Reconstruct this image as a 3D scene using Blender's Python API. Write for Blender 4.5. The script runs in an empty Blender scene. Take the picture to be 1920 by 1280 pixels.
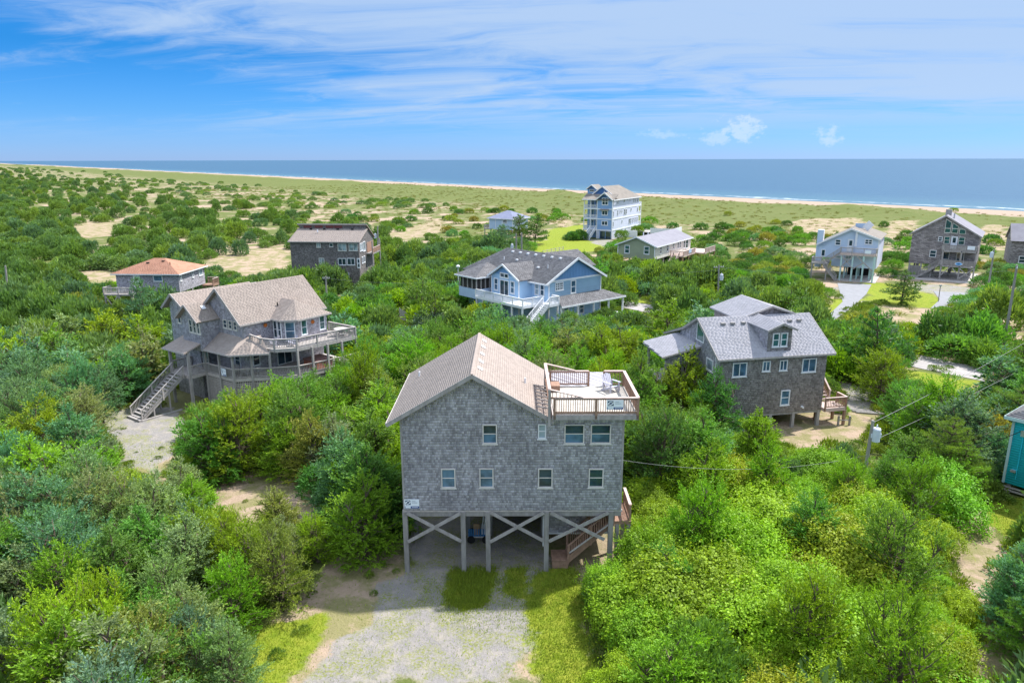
import bpy, math, random
import numpy as np
from mathutils import Vector, Matrix

# ------------------------------------------------------------------ camera, sky, sun, exposure
scene = bpy.context.scene
FPX, CAMH = 1340.0, 22.5
PITCH = math.atan((640 - 299) / FPX)
ROLL = math.radians(-0.13)
cam_data = bpy.data.cameras.new('camera')
cam_data.sensor_width = 36.0
cam_data.lens = FPX / 1920 * 36.0
cam_data.clip_start = 0.5
cam_data.clip_end = 150000
cam = bpy.data.objects.new('camera', cam_data)
scene.collection.objects.link(cam)
cam.matrix_world = (Matrix.Translation((0, 0, CAMH)) @ Matrix.Rotation(math.pi / 2 - PITCH, 4, 'X')
                    @ Matrix.Rotation(ROLL, 4, 'Z'))
scene.camera = cam

SUN_DIR = Vector((0.46, 0.25, 0.85)).normalized()
SUN_EL = math.asin(SUN_DIR.z)
SUN_ROT = math.atan2(SUN_DIR.x, SUN_DIR.y)
sun_data = bpy.data.lights.new('sun', 'SUN')
sun_data.energy = 2.8
sun_data.angle = math.radians(1.6)
sun_data.color = (1.0, 0.955, 0.90)
sun = bpy.data.objects.new('sun', sun_data)
scene.collection.objects.link(sun)
sun.rotation_euler = SUN_DIR.to_track_quat('Z', 'Y').to_euler()

scene.view_settings.view_transform = 'Standard'
scene.view_settings.look = 'None'
scene.view_settings.exposure = 1.45
scene.view_settings.gamma = 1.0
scene.view_settings.use_curve_mapping = False
SKY_STRENGTH = 0.15
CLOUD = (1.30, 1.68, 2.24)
SKY_OFF = (3.1, 7.4, 0.0)


class NT:
    """small helper for wiring shader nodes"""
    def __init__(s, tree):
        s.t = tree
        s.t.nodes.clear()

    def n(s, kind, **kw):
        nd = s.t.nodes.new(kind)
        for k, v in kw.items():
            setattr(nd, k, v)
        return nd

    def put(s, sock, v):
        if hasattr(v, 'is_output') or isinstance(v, bpy.types.NodeSocket):
            s.t.links.new(v, sock)
        elif isinstance(v, (int, float)):
            if sock.type == 'VECTOR':
                sock.default_value = (v, v, v)
            elif sock.type == 'RGBA':
                sock.default_value = (v, v, v, 1)
            else:
                sock.default_value = v
        else:
            v = tuple(v)
            if sock.type == 'RGBA' and len(v) == 3:
                v = v + (1,)
            sock.default_value = v

    def m(s, op, a, b=0.0, c=None, clamp=False):
        nd = s.n('ShaderNodeMath', operation=op, use_clamp=clamp)
        s.put(nd.inputs[0], a)
        s.put(nd.inputs[1], b)
        if c is not None:
            s.put(nd.inputs[2], c)
        return nd.outputs[0]

    def vm(s, op, a, b=(0, 0, 0)):
        nd = s.n('ShaderNodeVectorMath', operation=op)
        s.put(nd.inputs[0], a)
        s.put(nd.inputs[1], b)
        return nd.outputs[0]

    def step(s, x, a, b):
        nd = s.n('ShaderNodeMapRange', interpolation_type='SMOOTHSTEP')
        s.put(nd.inputs[0], x)
        nd.inputs[1].default_value = a
        nd.inputs[2].default_value = b
        return nd.outputs[0]

    def mix(s, f, a, b, mode='MIX'):
        nd = s.n('ShaderNodeMix', data_type='RGBA', blend_type=mode)
        s.put(nd.inputs[0], f)
        s.put(nd.inputs[6], a)
        s.put(nd.inputs[7], b)
        return nd.outputs[2]

    def noise(s, vec, scale, detail=3.0, rough=0.55, dist=0.0):
        nd = s.n('ShaderNodeTexNoise')
        if vec is not None:
            s.put(nd.inputs['Vector'], vec)
        nd.inputs['Scale'].default_value = scale
        nd.inputs['Detail'].default_value = detail
        nd.inputs['Roughness'].default_value = rough
        nd.inputs['Distortion'].default_value = dist
        return nd.outputs['Fac']

    def comb(s, x, y, z):
        nd = s.n('ShaderNodeCombineXYZ')
        s.put(nd.inputs[0], x)
        s.put(nd.inputs[1], y)
        s.put(nd.inputs[2], z)
        return nd.outputs[0]


def ray(px, py):
    """photo pixel (1920x1280) -> viewing direction"""
    x, y = (px - 960) / FPX, -(py - 640) / FPX
    c, s = math.cos(ROLL), math.sin(ROLL)
    x, y = c * x - s * y, s * x + c * y
    return np.array([x, math.cos(PITCH) + y * math.sin(PITCH), -math.sin(PITCH) + y * math.cos(PITCH)])


world = bpy.data.worlds.new('World')
scene.world = world
world.use_nodes = True
w = NT(world.node_tree)
sky = w.n('ShaderNodeTexSky', sky_type='NISHITA', sun_disc=False)
sky.sun_elevation = SUN_EL
sky.sun_rotation = SUN_ROT
sky.altitude = 0
sky.air_density = 1.0
sky.dust_density = 0.15
sky.ozone_density = 3.5
gen = w.n('ShaderNodeTexCoord').outputs['Generated']
sep = w.n('ShaderNodeSeparateXYZ')
w.put(sep.inputs[0], gen)
dx, dy, dz = sep.outputs
el = w.m('MAXIMUM', dz, 0.0)
# the clear sky tinted low down, left brighter overhead for fill: the photograph's deep, saturated blue
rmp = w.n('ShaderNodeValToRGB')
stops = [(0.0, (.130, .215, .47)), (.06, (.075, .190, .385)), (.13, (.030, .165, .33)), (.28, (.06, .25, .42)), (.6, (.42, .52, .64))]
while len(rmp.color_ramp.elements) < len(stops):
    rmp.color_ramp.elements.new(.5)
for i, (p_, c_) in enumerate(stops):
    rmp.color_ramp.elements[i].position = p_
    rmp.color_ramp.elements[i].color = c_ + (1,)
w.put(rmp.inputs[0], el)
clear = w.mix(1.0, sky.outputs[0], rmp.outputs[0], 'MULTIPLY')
# high cirrus on a flat layer overhead: direction projected on that layer
inv = w.m('DIVIDE', 1.0, w.m('ADD', el, 0.09))
cu = w.m('MULTIPLY', dx, inv)
cv = w.m('MULTIPLY', dy, inv)
warp = w.noise(w.comb(cu, cv, 2.0), 0.5, 3, 0.5)
streak = w.comb(w.m('ADD', w.m('MULTIPLY', cu, 0.45), w.m('MULTIPLY', warp, 1.5)),
                w.m('ADD', w.m('MULTIPLY', cv, 1.0), w.m('MULTIPLY', cu, 0.20)), 0.0)
n1 = w.noise(w.vm('ADD', streak, SKY_OFF), 0.62, 3, 0.5, 0.2)
n2 = w.noise(w.vm('ADD', streak, (1.7, 0.3, 4.0)), 2.4, 9, 0.64, 0.6)
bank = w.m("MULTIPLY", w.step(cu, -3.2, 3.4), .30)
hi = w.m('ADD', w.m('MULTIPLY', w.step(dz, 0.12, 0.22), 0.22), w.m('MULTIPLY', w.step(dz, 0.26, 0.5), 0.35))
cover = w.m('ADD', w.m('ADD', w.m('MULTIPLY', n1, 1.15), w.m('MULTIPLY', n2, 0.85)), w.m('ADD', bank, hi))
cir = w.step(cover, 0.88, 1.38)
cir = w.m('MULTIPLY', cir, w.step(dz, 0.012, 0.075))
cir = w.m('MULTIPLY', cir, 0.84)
cloud = w.mix(w.step(dz, .24, .62), CLOUD, (3.25, 3.65, 4.3))     # cloud made brighter high overhead, out of view, as added fill light
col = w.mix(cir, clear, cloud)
# two small cumulus heads low over the sea
hor = w.m('SQRT', w.m('ADD', w.m('MULTIPLY', dx, dx), w.m('MULTIPLY', dy, dy)))
ta = w.m('DIVIDE', dx, w.m('MAXIMUM', dy, 0.05))
te = w.m('DIVIDE', dz, hor)
cn = w.noise(w.comb(w.m('MULTIPLY', ta, 62), w.m('MULTIPLY', te, 90), 0.0), 1.0, 8, 0.66)
cum = None
for (px, py, wx, wy) in ((1392, 250, .036, .026), (1345, 262, .035, .016), (1555, 262, .022, .020), (1235, 255, .035, .010)):
    r = ray(px, py)
    a0, e0 = r[0] / r[1], r[2] / math.hypot(r[0], r[1])
    qa = w.m('DIVIDE', w.m('SUBTRACT', ta, a0), wx)
    qe = w.m('DIVIDE', w.m('SUBTRACT', te, e0), wy)
    d = w.m('SQRT', w.m('ADD', w.m('MULTIPLY', qa, qa), w.m('MULTIPLY', qe, qe)))
    v = w.m('SUBTRACT', w.m('MULTIPLY', cn, 3.4), w.m('ADD', d, w.m('MAXIMUM', w.m('MULTIPLY', qe, -.9), 0.0)))
    b = w.m('MULTIPLY', w.step(v, 0.75, 1.5), w.step(dy, 0.0, 0.05))
    b = w.m('MULTIPLY', b, {1392: .6, 1345: .45, 1555: .5, 1235: .35}[px])
    cum = b if cum is None else w.m('MAXIMUM', cum, b)
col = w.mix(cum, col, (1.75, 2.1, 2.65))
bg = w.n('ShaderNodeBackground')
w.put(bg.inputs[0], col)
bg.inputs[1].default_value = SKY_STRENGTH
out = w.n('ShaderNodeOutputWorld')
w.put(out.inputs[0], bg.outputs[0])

# ------------------------------------------------------------------ helpers
rng = np.random.default_rng(11)
random.seed(5)
SC = scene.collection.objects
S_N = np.array([.793, .609])          # towards the sea
S_T = np.array([-.609, .793])         # along the coast
SHORE = 382.0
SEA_Z = -1.2


def sst(x, a, b):
    t = np.clip((np.asarray(x, float) - a) / (b - a), 0, 1)
    return t * t * (3 - 2 * t)


def wob(x, y, f, seed=0.0):
    """cheap smooth pseudo noise, about -1..1"""
    x, y = np.asarray(x, float) * f, np.asarray(y, float) * f
    return (np.sin(x * 1.0 + 1.3 * np.sin(y * .7 + seed)) + np.sin(y * 1.1 + 1.7 * np.sin(x * .6 + 2 * seed) + seed)
            + .6 * np.sin(x * 2.3 + y * 1.9 + seed * 3) + .6 * np.sin(x * 1.7 - y * 2.6 + seed * 5)) / 3.2


def th(x, y):
    """ground height"""
    x, y = np.asarray(x, float), np.asarray(y, float)
    s = x * S_N[0] + y * S_N[1]
    t = x * S_T[0] + y * S_T[1]
    z = -0.9 * sst(-x, 14, 26) * (1 - sst(y, 130, 200))
    dune = sst(s, 190, 250)
    z = z + dune * (0.8 * wob(s, t, .085, 1.) + 0.6 * wob(s, t, .21, 2.) + .3)
    ridge = np.exp(-((s - 310 - 6 * wob(t, t, .02, 3.)) / 12.0) ** 2)
    z = z + ridge * (1.3 + 1.2 * wob(t, s, .06, 4.))
    z = z * (1 - sst(s, 318, 336)) + sst(s, 318, 336) * 0.5
    z = z - 1.7 * sst(s, 362, 383) - 3.3 * sst(s, 383, 440)
    return z


def ground(px, py):
    """photo pixel -> point on the ground"""
    r = ray(px, py)
    z = 0.0
    for _ in range(4):
        t = (z - CAMH) / r[2]
        p = r * t
        z = float(th(p[0], p[1]))
    return np.array([p[0], p[1], z])


def at_y(px, py, Y):
    r = ray(px, py)
    p = r * (Y / r[1])
    return np.array([p[0], p[1], CAMH + p[2]])


def project(p):
    p = np.atleast_2d(np.asarray(p, float)) - np.array([0, 0, CAMH])
    zc = p[:, 1] * math.cos(PITCH) - p[:, 2] * math.sin(PITCH)
    u = p[:, 1] * math.sin(PITCH) + p[:, 2] * math.cos(PITCH)
    zc = np.where(zc < .1, .1, zc)
    x, y = p[:, 0] / zc, u / zc
    c, s = math.cos(ROLL), math.sin(ROLL)
    return np.stack([960 + FPX * (c * x + s * y), 640 - FPX * (-s * x + c * y)], 1)


def inpoly(poly, x, y):
    x, y = np.asarray(x, float), np.asarray(y, float)
    c = np.zeros(x.shape, bool)
    n = len(poly)
    for i in range(n):
        (x1, y1), (x2, y2) = poly[i], poly[(i + 1) % n]
        if y1 == y2:
            continue
        k = ((y1 > y) != (y2 > y)) & (x < (x2 - x1) * (y - y1) / (y2 - y1) + x1)
        c ^= k
    return c


def polydist(poly, x, y):
    """signed distance, positive inside"""
    d = np.full(np.shape(x), 1e9)
    n = len(poly)
    for i in range(n):
        (x1, y1), (x2, y2) = poly[i], poly[(i + 1) % n]
        ex, ey = x2 - x1, y2 - y1
        t = np.clip(((x - x1) * ex + (y - y1) * ey) / (ex * ex + ey * ey + 1e-9), 0, 1)
        d = np.minimum(d, np.hypot(x - x1 - t * ex, y - y1 - t * ey))
    return np.where(inpoly(poly, x, y), d, -d)


# ------------------------------------------------------------------ materials
MATS = {}


def new_mat(name):
    m = bpy.data.materials.new(name)
    m.use_nodes = True
    MATS[name] = m
    return m, NT(m.node_tree)


def pmat(name, c1, c2=None, scale=3.0, rough=.75, bump=0.0, bscale=None, island=0.0, stretch=(1, 1, 1), spec=.3, metal=0.0,
         stain=0.0):
    m, t = new_mat(name)
    pos = t.n('ShaderNodeNewGeometry')
    vec = t.vm('MULTIPLY', pos.outputs['Position'], stretch)
    f = t.noise(vec, scale, 5, .6)
    f = t.step(f, .3, .7)
    c2 = c2 or tuple(x * .8 for x in c1)
    col = t.mix(f, c1, c2)
    if stain:
        g = t.step(t.noise(pos.outputs['Position'], .45, 4, .6), .42, .68)
        col = t.mix(t.m('MULTIPLY', g, stain), col, tuple(x * .55 for x in c1))
    if island:
        v = t.m('MULTIPLY_ADD', pos.outputs['Random Per Island'], 2 * island, 1 - island)
        col = t.mix(1.0, col, t.comb(v, v, v), 'MULTIPLY')
    p = t.n('ShaderNodeBsdfPrincipled')
    t.put(p.inputs['Base Color'], col)
    p.inputs['Roughness'].default_value = rough
    p.inputs['Specular IOR Level'].default_value = spec
    p.inputs['Metallic'].default_value = metal
    if bump:
        b = t.n('ShaderNodeBump')
        b.inputs['Strength'].default_value = bump
        b.inputs['Distance'].default_value = .02
        t.put(b.inputs['Height'], t.noise(vec, bscale or scale * 6, 4, .6))
        t.put(p.inputs['Normal'], b.outputs[0])
    o = t.n('ShaderNodeOutputMaterial')
    t.put(o.inputs[0], p.outputs[0])
    return m


def shingle_mat(name, c1, c2, rowh=.16, wid=.15, rough=.85, vary=.35):
    """weathered shingles as colour and fine relief, rows by height"""
    m, t = new_mat(name)
    pos = t.n('ShaderNodeNewGeometry').outputs['Position']
    sp = t.n('ShaderNodeSeparateXYZ')
    t.put(sp.inputs[0], pos)
    h = t.m('ADD', sp.outputs[0], t.m('MULTIPLY', sp.outputs[1], .83))
    br = t.n('ShaderNodeTexBrick')
    t.put(br.inputs['Vector'], t.comb(h, sp.outputs[2], 0.0))
    br.inputs['Scale'].default_value = 1.0
    br.inputs['Brick Width'].default_value = wid
    br.inputs['Row Height'].default_value = rowh
    br.inputs['Mortar Size'].default_value = .008
    br.inputs['Color1'].default_value = tuple(x * (1 + vary) for x in c1) + (1,)
    br.inputs['Color2'].default_value = tuple(x * (1 - vary) for x in c2) + (1,)
    br.inputs['Mortar'].default_value = tuple(x * .35 for x in c1) + (1,)
    g = t.step(t.noise(pos, .6, 5, .6), .35, .7)
    col = t.mix(t.m('MULTIPLY', g, .5), br.outputs['Color'], tuple(x * .7 for x in c2))
    p = t.n('ShaderNodeBsdfPrincipled')
    t.put(p.inputs['Base Color'], col)
    p.inputs['Roughness'].default_value = rough
    b = t.n('ShaderNodeBump')
    b.inputs['Strength'].default_value = .6
    b.inputs['Distance'].default_value = .02
    t.put(b.inputs['Height'], t.m('ADD', br.outputs['Fac'], t.noise(pos, 20, 3)))
    b.invert = True
    t.put(p.inputs['Normal'], b.outputs[0])
    o = t.n('ShaderNodeOutputMaterial')
    t.put(o.inputs[0], p.outputs[0])
    return m


def glass_mat(name, c, rough=.03):
    m, t = new_mat(name)
    pos = t.n('ShaderNodeNewGeometry')
    f = t.step(t.noise(pos.outputs['Position'], 1.1, 3), .35, .65)
    col = t.mix(f, c, tuple(x * .45 for x in c))
    v = t.m('MULTIPLY_ADD', pos.outputs['Random Per Island'], .5, .75)
    col = t.mix(1.0, col, t.comb(v, v, v), 'MULTIPLY')
    p = t.n('ShaderNodeBsdfPrincipled')
    t.put(p.inputs['Base Color'], col)
    p.inputs['Roughness'].default_value = rough
    p.inputs['Specular IOR Level'].default_value = .7
    o = t.n('ShaderNodeOutputMaterial')
    t.put(o.inputs[0], p.outputs[0])
    return m


def leaf_mat(name, ramp=None, trans=.34, vary=.22):
    """foliage: colour from the object (one tint per plant) or, for a mass, from a ramp over its clumps"""
    m, t = new_mat(name)
    oi = t.n('ShaderNodeObjectInfo')
    geo = t.n('ShaderNodeNewGeometry')
    at = t.n('ShaderNodeAttribute', attribute_name='clump')
    if ramp:
        r = t.n('ShaderNodeValToRGB')
        while len(r.color_ramp.elements) < len(ramp):
            r.color_ramp.elements.new(.5)
        for i, c in enumerate(ramp):
            r.color_ramp.elements[i].position = i / (len(ramp) - 1)
            r.color_ramp.elements[i].color = tuple(c) + (1,)
        t.put(r.inputs[0], oi.outputs['Random'])
        base = r.outputs[0]
    else:
        base = oi.outputs['Color']
    v = t.m('MULTIPLY_ADD', geo.outputs['Random Per Island'], 2 * vary, 1 - vary)
    v = t.m('MULTIPLY', v, t.m('MULTIPLY_ADD', at.outputs['Fac'], .5, .75))
    col = t.mix(1.0, base, t.comb(v, v, v), 'MULTIPLY')
    warm = t.mix(1.0, col, (1.25, 1.16, .6), 'MULTIPLY')
    col = t.mix(t.m('MULTIPLY', t.step(at.outputs['Fac'], .55, 1.0), .7), col, warm)
    p = t.n('ShaderNodeBsdfPrincipled')
    t.put(p.inputs['Base Color'], col)
    p.inputs['Roughness'].default_value = .55
    p.inputs['Specular IOR Level'].default_value = .25
    tr = t.n('ShaderNodeBsdfTranslucent')
    t.put(tr.inputs[0], t.mix(1.0, col, (1.5, 1.45, .6), 'MULTIPLY'))
    mx = t.n('ShaderNodeMixShader')
    mx.inputs[0].default_value = trans
    t.put(mx.inputs[1], p.outputs[0])
    t.put(mx.inputs[2], tr.outputs[0])
    o = t.n('ShaderNodeOutputMaterial')
    t.put(o.inputs[0], mx.outputs[0])
    return m


M = {}
M['shingle'] = pmat('weathered_shingle', (.48, .465, .525), (.365, .35, .395), 2.6, .9, .3, 30, island=.30, stain=.35, stretch=(1, 1, .22))
M['shingle_b'] = pmat('brown_shingle', (.345, .315, .33), (.25, .225, .235), 2.2, .9, .3, 30, island=.30, stain=.35)
M['shingle_w'] = shingle_mat('weathered_shingle_wall', (.39, .38, .425), (.31, .30, .335))
M['shingle_d'] = shingle_mat('dark_shingle_wall', (.20, .18, .175), (.15, .135, .13), .2, .2)
M['shingle_m'] = shingle_mat('grey_brown_shingle_wall', (.29, .26, .255), (.23, .205, .20), .2, .2)
M['wood_grey'] = pmat('grey_weathered_wood', (.38, .36, .35), (.27, .25, .24), 4, .85, .3, 25, stretch=(1, 1, .3))
M['wood_pale'] = pmat('pale_weathered_wood', (.47, .43, .41), (.35, .32, .30), 4, .85, .3, 25)
M['wood_post'] = pmat('dark_grey_pile', (.31, .295, .285), (.21, .20, .19), 4, .85, .4, 25, stretch=(1, 1, .25))
M['wood_red'] = pmat('reddish_stained_wood', (.35, .22, .16), (.25, .155, .11), 4, .8, .3, 25)
M['wood_pink'] = pmat('faded_pinkish_wood', (.56, .45, .41), (.44, .34, .30), 4, .8, .2, 25)
M['wood_gold'] = pmat('honey_wood', (.38, .25, .15), (.27, .17, .1), 4, .8, .2, 25)
M['deck_pale'] = pmat('pale_deck_board', (.50, .47, .42), (.40, .37, .33), 3, .85, .2, 25)
M['roof_tan'] = pmat('tan_roof_shingle', (.365, .305, .268), (.32, .267, .235), 1.5, .92, .2, 60, island=.07, stain=.12)
M['roof_grey'] = pmat('light_grey_roof_shingle', (.40, .39, .42), (.34, .335, .36), 1.5, .92, .2, 60, island=.06, stain=.08)
M['roof_dark'] = pmat('charcoal_roof_shingle', (.19, .185, .19), (.145, .142, .147), 1.5, .92, .2, 60, island=.22, stain=.15)
M['roof_warm'] = pmat('warm_grey_roof', (.24, .215, .19), (.19, .17, .15), .8, .92, .2, 30, stain=.2)
M['roof_orange'] = pmat('orange_roof', (.47, .245, .165), (.38, .19, .125), 1.2, .9, .2, 30, stain=.25)
M['roof_blue'] = pmat('blue_grey_roof', (.19, .21, .30), (.155, .17, .25), .8, .9, .2, 30)
M['roof_slate'] = pmat('slate_grey_roof', (.24, .235, .27), (.20, .195, .225), .8, .9, .2, 30)
M['white'] = pmat('white_paint', (.78, .79, .81), (.70, .71, .74), 2, .5, .05)
M['cream'] = pmat('cream_paint', (.66, .64, .58), (.56, .54, .49), 2, .6, .05)
M['tan_trim'] = pmat('tan_window_trim', (.66, .63, .60), (.56, .53, .50), 2, .6)
M['blue'] = pmat('sky_blue_siding', (.37, .55, .75), (.35, .52, .71), 1, .6, .05, island=.06)
M['blue_gable'] = pmat('blue_gable_board', (.17, .32, .56), (.15, .29, .51), 1, .6, .05)
M['blue_pale'] = pmat('pale_blue_siding', (.44, .56, .72), (.40, .52, .68), 1, .6, .05)
M['blue_mid'] = pmat('cornflower_siding', (.22, .36, .60), (.2, .33, .55), 1, .6, .05)
M['blue_light'] = pmat('light_blue_siding', (.53, .63, .77), (.49, .59, .73), 1, .6, .05)
M['blue_deep'] = pmat('deep_blue_gable', (.06, .15, .34), (.05, .13, .3), 1, .6, .05)
M['lilac'] = pmat('pale_lilac_siding', (.60, .63, .74), (.54, .57, .68), 1, .6, .05)
M['teal'] = pmat('turquoise_siding', (.025, .56, .68), (.025, .51, .62), 1, .55, .05)
M['mint'] = pmat('mint_paint', (.42, .58, .56), (.37, .52, .5), 1, .6)
M['sage'] = pmat('sage_siding', (.33, .36, .25), (.29, .32, .22), 1, .7, .05)
M['glass'] = glass_mat('dark_window_glass', (.030, .065, .095))
M['glass_b'] = glass_mat('blue_blind_glass', (.10, .20, .30), .08)
M['glass_c'] = glass_mat('curtained_glass', (.34, .43, .47), .12)
M['glass_g'] = glass_mat('teal_window_glass', (.05, .15, .15))
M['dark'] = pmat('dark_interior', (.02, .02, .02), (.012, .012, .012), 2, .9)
M['screen'] = pmat('insect_screen', (.055, .05, .045), (.04, .036, .033), 2, .8)
M['metal'] = pmat('galvanised_metal', (.50, .52, .55), (.42, .44, .47), 3, .4, metal=.6)
M['transformer'] = pmat('transformer_paint', (.62, .66, .74), (.55, .59, .67), 3, .45)
M['wire'] = pmat('wire', (.30, .30, .30), (.25, .25, .25), 3, .6)
M['pole'] = pmat('utility_pole_wood', (.33, .31, .29), (.25, .23, .215), 5, .9, .3, 30, stretch=(1, 1, .2))
M['sign_white'] = pmat('sign_white', (.78, .83, .88), (.74, .79, .84), 1, .4)
M['sign_navy'] = pmat('sign_navy', (.012, .05, .12), (.012, .045, .11), 1, .4)
M['sign_blue'] = pmat('sign_blue', (.02, .06, .25), (.02, .055, .22), 1, .4)
M['sign_sky'] = pmat('sign_sky', (.15, .40, .75), (.13, .36, .7), 1, .4)
M['sign_grey'] = pmat('sign_grey', (.42, .47, .54), (.4, .44, .5), 1, .4)
M['orange'] = pmat('orange_paint', (.55, .16, .03), (.45, .12, .02), 4, .5)
M['terracotta'] = pmat('terracotta', (.46, .17, .10), (.36, .13, .08), 3, .7)
M['tubcover'] = pmat('tub_cover', (.30, .17, .155), (.26, .145, .13), 3, .6)
M['plastic'] = pmat('white_plastic', (.72, .74, .76), (.66, .68, .70), 2, .4)
M['chairgrey'] = pmat('lilac_grey_chair', (.48, .48, .56), (.40, .40, .47), 5, .7)
M['bluepaint'] = pmat('blue_cart_paint', (.05, .18, .40), (.04, .15, .33), 3, .5)
M['bark'] = pmat('bark', (.14, .105, .08), (.09, .07, .055), 6, .95, .5, 20)
M['bark_grey'] = pmat('grey_bark', (.28, .25, .23), (.20, .18, .165), 6, .95, .5, 20)
M['red'] = pmat('faded_red_panel', (.22, .06, .06), (.18, .05, .05), 3, .7)
M['leaf'] = leaf_mat('foliage')
M['leaf_mass'] = leaf_mat('foliage_mass', [(.095, .19, .06), (.14, .245, .05), (.10, .195, .105), (.19, .29, .05), (.115, .21, .07)])
M['leaf_low'] = leaf_mat('undergrowth_foliage', [(.08, .16, .03), (.14, .22, .03), (.17, .24, .03), (.11, .18, .04)])
M['dune_grass'] = leaf_mat('dune_grass_blades', [(.175, .185, .055), (.205, .205, .07), (.16, .175, .05), (.19, .195, .06)], .3, .12)
M['blade'] = leaf_mat('grass_blade', [(.19, .265, .025), (.19, .265, .025)], .35, .35)


# ------------------------------------------------------------------ mesh building
class MB:
    def __init__(s):
        s.v, s.f = [], []

    def add(s, vs, fs):
        o = len(s.v)
        s.v += [tuple(map(float, p)) for p in vs]
        s.f += [tuple(i + o for i in f) for f in fs]
        return s

    def box(s, lo, hi):
        (a, b, c), (d, e, f) = lo, hi
        return s.add([(a, b, c), (d, b, c), (d, e, c), (a, e, c), (a, b, f), (d, b, f), (d, e, f), (a, e, f)],
                     [(0, 3, 2, 1), (4, 5, 6, 7), (0, 1, 5, 4), (1, 2, 6, 5), (2, 3, 7, 6), (3, 0, 4, 7)])

    def obox(s, o, u, v, n, ur, vr, nr):
        o, u, v, n = map(np.asarray, (o, u, v, n))
        P = [o + u * a + v * b + n * c for c in nr for (a, b) in ((ur[0], vr[0]), (ur[1], vr[0]), (ur[1], vr[1]), (ur[0], vr[1]))]
        return s.add(P, [(0, 3, 2, 1), (4, 5, 6, 7), (0, 1, 5, 4), (1, 2, 6, 5), (2, 3, 7, 6), (3, 0, 4, 7)])

    def prism(s, pts, vec):
        n = len(pts)
        vec = np.asarray(vec, float)
        P = [np.asarray(p, float) for p in pts]
        Q = [p + vec for p in P]
        return s.add(P + Q, [tuple(range(n))[::-1], tuple(range(n, 2 * n))] + [(i, (i + 1) % n, n + (i + 1) % n, n + i) for i in range(n)])

    def tube(s, pts, rad, k=6, cap=True):
        pts = [np.asarray(p, float) for p in pts]
        o = len(s.v)
        m = len(pts)
        for i, p in enumerate(pts):
            d = pts[min(i + 1, m - 1)] - pts[max(i - 1, 0)]
            d = d / (np.linalg.norm(d) + 1e-9)
            a = np.cross(d, (0, 0, 1) if abs(d[2]) < .9 else (1, 0, 0))
            a /= np.linalg.norm(a)
            b = np.cross(d, a)
            r = rad[i] if hasattr(rad, '__len__') else rad
            for j in range(k):
                t = 2 * math.pi * j / k
                s.v.append(tuple(p + (a * math.cos(t) + b * math.sin(t)) * r))
        for i in range(m - 1):
            for j in range(k):
                s.f.append((o + i * k + j, o + i * k + (j + 1) % k, o + (i + 1) * k + (j + 1) % k, o + (i + 1) * k + j))
        if cap:
            s.f.append(tuple(o + j for j in range(k))[::-1])
            s.f.append(tuple(o + (m - 1) * k + j for j in range(k)))
        return s

    def mesh(s, name, mat):
        me = bpy.data.meshes.new(name)
        me.from_pydata(s.v, [], s.f)
        if mat:
            me.materials.append(M[mat] if isinstance(mat, str) else mat)
        return me

    def build(s, name, mat, parent=None, smooth=False):
        me = s.mesh(name, mat)
        if smooth:
            me.polygons.foreach_set('use_smooth', [True] * len(me.polygons))
        return link(name, me, parent)


def link(name, data, parent=None):
    o = bpy.data.objects.new(name, data)
    SC.link(o)
    if parent is not None:
        o.parent = parent
    return o


def tag(o, label=None, cat=None, group=None, kind=None):
    if label:
        o['label'] = label
    if cat:
        o['category'] = cat
    if group:
        o['group'] = group
    if kind:
        o['kind'] = kind
    return o


def empty(name, loc, yaw, label, cat, group=None):
    o = link(name, None)
    o.empty_display_size = .3
    o.location = loc
    o.rotation_euler = (0, 0, math.radians(yaw))
    return tag(o, label, cat, group)


_UB = {}


def ubox(mat):
    if mat not in _UB:
        _UB[mat] = MB().box((-.5, -.5, -.5), (.5, .5, .5)).mesh('board_' + mat, mat)
    return _UB[mat]


def blk(name, par, mat, lo, hi):
    o = link(name, ubox(mat), par)
    lo, hi = np.asarray(lo, float), np.asarray(hi, float)
    o.location = (lo + hi) / 2
    o.scale = hi - lo
    return o


def bar(name, par, mat, p, q, w, h, up=(0, 0, 1)):
    """straight timber from p to q, w wide, h deep"""
    p, q = Vector(p), Vector(q)
    d = q - p
    L = d.length
    x = d / L
    upv = Vector(up)
    if abs(x.dot(upv)) > .95:
        upv = Vector((0, 1, 0))
    y = upv.cross(x).normalized()
    z = x.cross(y)
    o = link(name, ubox(mat), par)
    o.matrix_local = Matrix.Translation((p + q) / 2) @ Matrix((x, y, z)).transposed().to_4x4() @ Matrix.Diagonal((L, w, h, 1))
    return o


class Face:
    """a wall plane: o + u*U + z*Z, outward normal n"""
    def __init__(s, o, u, n):
        s.o, s.u, s.n = np.array(o, float), np.array(u, float), np.array(n, float)
        s.z = np.array([0, 0, 1.0])

    def p(s, u, z, d=0.0):
        return s.o + s.u * u + s.z * z + s.n * d


def FY(y):
    return Face((0, y, 0), (1, 0, 0), (0, -1, 0))     # faces -y, u = x


def FXp(x):
    return Face((x, 0, 0), (0, 1, 0), (1, 0, 0))      # faces +x, u = y


def FXm(x):
    return Face((x, 0, 0), (0, 1, 0), (-1, 0, 0))     # faces -x, u = y


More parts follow.
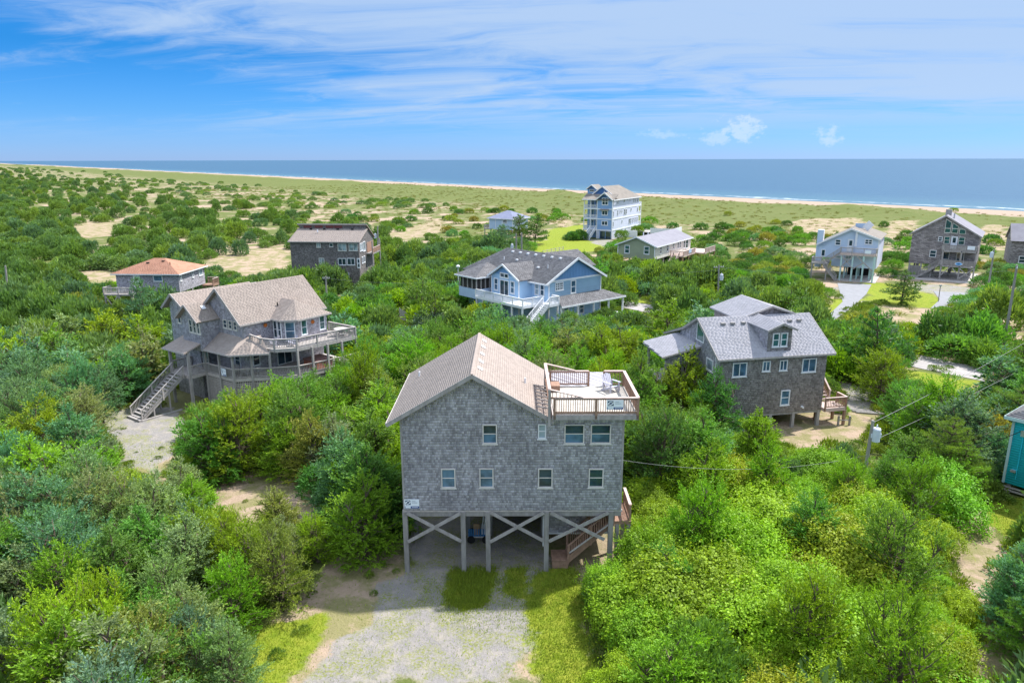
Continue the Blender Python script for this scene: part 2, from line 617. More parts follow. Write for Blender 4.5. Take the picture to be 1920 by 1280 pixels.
def window(par, F, u0, u1, z0, z1, cols=1, rows=2, fm='white', gm='glass', fw=.07, name='window', sill=True, low=None):
    b = MB()
    A = (F.o, F.u, F.z, F.n)
    b.obox(*A, (u0, u1), (z0, z0 + fw), (-.02, .10))
    b.obox(*A, (u0, u1), (z1 - fw, z1), (-.02, .10))
    b.obox(*A, (u0, u0 + fw), (z0 + fw, z1 - fw), (-.02, .097))
    b.obox(*A, (u1 - fw, u1), (z0 + fw, z1 - fw), (-.02, .097))
    us = np.linspace(u0 + fw, u1 - fw, cols + 1)
    zs = np.linspace(z0 + fw, z1 - fw, rows + 1)
    mw = fw * .4
    for u in us[1:-1]:
        b.obox(*A, (u - mw, u + mw), (z0 + fw, z1 - fw), (-.02, .055))
    for z in zs[1:-1]:
        b.obox(*A, (u0 + fw, u1 - fw), (z - mw, z + mw), (-.02, .050))
    wd = b.build(name, fm, par)
    for i in range(cols):
        for j in range(rows):
            MB().obox(*A, (us[i] + .002, us[i + 1] - .002), (zs[j] + .002, zs[j + 1] - .002), (-.01, .030)).build('pane', low if low and j == 0 else gm, wd)
    if sill:
        MB().obox(*A, (u0 - .05, u1 + .05), (z0 - .06, z0 - .003), (-.02, .11)).build('sill', fm, wd)
    return wd


def door(par, F, u0, u1, z0, z1, mat='white', glass=None, fm='white', name='door'):
    b = MB()
    A = (F.o, F.u, F.z, F.n)
    b.obox(*A, (u0 + .06, u1 - .06), (z0, z1 - .06), (-.02, .04))
    d = b.build(name, mat, par)
    f = MB()
    f.obox(*A, (u0 - .04, u0 + .06), (z0, z1 + .04), (-.02, .07))
    f.obox(*A, (u1 - .06, u1 + .04), (z0, z1 + .04), (-.02, .07))
    f.obox(*A, (u0 + .06, u1 - .06), (z1 - .06, z1 + .04), (-.02, .068))
    f.build('door_frame', fm, d)
    if glass:
        for (a, b_, c, e) in glass:
            MB().obox(*A, (u0 + a * (u1 - u0), u0 + b_ * (u1 - u0)), (z0 + c * (z1 - z0), z0 + e * (z1 - z0)), (0, .052)).build('pane', 'glass', d)
    MB().obox(*A, (u1 - .16, u1 - .11), (z0 + .95, z0 + 1.05), (.04, .10)).build('handle', 'metal', d)
    return d


def rows_of(poly, v):
    xs = []
    n = len(poly)
    for i in range(n):
        (x1, y1), (x2, y2) = poly[i], poly[(i + 1) % n]
        if (y1 > v) != (y2 > v):
            xs.append(x1 + (x2 - x1) * (v - y1) / (y2 - y1))
    xs.sort()
    return [(xs[i], xs[i + 1]) for i in range(0, len(xs) - 1, 2)]


def shingles(name, mat, par, o, u, v, n, poly, expo=.15, wid=.14, thick=.02, holes=(), jit=.35, lap=False, ragged=.012):
    """rows of separate overlapping pieces over a polygon of the plane (u, v)"""
    o, u, v, n = (np.asarray(a, float) for a in (o, u, v, n))
    vs = [p[1] for p in poly]
    S = []
    r = random.Random(len(poly) * 7 + int(100 * abs(vs[0])))
    v0 = min(vs)
    while v0 < max(vs) - .02:
        for a, b in rows_of(poly, min(v0 + expo * .5, max(vs) - .01)):
            segs = [(a, b)]
            for (h0, h1, k0, k1) in holes:
                if v0 + expo > k0 + .02 and v0 < k1 - .02:
                    new = []
                    for (x, y) in segs:
                        if h1 <= x or h0 >= y:
                            new.append((x, y))
                        else:
                            if h0 > x:
                                new.append((x, h0))
                            if h1 < y:
                                new.append((h1, y))
                    segs = new
            for (x, y) in segs:
                if lap:
                    S.append((x, y, v0, 0))
                    continue
                p = x - r.random() * wid
                while p < y:
                    q = p + wid * (1 + jit * (2 * r.random() - 1))
                    if min(q, y) - max(p, x) > .015:
                        S.append((max(p, x) + .003, min(q, y) - .003, v0 - r.random() * ragged, 1))
                    p = q
        v0 += expo
    S = np.array(S)
    k = len(S)
    ua, ub, vb = S[:, 0], S[:, 1], S[:, 2]
    vt = np.minimum(vb + expo * 1.08, max(vs))
    tk = thick * (1 + (rng.random(k) - .5) * .5 * S[:, 3])

    def P(uu, vv, nn):
        return o + uu[:, None] * u + vv[:, None] * v + nn[:, None] * n
    z0 = np.full(k, -.004)
    V = np.stack([P(ua, vb, z0), P(ub, vb, z0), P(ua, vb, tk), P(ub, vb, tk), P(ua, vt, z0 + .007), P(ub, vt, z0 + .007)], 1).reshape(-1, 3)
    base = (np.arange(k) * 6)[:, None]
    quads = np.concatenate([base + [2, 3, 5, 4], base + [0, 1, 3, 2]], 0)
    tris = np.concatenate([base + [0, 2, 4], base + [1, 5, 3]], 0)
    me = np_mesh(name, V, quads, tris)
    me.materials.append(M[mat])
    ob = link(name, me, par)
    ob['kind'] = 'stuff'
    return ob


def np_mesh(name, V, quads=None, tris=None):
    me = bpy.data.meshes.new(name)
    nq = 0 if quads is None else len(quads)
    nt = 0 if tris is None else len(tris)
    me.vertices.add(len(V))
    me.vertices.foreach_set('co', np.ascontiguousarray(V, np.float32).ravel())
    li = np.concatenate([a.ravel() for a in (quads, tris) if a is not None]).astype(np.int32)
    me.loops.add(len(li))
    me.loops.foreach_set('vertex_index', li)
    me.polygons.add(nq + nt)
    st = np.concatenate([np.arange(nq) * 4, nq * 4 + np.arange(nt) * 3]).astype(np.int32)
    me.polygons.foreach_set('loop_start', st)
    me.update(calc_edges=True)
    return me


def roof(par, pts, mat, th_=.14, expo=0, wid=.32, name='roof', holes=()):
    """sloping slab under a coplanar polygon (listed counter-clockwise seen from above)"""
    P = [np.asarray(p, float) for p in pts]
    n = np.cross(P[1] - P[0], P[2] - P[0])
    n /= np.linalg.norm(n)
    if n[2] < 0:
        n, P = -n, P[::-1]
    sl = MB().prism([p - n * th_ for p in P], n * th_).build(name, mat, par)
    if expo:
        u = np.cross((0, 0, 1), n)
        u /= np.linalg.norm(u)
        v = np.cross(n, u)
        poly = [((p - P[0]) @ u, (p - P[0]) @ v) for p in P]
        shingles('roof_shingle', mat, sl, P[0] + n * .002, u, v, n, poly, expo, wid, .009, holes, .25, ragged=.003)
    return sl


def railing(par, pts, h=1.0, pm='wood_grey', rm='wood_grey', bm='wood_grey', each=True, gap=.13, span=1.9, post=.11, cap=.16,
            name='railing', ends=(True, True), bal=.04):
    """guard rail along a path of floor-level points; posts, top and bottom rails, balusters"""
    pts = [np.asarray(p, float) for p in pts]
    root = link(name, None, par)
    root.empty_display_size = .2
    Z = np.array([0, 0, 1.0])
    M_ = MB()
    for i in range(len(pts) - 1):
        a, b = pts[i], pts[i + 1]
        L = np.linalg.norm(b - a)
        k = max(1, int(round(L / span)))
        for j in range(k + 1):
            if j == 0 and i > 0:
                continue
            if (i == 0 and j == 0 and not ends[0]) or (i == len(pts) - 2 and j == k and not ends[1]):
                continue
            p = a + (b - a) * j / k
            bar('post', root, pm, p - Z * .25, p + Z * (h - .03), post, post)
        bar('top_rail', root, rm, a + Z * (h - .01), b + Z * (h - .01), cap, .045)
        bar('lower_rail', root, bm, a + Z * .12, b + Z * .12, .05, .08)
        bar('upper_rail', root, bm, a + Z * (h - .08), b + Z * (h - .08), .05, .08)
        nb = int(L / gap)
        for j in range(1, nb):
            p = a + (b - a) * j / nb
            if each:
                bar('baluster', root, bm, p + Z * .14, p + Z * (h - .07), bal, bal)
            else:
                d = bal / 2
                M_.box((p[0] - d, p[1] - d, p[2] + .14), (p[0] + d, p[1] + d, p[2] + h - .07))
    if M_.v:
        tag(M_.build('baluster', bm, root), kind='stuff')
    return root


def stairs(par, p0, p1, width, n, mat='wood_grey', rails=(True, True), rm=None, bm=None, each=True, rh=.95, gap=.16, name='stair', open_=True):
    """straight flight from the middle of its foot p0 to the middle of its head p1"""
    p0, p1 = np.asarray(p0, float), np.asarray(p1, float)
    rm, bm = rm or mat, bm or mat
    d = p1 - p0
    run = np.array([d[0], d[1], 0])
    L = np.linalg.norm(run)
    e = run / L
    s = np.array([-e[1], e[0], 0])
    Z = np.array([0, 0, 1.0])
    root = link(name, None, par)
    root.empty_display_size = .2
    for k in (-1, 1):
        bar('stringer', root, mat, p0 + s * k * (width / 2 - .03) - Z * .05, p1 + s * k * (width / 2 - .03) - Z * .05, .06, .28)
    for i in range(n):
        c = p0 + d * (i + .5) / n + Z * (d[2] / n * .5)
        bar('tread', root, mat, c - s * (width / 2 - .07), c + s * (width / 2 - .07), L / n * 1.02, .045)
    for k, on in zip((-1, 1), rails):
        if not on:
            continue
        q = s * k * (width / 2 + .03)
        for f in (0.02, .5, .98):
            c = p0 + d * f + q
            bar('post', root, rm, c - Z * .25, c + Z * (rh + .05), .1, .1)
        bar('hand_rail', root, rm, p0 + q + Z * rh, p1 + q + Z * rh, .14, .05)
        bar('lower_rail', root, bm, p0 + q + Z * .18, p1 + q + Z * .18, .05, .08)
        M_ = MB()
        nb = int(np.linalg.norm(d) / gap)
        for j in range(1, nb):
            c = p0 + d * j / nb + q
            if each:
                bar('baluster', root, bm, c + Z * .18, c + Z * (rh - .02), .04, .04)
            else:
                M_.box(c + [-.02, -.02, .18], c + [.02, .02, rh - .02])
        if M_.v:
            tag(M_.build('baluster', bm, root), kind='stuff')
    return root


def planks(par, x0, x1, y0, y1, z, mat, along='x', w=.145, t=.04, name='plank'):
    a, b = (y0, y1) if along == 'x' else (x0, x1)
    k = max(1, int(round((b - a) / w)))
    for i in range(k):
        c0, c1 = a + (b - a) * i / k + .004, a + (b - a) * (i + 1) / k - .004
        if along == 'x':
            blk(name, par, mat, (x0, c0, z - t), (x1, c1, z))
        else:
            blk(name, par, mat, (c0, y0, z - t), (c1, y1, z))

# ------------------------------------------------------------------ ground, roads, sea
def gp(*pix):
    return [tuple(ground(*q)[:2]) for q in pix]


ZONES = {
    'gravel': [
        gp((560, 1290), (640, 1215), (700, 1130), (765, 1062), (768, 955), (1030, 955), (1026, 1072), (992, 1088), (975, 1150), (1000, 1290)),
        gp((185, 800), (215, 772), (262, 758), (330, 770), (350, 795), (335, 845), (300, 890), (240, 880), (222, 830)),
        gp((1566, 704), (1636, 735), (1638, 770), (1592, 768), (1585, 740)),
        gp((1566, 530), (1632, 532), (1622, 552), (1592, 580), (1560, 602), (1545, 597), (1578, 565)),
        gp((1706, 530), (1815, 538), (1818, 553), (1790, 578), (1755, 572), (1772, 552), (1700, 545)),
        gp((1095, 448), (1150, 450), (1140, 462), (1100, 472), (1090, 466)),
    ],
    'lawn': [
        gp((848, 1064), (930, 1062), (928, 1100), (912, 1134), (872, 1150), (836, 1132), (845, 1095)),
        gp((947, 1066), (988, 1064), (984, 1104), (965, 1124), (941, 1112)),
        gp((1000, 1068), (1090, 1060), (1140, 1290), (1020, 1290), (985, 1150)),
        gp((470, 1170), (615, 1150), (600, 1200), (530, 1290), (440, 1290)),
        gp((1850, 945), (1930, 930), (1930, 1010), (1870, 1005)),
        gp((1620, 530), (1700, 535), (1770, 560), (1760, 578), (1680, 572), (1625, 562)),
        gp((985, 475), (1010, 455), (1030, 430), (1095, 420), (1096, 449), (1140, 466), (1060, 480)),
        gp((1690, 692), (1835, 715), (1832, 752), (1700, 722)),
        gp((1700, 652), (1850, 690), (1850, 700), (1705, 668)),
        gp((1165, 558), (1245, 568), (1240, 580), (1165, 566)),
        gp((1175, 580), (1240, 592), (1230, 600), (1170, 592)),
        gp((700, 600), (770, 590), (760, 615), (720, 618)),
        gp((1560, 560), (1600, 560), (1570, 600), (1530, 610)),
    ],
    'sand': [
        gp((470, 1290), (545, 1130), (620, 1050), (745, 1010), (768, 1060), (860, 1140), (980, 1150), (1100, 1100), (1130, 1290)),
        gp((225, 835), (330, 830), (345, 870), (420, 905), (300, 930), (235, 885)),
        gp((290, 880), (400, 880), (610, 880), (620, 930), (600, 990), (420, 1010), (300, 950)),
        gp((1440, 770), (1545, 760), (1640, 770), (1650, 800), (1600, 830), (1500, 850), (1440, 830)),
        gp((1645, 572), (1765, 580), (1770, 606), (1700, 622), (1640, 600)),
        gp((1850, 592), (1930, 590), (1930, 650), (1870, 640)),
        gp((1785, 960), (1860, 955), (1885, 1040), (1850, 1140), (1800, 1130), (1775, 1040)),
        gp((1820, 1235), (1930, 1215), (1930, 1290), (1810, 1290)),
        gp((130, 418), (215, 415), (222, 440), (150, 448)),
        gp((400, 478), (540, 462), (545, 500), (440, 522), (405, 510)),
        gp((150, 508), (225, 500), (225, 530), (160, 532)),
        gp((610, 440), (700, 418), (690, 412), (600, 425)),
        gp((720, 440), (830, 410), (835, 432), (760, 452)),
        gp((1040, 410), (1070, 402), (1080, 430), (1050, 425)),
        gp((1470, 415), (1600, 405), (1640, 430), (1560, 445), (1500, 440)),
        gp((1660, 420), (1720, 410), (1705, 470), (1660, 470)),
        gp((1840, 420), (1890, 415), (1890, 470), (1840, 470)),
        gp((700, 610), (745, 612), (740, 625), (705, 628)),
        gp((640, 790), (720, 740), (745, 800), (690, 830)),
        gp((0, 515), (60, 500), (70, 530), (0, 545)),
        gp((100, 545), (140, 540), (150, 560), (110, 566)),
        gp((1660, 640), (1700, 640), (1860, 675), (1850, 690), (1680, 655)),
        gp((1530, 592), (1545, 585), (1530, 625), (1510, 625)),
    ],
}


def axis(segs):
    out_ = [segs[0][0]]
    for a, b, st in segs:
        k = max(1, int(round((b - a) / st)))
        out_ += list(np.linspace(a, b, k + 1)[1:])
    return np.array(out_)


gx = axis([(-9000, -3000, 1500), (-3000, -1000, 150), (-1000, -300, 25), (-300, -90, 4), (-90, -45, 1.2), (-45, 45, .38), (45, 100, 1.0),
           (100, 330, 4), (330, 1200, 60), (1200, 6000, 1200)])
gy = axis([(-600, -60, 90), (-60, 16, 4), (16, 78, .38), (78, 150, .9), (150, 260, 1.8), (260, 460, 3.5), (460, 1200, 14), (1200, 4000, 90), (4000, 14000, 1000)])
X, Y = np.meshgrid(gx, gy)
Zt = th(X, Y)
near = np.exp(-((X / 60) ** 2 + ((Y - 60) / 70) ** 2))
Zt = Zt + .03 * wob(X, Y, 1.1, 7.) * near
V = np.stack([X, Y, Zt], -1).reshape(-1, 3)
nx, ny = len(gx), len(gy)
idx = np.arange(nx * ny).reshape(ny, nx)
Q = np.stack([idx[:-1, :-1], idx[:-1, 1:], idx[1:, 1:], idx[1:, :-1]], -1).reshape(-1, 4)
me = np_mesh('ground', V, Q)
me.polygons.foreach_set('use_smooth', [True] * len(me.polygons))
fx, fy = V[:, 0], V[:, 1]
for zn, polys in ZONES.items():
    m_ = np.zeros(len(V))
    for P in polys:
        a = np.array(P)
        area = .5 * abs(np.dot(a[:, 0], np.roll(a[:, 1], 1)) - np.dot(a[:, 1], np.roll(a[:, 0], 1)))
        soft = min(.8, .10 * math.sqrt(area)) + .008 * np.hypot(*a.mean(0))
        k = (fx > a[:, 0].min() - 3) & (fx < a[:, 0].max() + 3) & (fy > a[:, 1].min() - 3) & (fy < a[:, 1].max() + 3)
        if k.any():
            dd = polydist(P, fx[k], fy[k]) + max(soft, .5) * (.75 * wob(fx[k], fy[k], 1.15 if soft < 1 else .5, 3.) + .5 * wob(fx[k], fy[k], 3.1 if soft < 1 else 1.2, 6.))
            m_[k] = np.maximum(m_[k], sst(dd, -soft, soft))
    at = me.attributes.new(zn, 'FLOAT', 'POINT')
    at.data.foreach_set('value', m_.astype(np.float32))


def ground_mat():
    m, t = new_mat('ground')
    pos = t.n('ShaderNodeNewGeometry').outputs['Position']
    s = t.vm('DOT_PRODUCT', pos, (S_N[0], S_N[1], 0))
    nd = t.n('ShaderNodeVectorMath', operation='DOT_PRODUCT')
    t.put(nd.inputs[0], pos)
    nd.inputs[1].default_value = (S_N[0], S_N[1], 0)
    s = nd.outputs['Value']
    fine = t.noise(pos, 7.0, 6, .68)
    mid = t.noise(pos, 1.3, 5, .62)
    big = t.noise(pos, .16, 4, .6)
    huge = t.noise(pos, .035, 4, .6)
    # colours of the place itself
    sand = t.mix(fine, (.30, .22, .16), (.42, .325, .245))
    sand = t.mix(t.m('MULTIPLY', t.step(mid, .45, .75), .45), sand, (.27, .20, .14))
    beach = t.mix(fine, (.30, .225, .17), (.37, .29, .23))
    lawn = t.mix(t.step(mid, .3, .7), (.15, .215, .016), (.235, .26, .03))
    lawn = t.mix(t.m('MULTIPLY', t.step(fine, .5, .8), .5), lawn, (.24, .25, .05))
    dune = t.mix(t.step(big, .35, .65), (.105, .132, .035), (.148, .160, .052))
    dune = t.mix(t.m('MULTIPLY', t.step(t.m('ADD', t.m('MULTIPLY', mid, .5), t.m('MULTIPLY', big, .5)), .42, .62), .6), dune, (.085, .11, .03))
    litter = t.mix(t.step(mid, .35, .65), (.13, .12, .05), (.10, .13, .03))
    vor = t.n('ShaderNodeTexVoronoi')
    t.put(vor.inputs['Vector'], pos)
    vor.inputs['Scale'].default_value = 34.0
    grav = t.mix(vor.outputs['Color'], (.185, .173, .165), (.29, .276, .268))
    grav = t.mix(t.m('MULTIPLY', t.step(mid, .42, .7), .55), grav, (.36, .32, .27))

    def attr(nm):
        a = t.n('ShaderNodeAttribute', attribute_name=nm)
        return a.outputs['Fac']
    rough_ = t.m('MULTIPLY_ADD', t.m('ADD', t.m('MULTIPLY', fine, .45), t.m('MULTIPLY', mid, .55)), 1.9, -.95)
    g = t.step(t.m('ADD', attr('gravel'), t.m('MULTIPLY', rough_, .75)), .38, .62)
    l = t.step(t.m('ADD', attr('lawn'), t.m('MULTIPLY', rough_, .95)), .30, .72)
    sd = t.step(t.m('ADD', attr('sand'), t.m('MULTIPLY', rough_, .75)), .36, .64)
    # inland scrub floor -> dune grass with sandy breaks -> beach
    far = t.step(t.m('ADD', s, t.m('MULTIPLY', big, 80)), -60, 20)
    base = t.mix(far, litter, dune)
    open_ = t.step(t.m('ADD', t.m('MULTIPLY', huge, .55), t.m('ADD', t.m('MULTIPLY', big, .5), t.m('MULTIPLY', mid, .18))), .60, .69)
    band = t.m('MULTIPLY', t.step(s, 5, 40), t.m('SUBTRACT', 1.0, t.step(s, 180, 230)))
    base = t.mix(t.m('MULTIPLY', open_, band), base, sand)
    spots = t.step(t.m('ADD', t.m('MULTIPLY', big, .6), t.m('MULTIPLY', mid, .4)), .57, .66)
    base = t.mix(t.m('MULTIPLY', spots, t.m('MULTIPLY', t.step(s, 285, 325), .8)), base, sand)
    base = t.mix(t.step(t.m('ADD', s, t.m('MULTIPLY', big, 16)), 332, 342), base, beach)
    tuft = t.m('MULTIPLY', t.step(t.noise(pos, .42, 6, .68), .42, .57), .85)
    base = t.mix(sd, base, t.mix(tuft, sand, t.mix(fine, (.15, .16, .05), (.24, .22, .10))))
    weeds = t.step(t.noise(pos, .62, 5, .65), .43, .58)
    base = t.mix(g, base, grav)
    patch = t.m('MULTIPLY', g, t.m('MULTIPLY', weeds, t.step(fine, .42, .6)))
    base = t.mix(t.m('MULTIPLY', patch, .9), base, (.20, .215, .055))
    base = t.mix(l, base, lawn)
    wet = t.step(s, 372, 381)
    base = t.mix(t.m('MULTIPLY', wet, .55), base, (.22, .17, .13))
    p = t.n('ShaderNodeBsdfPrincipled')
    t.put(p.inputs['Base Color'], base)
    p.inputs['Roughness'].default_value = .95
    p.inputs['Specular IOR Level'].default_value = .15
    b = t.n('ShaderNodeBump')
    b.inputs['Strength'].default_value = .8
    b.inputs['Distance'].default_value = .2
    t.put(b.inputs['Height'], t.m('ADD', t.m('MULTIPLY', fine, .5), mid))
    t.put(p.inputs['Normal'], b.outputs[0])
    o = t.n('ShaderNodeOutputMaterial')
    t.put(o.inputs[0], p.outputs[0])
    return m


me.materials.append(ground_mat())
tag(link('ground', me), 'sandy ground with grass, scrub litter, gravel and dunes', kind='structure')


def sheet(name, poly, mat, lift, label, step_=.8, kind='structure'):
    """paved area laid over the ground, following it"""
    a = np.array(poly)
    import bmesh
    bm = bmesh.new()
    vs = [bm.verts.new((p[0], p[1], 0)) for p in poly]
    f = bm.faces.new(vs)
    for k in (0, 1):
        lo, hi = a[:, k].min(), a[:, k].max()
        for c in np.arange(lo + step_, hi, step_):
            no = (1, 0, 0) if k == 0 else (0, 1, 0)
            co = (c, 0, 0) if k == 0 else (0, c, 0)
            bmesh.ops.bisect_plane(bm, geom=bm.verts[:] + bm.edges[:] + bm.faces[:], plane_co=co, plane_no=no)
    for v in bm.verts:
        v.co.z = float(th(v.co.x, v.co.y)) + lift
    bmesh.ops.recalc_face_normals(bm, faces=bm.faces)
    me = bpy.data.meshes.new(name)
    bm.to_mesh(me)
    bm.free()
    me.materials.append(M[mat])
    return tag(link(name, me), label, kind=kind)


M['asphalt'] = pmat('worn_asphalt', (.36, .335, .33), (.30, .28, .275), .7, .9, .2, 40, stain=.12)
M['concrete'] = pmat('concrete', (.46, .43, .41), (.38, .355, .34), .8, .9, .2, 30, stain=.2)
sheet('road', gp((1700, 662), (1730, 667), (1840, 690), (1935, 712), (1935, 742), (1840, 714), (1730, 692), (1690, 683)), 'asphalt', .045,
      'pale grey asphalt lane', 2.0)
M['drive'] = pmat('blue_grey_drive', (.25, .255, .27), (.215, .22, .235), .9, .9, .25, 40, stain=.12)
sheet('driveway', gp((1570, 531), (1634, 534), (1624, 552), (1596, 578), (1563, 601), (1547, 597), (1580, 566)), 'drive', .05, 'blue-grey driveway before the pale blue stilt house', 1.5)
sheet('driveway', gp((1750, 546), (1812, 549), (1800, 566), (1775, 580), (1745, 578), (1762, 562)), 'drive', .05, 'blue-grey driveway before the brown gable house', 1.5)
sheet('road', gp((1150, 562), (1180, 566), (1260, 577), (1320, 588), (1320, 606), (1240, 592), (1170, 577), (1150, 572)), 'asphalt', .045,
      'pale asphalt lane beside the blue house', 2.0)


def sea_mat():
    m, t = new_mat('sea')
    pos = t.n('ShaderNodeNewGeometry').outputs['Position']
    nd = t.n('ShaderNodeVectorMath', operation='DOT_PRODUCT')
    t.put(nd.inputs[0], pos)
    nd.inputs[1].default_value = (S_N[0], S_N[1], 0)
    s = nd.outputs['Value']
    nt = t.n('ShaderNodeVectorMath', operation='DOT_PRODUCT')
    t.put(nt.inputs[0], pos)
    nt.inputs[1].default_value = (S_T[0], S_T[1], 0)
    tt = nt.outputs['Value']
    dist = t.m('SUBTRACT', s, SHORE)
    swell = t.noise(t.comb(t.m('MULTIPLY', s, 1.0), t.m('MULTIPLY', tt, .16), 0.0), .055, 4, .6)
    chop = t.noise(t.comb(t.m('MULTIPLY', s, 1.0), t.m('MULTIPLY', tt, .35), 0.0), .28, 5, .65)
    deep = t.step(t.m('ADD', dist, t.m('MULTIPLY', swell, 50)), 10, 170)
    col = t.mix(deep, (.052, .130, .185), (.028, .088, .160))
    col = t.mix(t.m('MULTIPLY', t.step(chop, .45, .7), .6), col, (.05, .125, .19))
    # breaking lines near the beach
    wl = t.noise(t.comb(t.m('MULTIPLY', s, .5), t.m('MULTIPLY', tt, .12), 3.0), .16, 4, .6)
    edge = t.m('ADD', dist, t.m('MULTIPLY', wl, 16))
    f1 = t.m('MULTIPLY', t.m('MULTIPLY', t.step(edge, 4, 6), t.m('SUBTRACT', 1.0, t.step(edge, 7, 10))), t.step(wl, .40, .60))
    e2 = t.m('ADD', dist, t.m('MULTIPLY', wl, 30))
    f2 = t.m('MULTIPLY', t.m('MULTIPLY', t.step(e2, 33, 36), t.m('SUBTRACT', 1.0, t.step(e2, 37, 44))), t.step(chop, .45, .6))
    wash = t.m('MULTIPLY', t.m('SUBTRACT', 1.0, t.step(edge, 2, 14)), .7)
    foam = t.m('MAXIMUM', t.m('MAXIMUM', t.m('MULTIPLY', f1, .6), t.m('MULTIPLY', f2, .7)), t.m('MULTIPLY', wash, .3))
    col = t.mix(foam, col, (.80, .82, .82))
    p = t.n('ShaderNodeBsdfPrincipled')
    t.put(p.inputs['Base Color'], col)
    p.inputs['Roughness'].default_value = .5
    p.inputs['Specular IOR Level'].default_value = .30
    p.inputs['IOR'].default_value = 1.33
    b = t.n('ShaderNodeBump')
    b.inputs['Strength'].default_value = 1.0
    b.inputs['Distance'].default_value = 1.3
    t.put(b.inputs['Height'], t.m('ADD', swell, t.m('MULTIPLY', chop, .7)))
    t.put(p.inputs['Normal'], b.outputs[0])
    o = t.n('ShaderNodeOutputMaterial')
    t.put(o.inputs[0], p.outputs[0])
    return m


def st(s, t, z):
    p = S_N * s + S_T * t
    return (p[0], p[1], z)


sb = MB()
ss = [SHORE - 14, SHORE + 40, SHORE + 150, SHORE + 600, SHORE + 2500, 12000, 60000]
tt_ = [-40000, -8000, -1500, -200, 400, 1000, 2500, 8000, 40000]
for i in range(len(ss)):
    for j in range(len(tt_)):
        sb.v.append(st(ss[i], tt_[j], SEA_Z))
for i in range(len(ss) - 1):
    for j in range(len(tt_) - 1):
        k = len(tt_)
        sb.f.append((i * k + j, (i + 1) * k + j, (i + 1) * k + j + 1, i * k + j + 1))
M['sea'] = sea_mat()
tag(sb.build('sea', 'sea'), 'blue ocean with small breakers along the beach', kind='structure')

# ------------------------------------------------------------------ houses
def zt(p):
    return float(th(p[0], p[1]))


def gable_face(F, poly):
    return [F.p(a, b) for a, b in poly]


def sign_board(loc, yaw, w_, h_, label, kind='agency'):
    """flat rental sign: white board, square emblem with a pale swirl, grey lettering lines, dark strip"""
    r = empty('rental_sign', loc, yaw, label, 'sign')
    MB().box((0, -.02, 0), (w_, .0, h_)).build('board', 'sign_white', r)
    yy = -.024
    MB().box((w_ * .07, yy, h_ * .40), (w_ * .42, -.019, h_ * .90)).build('emblem', 'sign_navy', r)
    cx, cz = w_ * .245, h_ * .65
    ring = MB()
    k = 18
    for i in range(k):
        a, b = 2 * math.pi * i / k, 2 * math.pi * (i + 1) / k

        def P(t, rr):
            return (cx + rr * math.cos(t) * w_ * .17 + rr * math.sin(t) * w_ * .06, yy - .003, cz + rr * math.sin(t) * h_ * .21)
        ring.add([P(a, 1), P(b, 1), P(b, .48), P(a, .48)], [(0, 1, 2, 3)])
    ring.add([(cx + w_ * .05, yy - .003, cz + h_ * .14), (cx + w_ * .175, yy - .003, cz + h_ * .25), (cx + w_ * .175, yy - .003, cz + h_ * .16),
              (cx + w_ * .10, yy - .003, cz + h_ * .06)], [(0, 3, 2, 1)])
    ring.add([(cx - w_ * .05, yy - .003, cz - h_ * .14), (cx - w_ * .175, yy - .003, cz - h_ * .25), (cx - w_ * .175, yy - .003, cz - h_ * .16),
              (cx - w_ * .10, yy - .003, cz - h_ * .06)], [(0, 3, 2, 1)])
    ring.build('swirl', 'sign_white', r)
    for zf, n_, wf in ((.74, 5, .24), (.58, 8, .36)):
        for i in range(n_):
            a = w_ * (.52 + wf * i / n_)
            MB().box((a, yy, h_ * zf), (a + w_ * wf / n_ * .72, -.019, h_ * (zf + .09))).build('lettering', 'sign_grey', r)
    MB().box((w_ * .03, yy, h_ * .02), (w_ * .98, -.019, h_ * .25)).build('strip', 'sign_blue', r)
    MB().box((w_ * .07, yy - .004, h_ * .05), (w_ * .42, yy, h_ * .24)).build('number_panel', 'sign_white', r)
    for i in range(7):
        a = w_ * (.50 + .42 * i / 7)
        MB().box((a, yy - .004, h_ * .10), (a + w_ * .04, yy, h_ * .18)).build('lettering', 'sign_white', r)
    return r


def shingle_face(par, F, poly, mat, holes=(), expo=.15, wid=.14, lap=False, thick=.02, name='shingle'):
    return shingles(name, mat, par, F.o + F.n * .004, F.u, F.z, F.n, poly, expo, wid, thick, holes, lap=lap)


def house(loc, yaw, label, name):
    return empty(name, (loc[0], loc[1], 0), yaw, label, 'house')


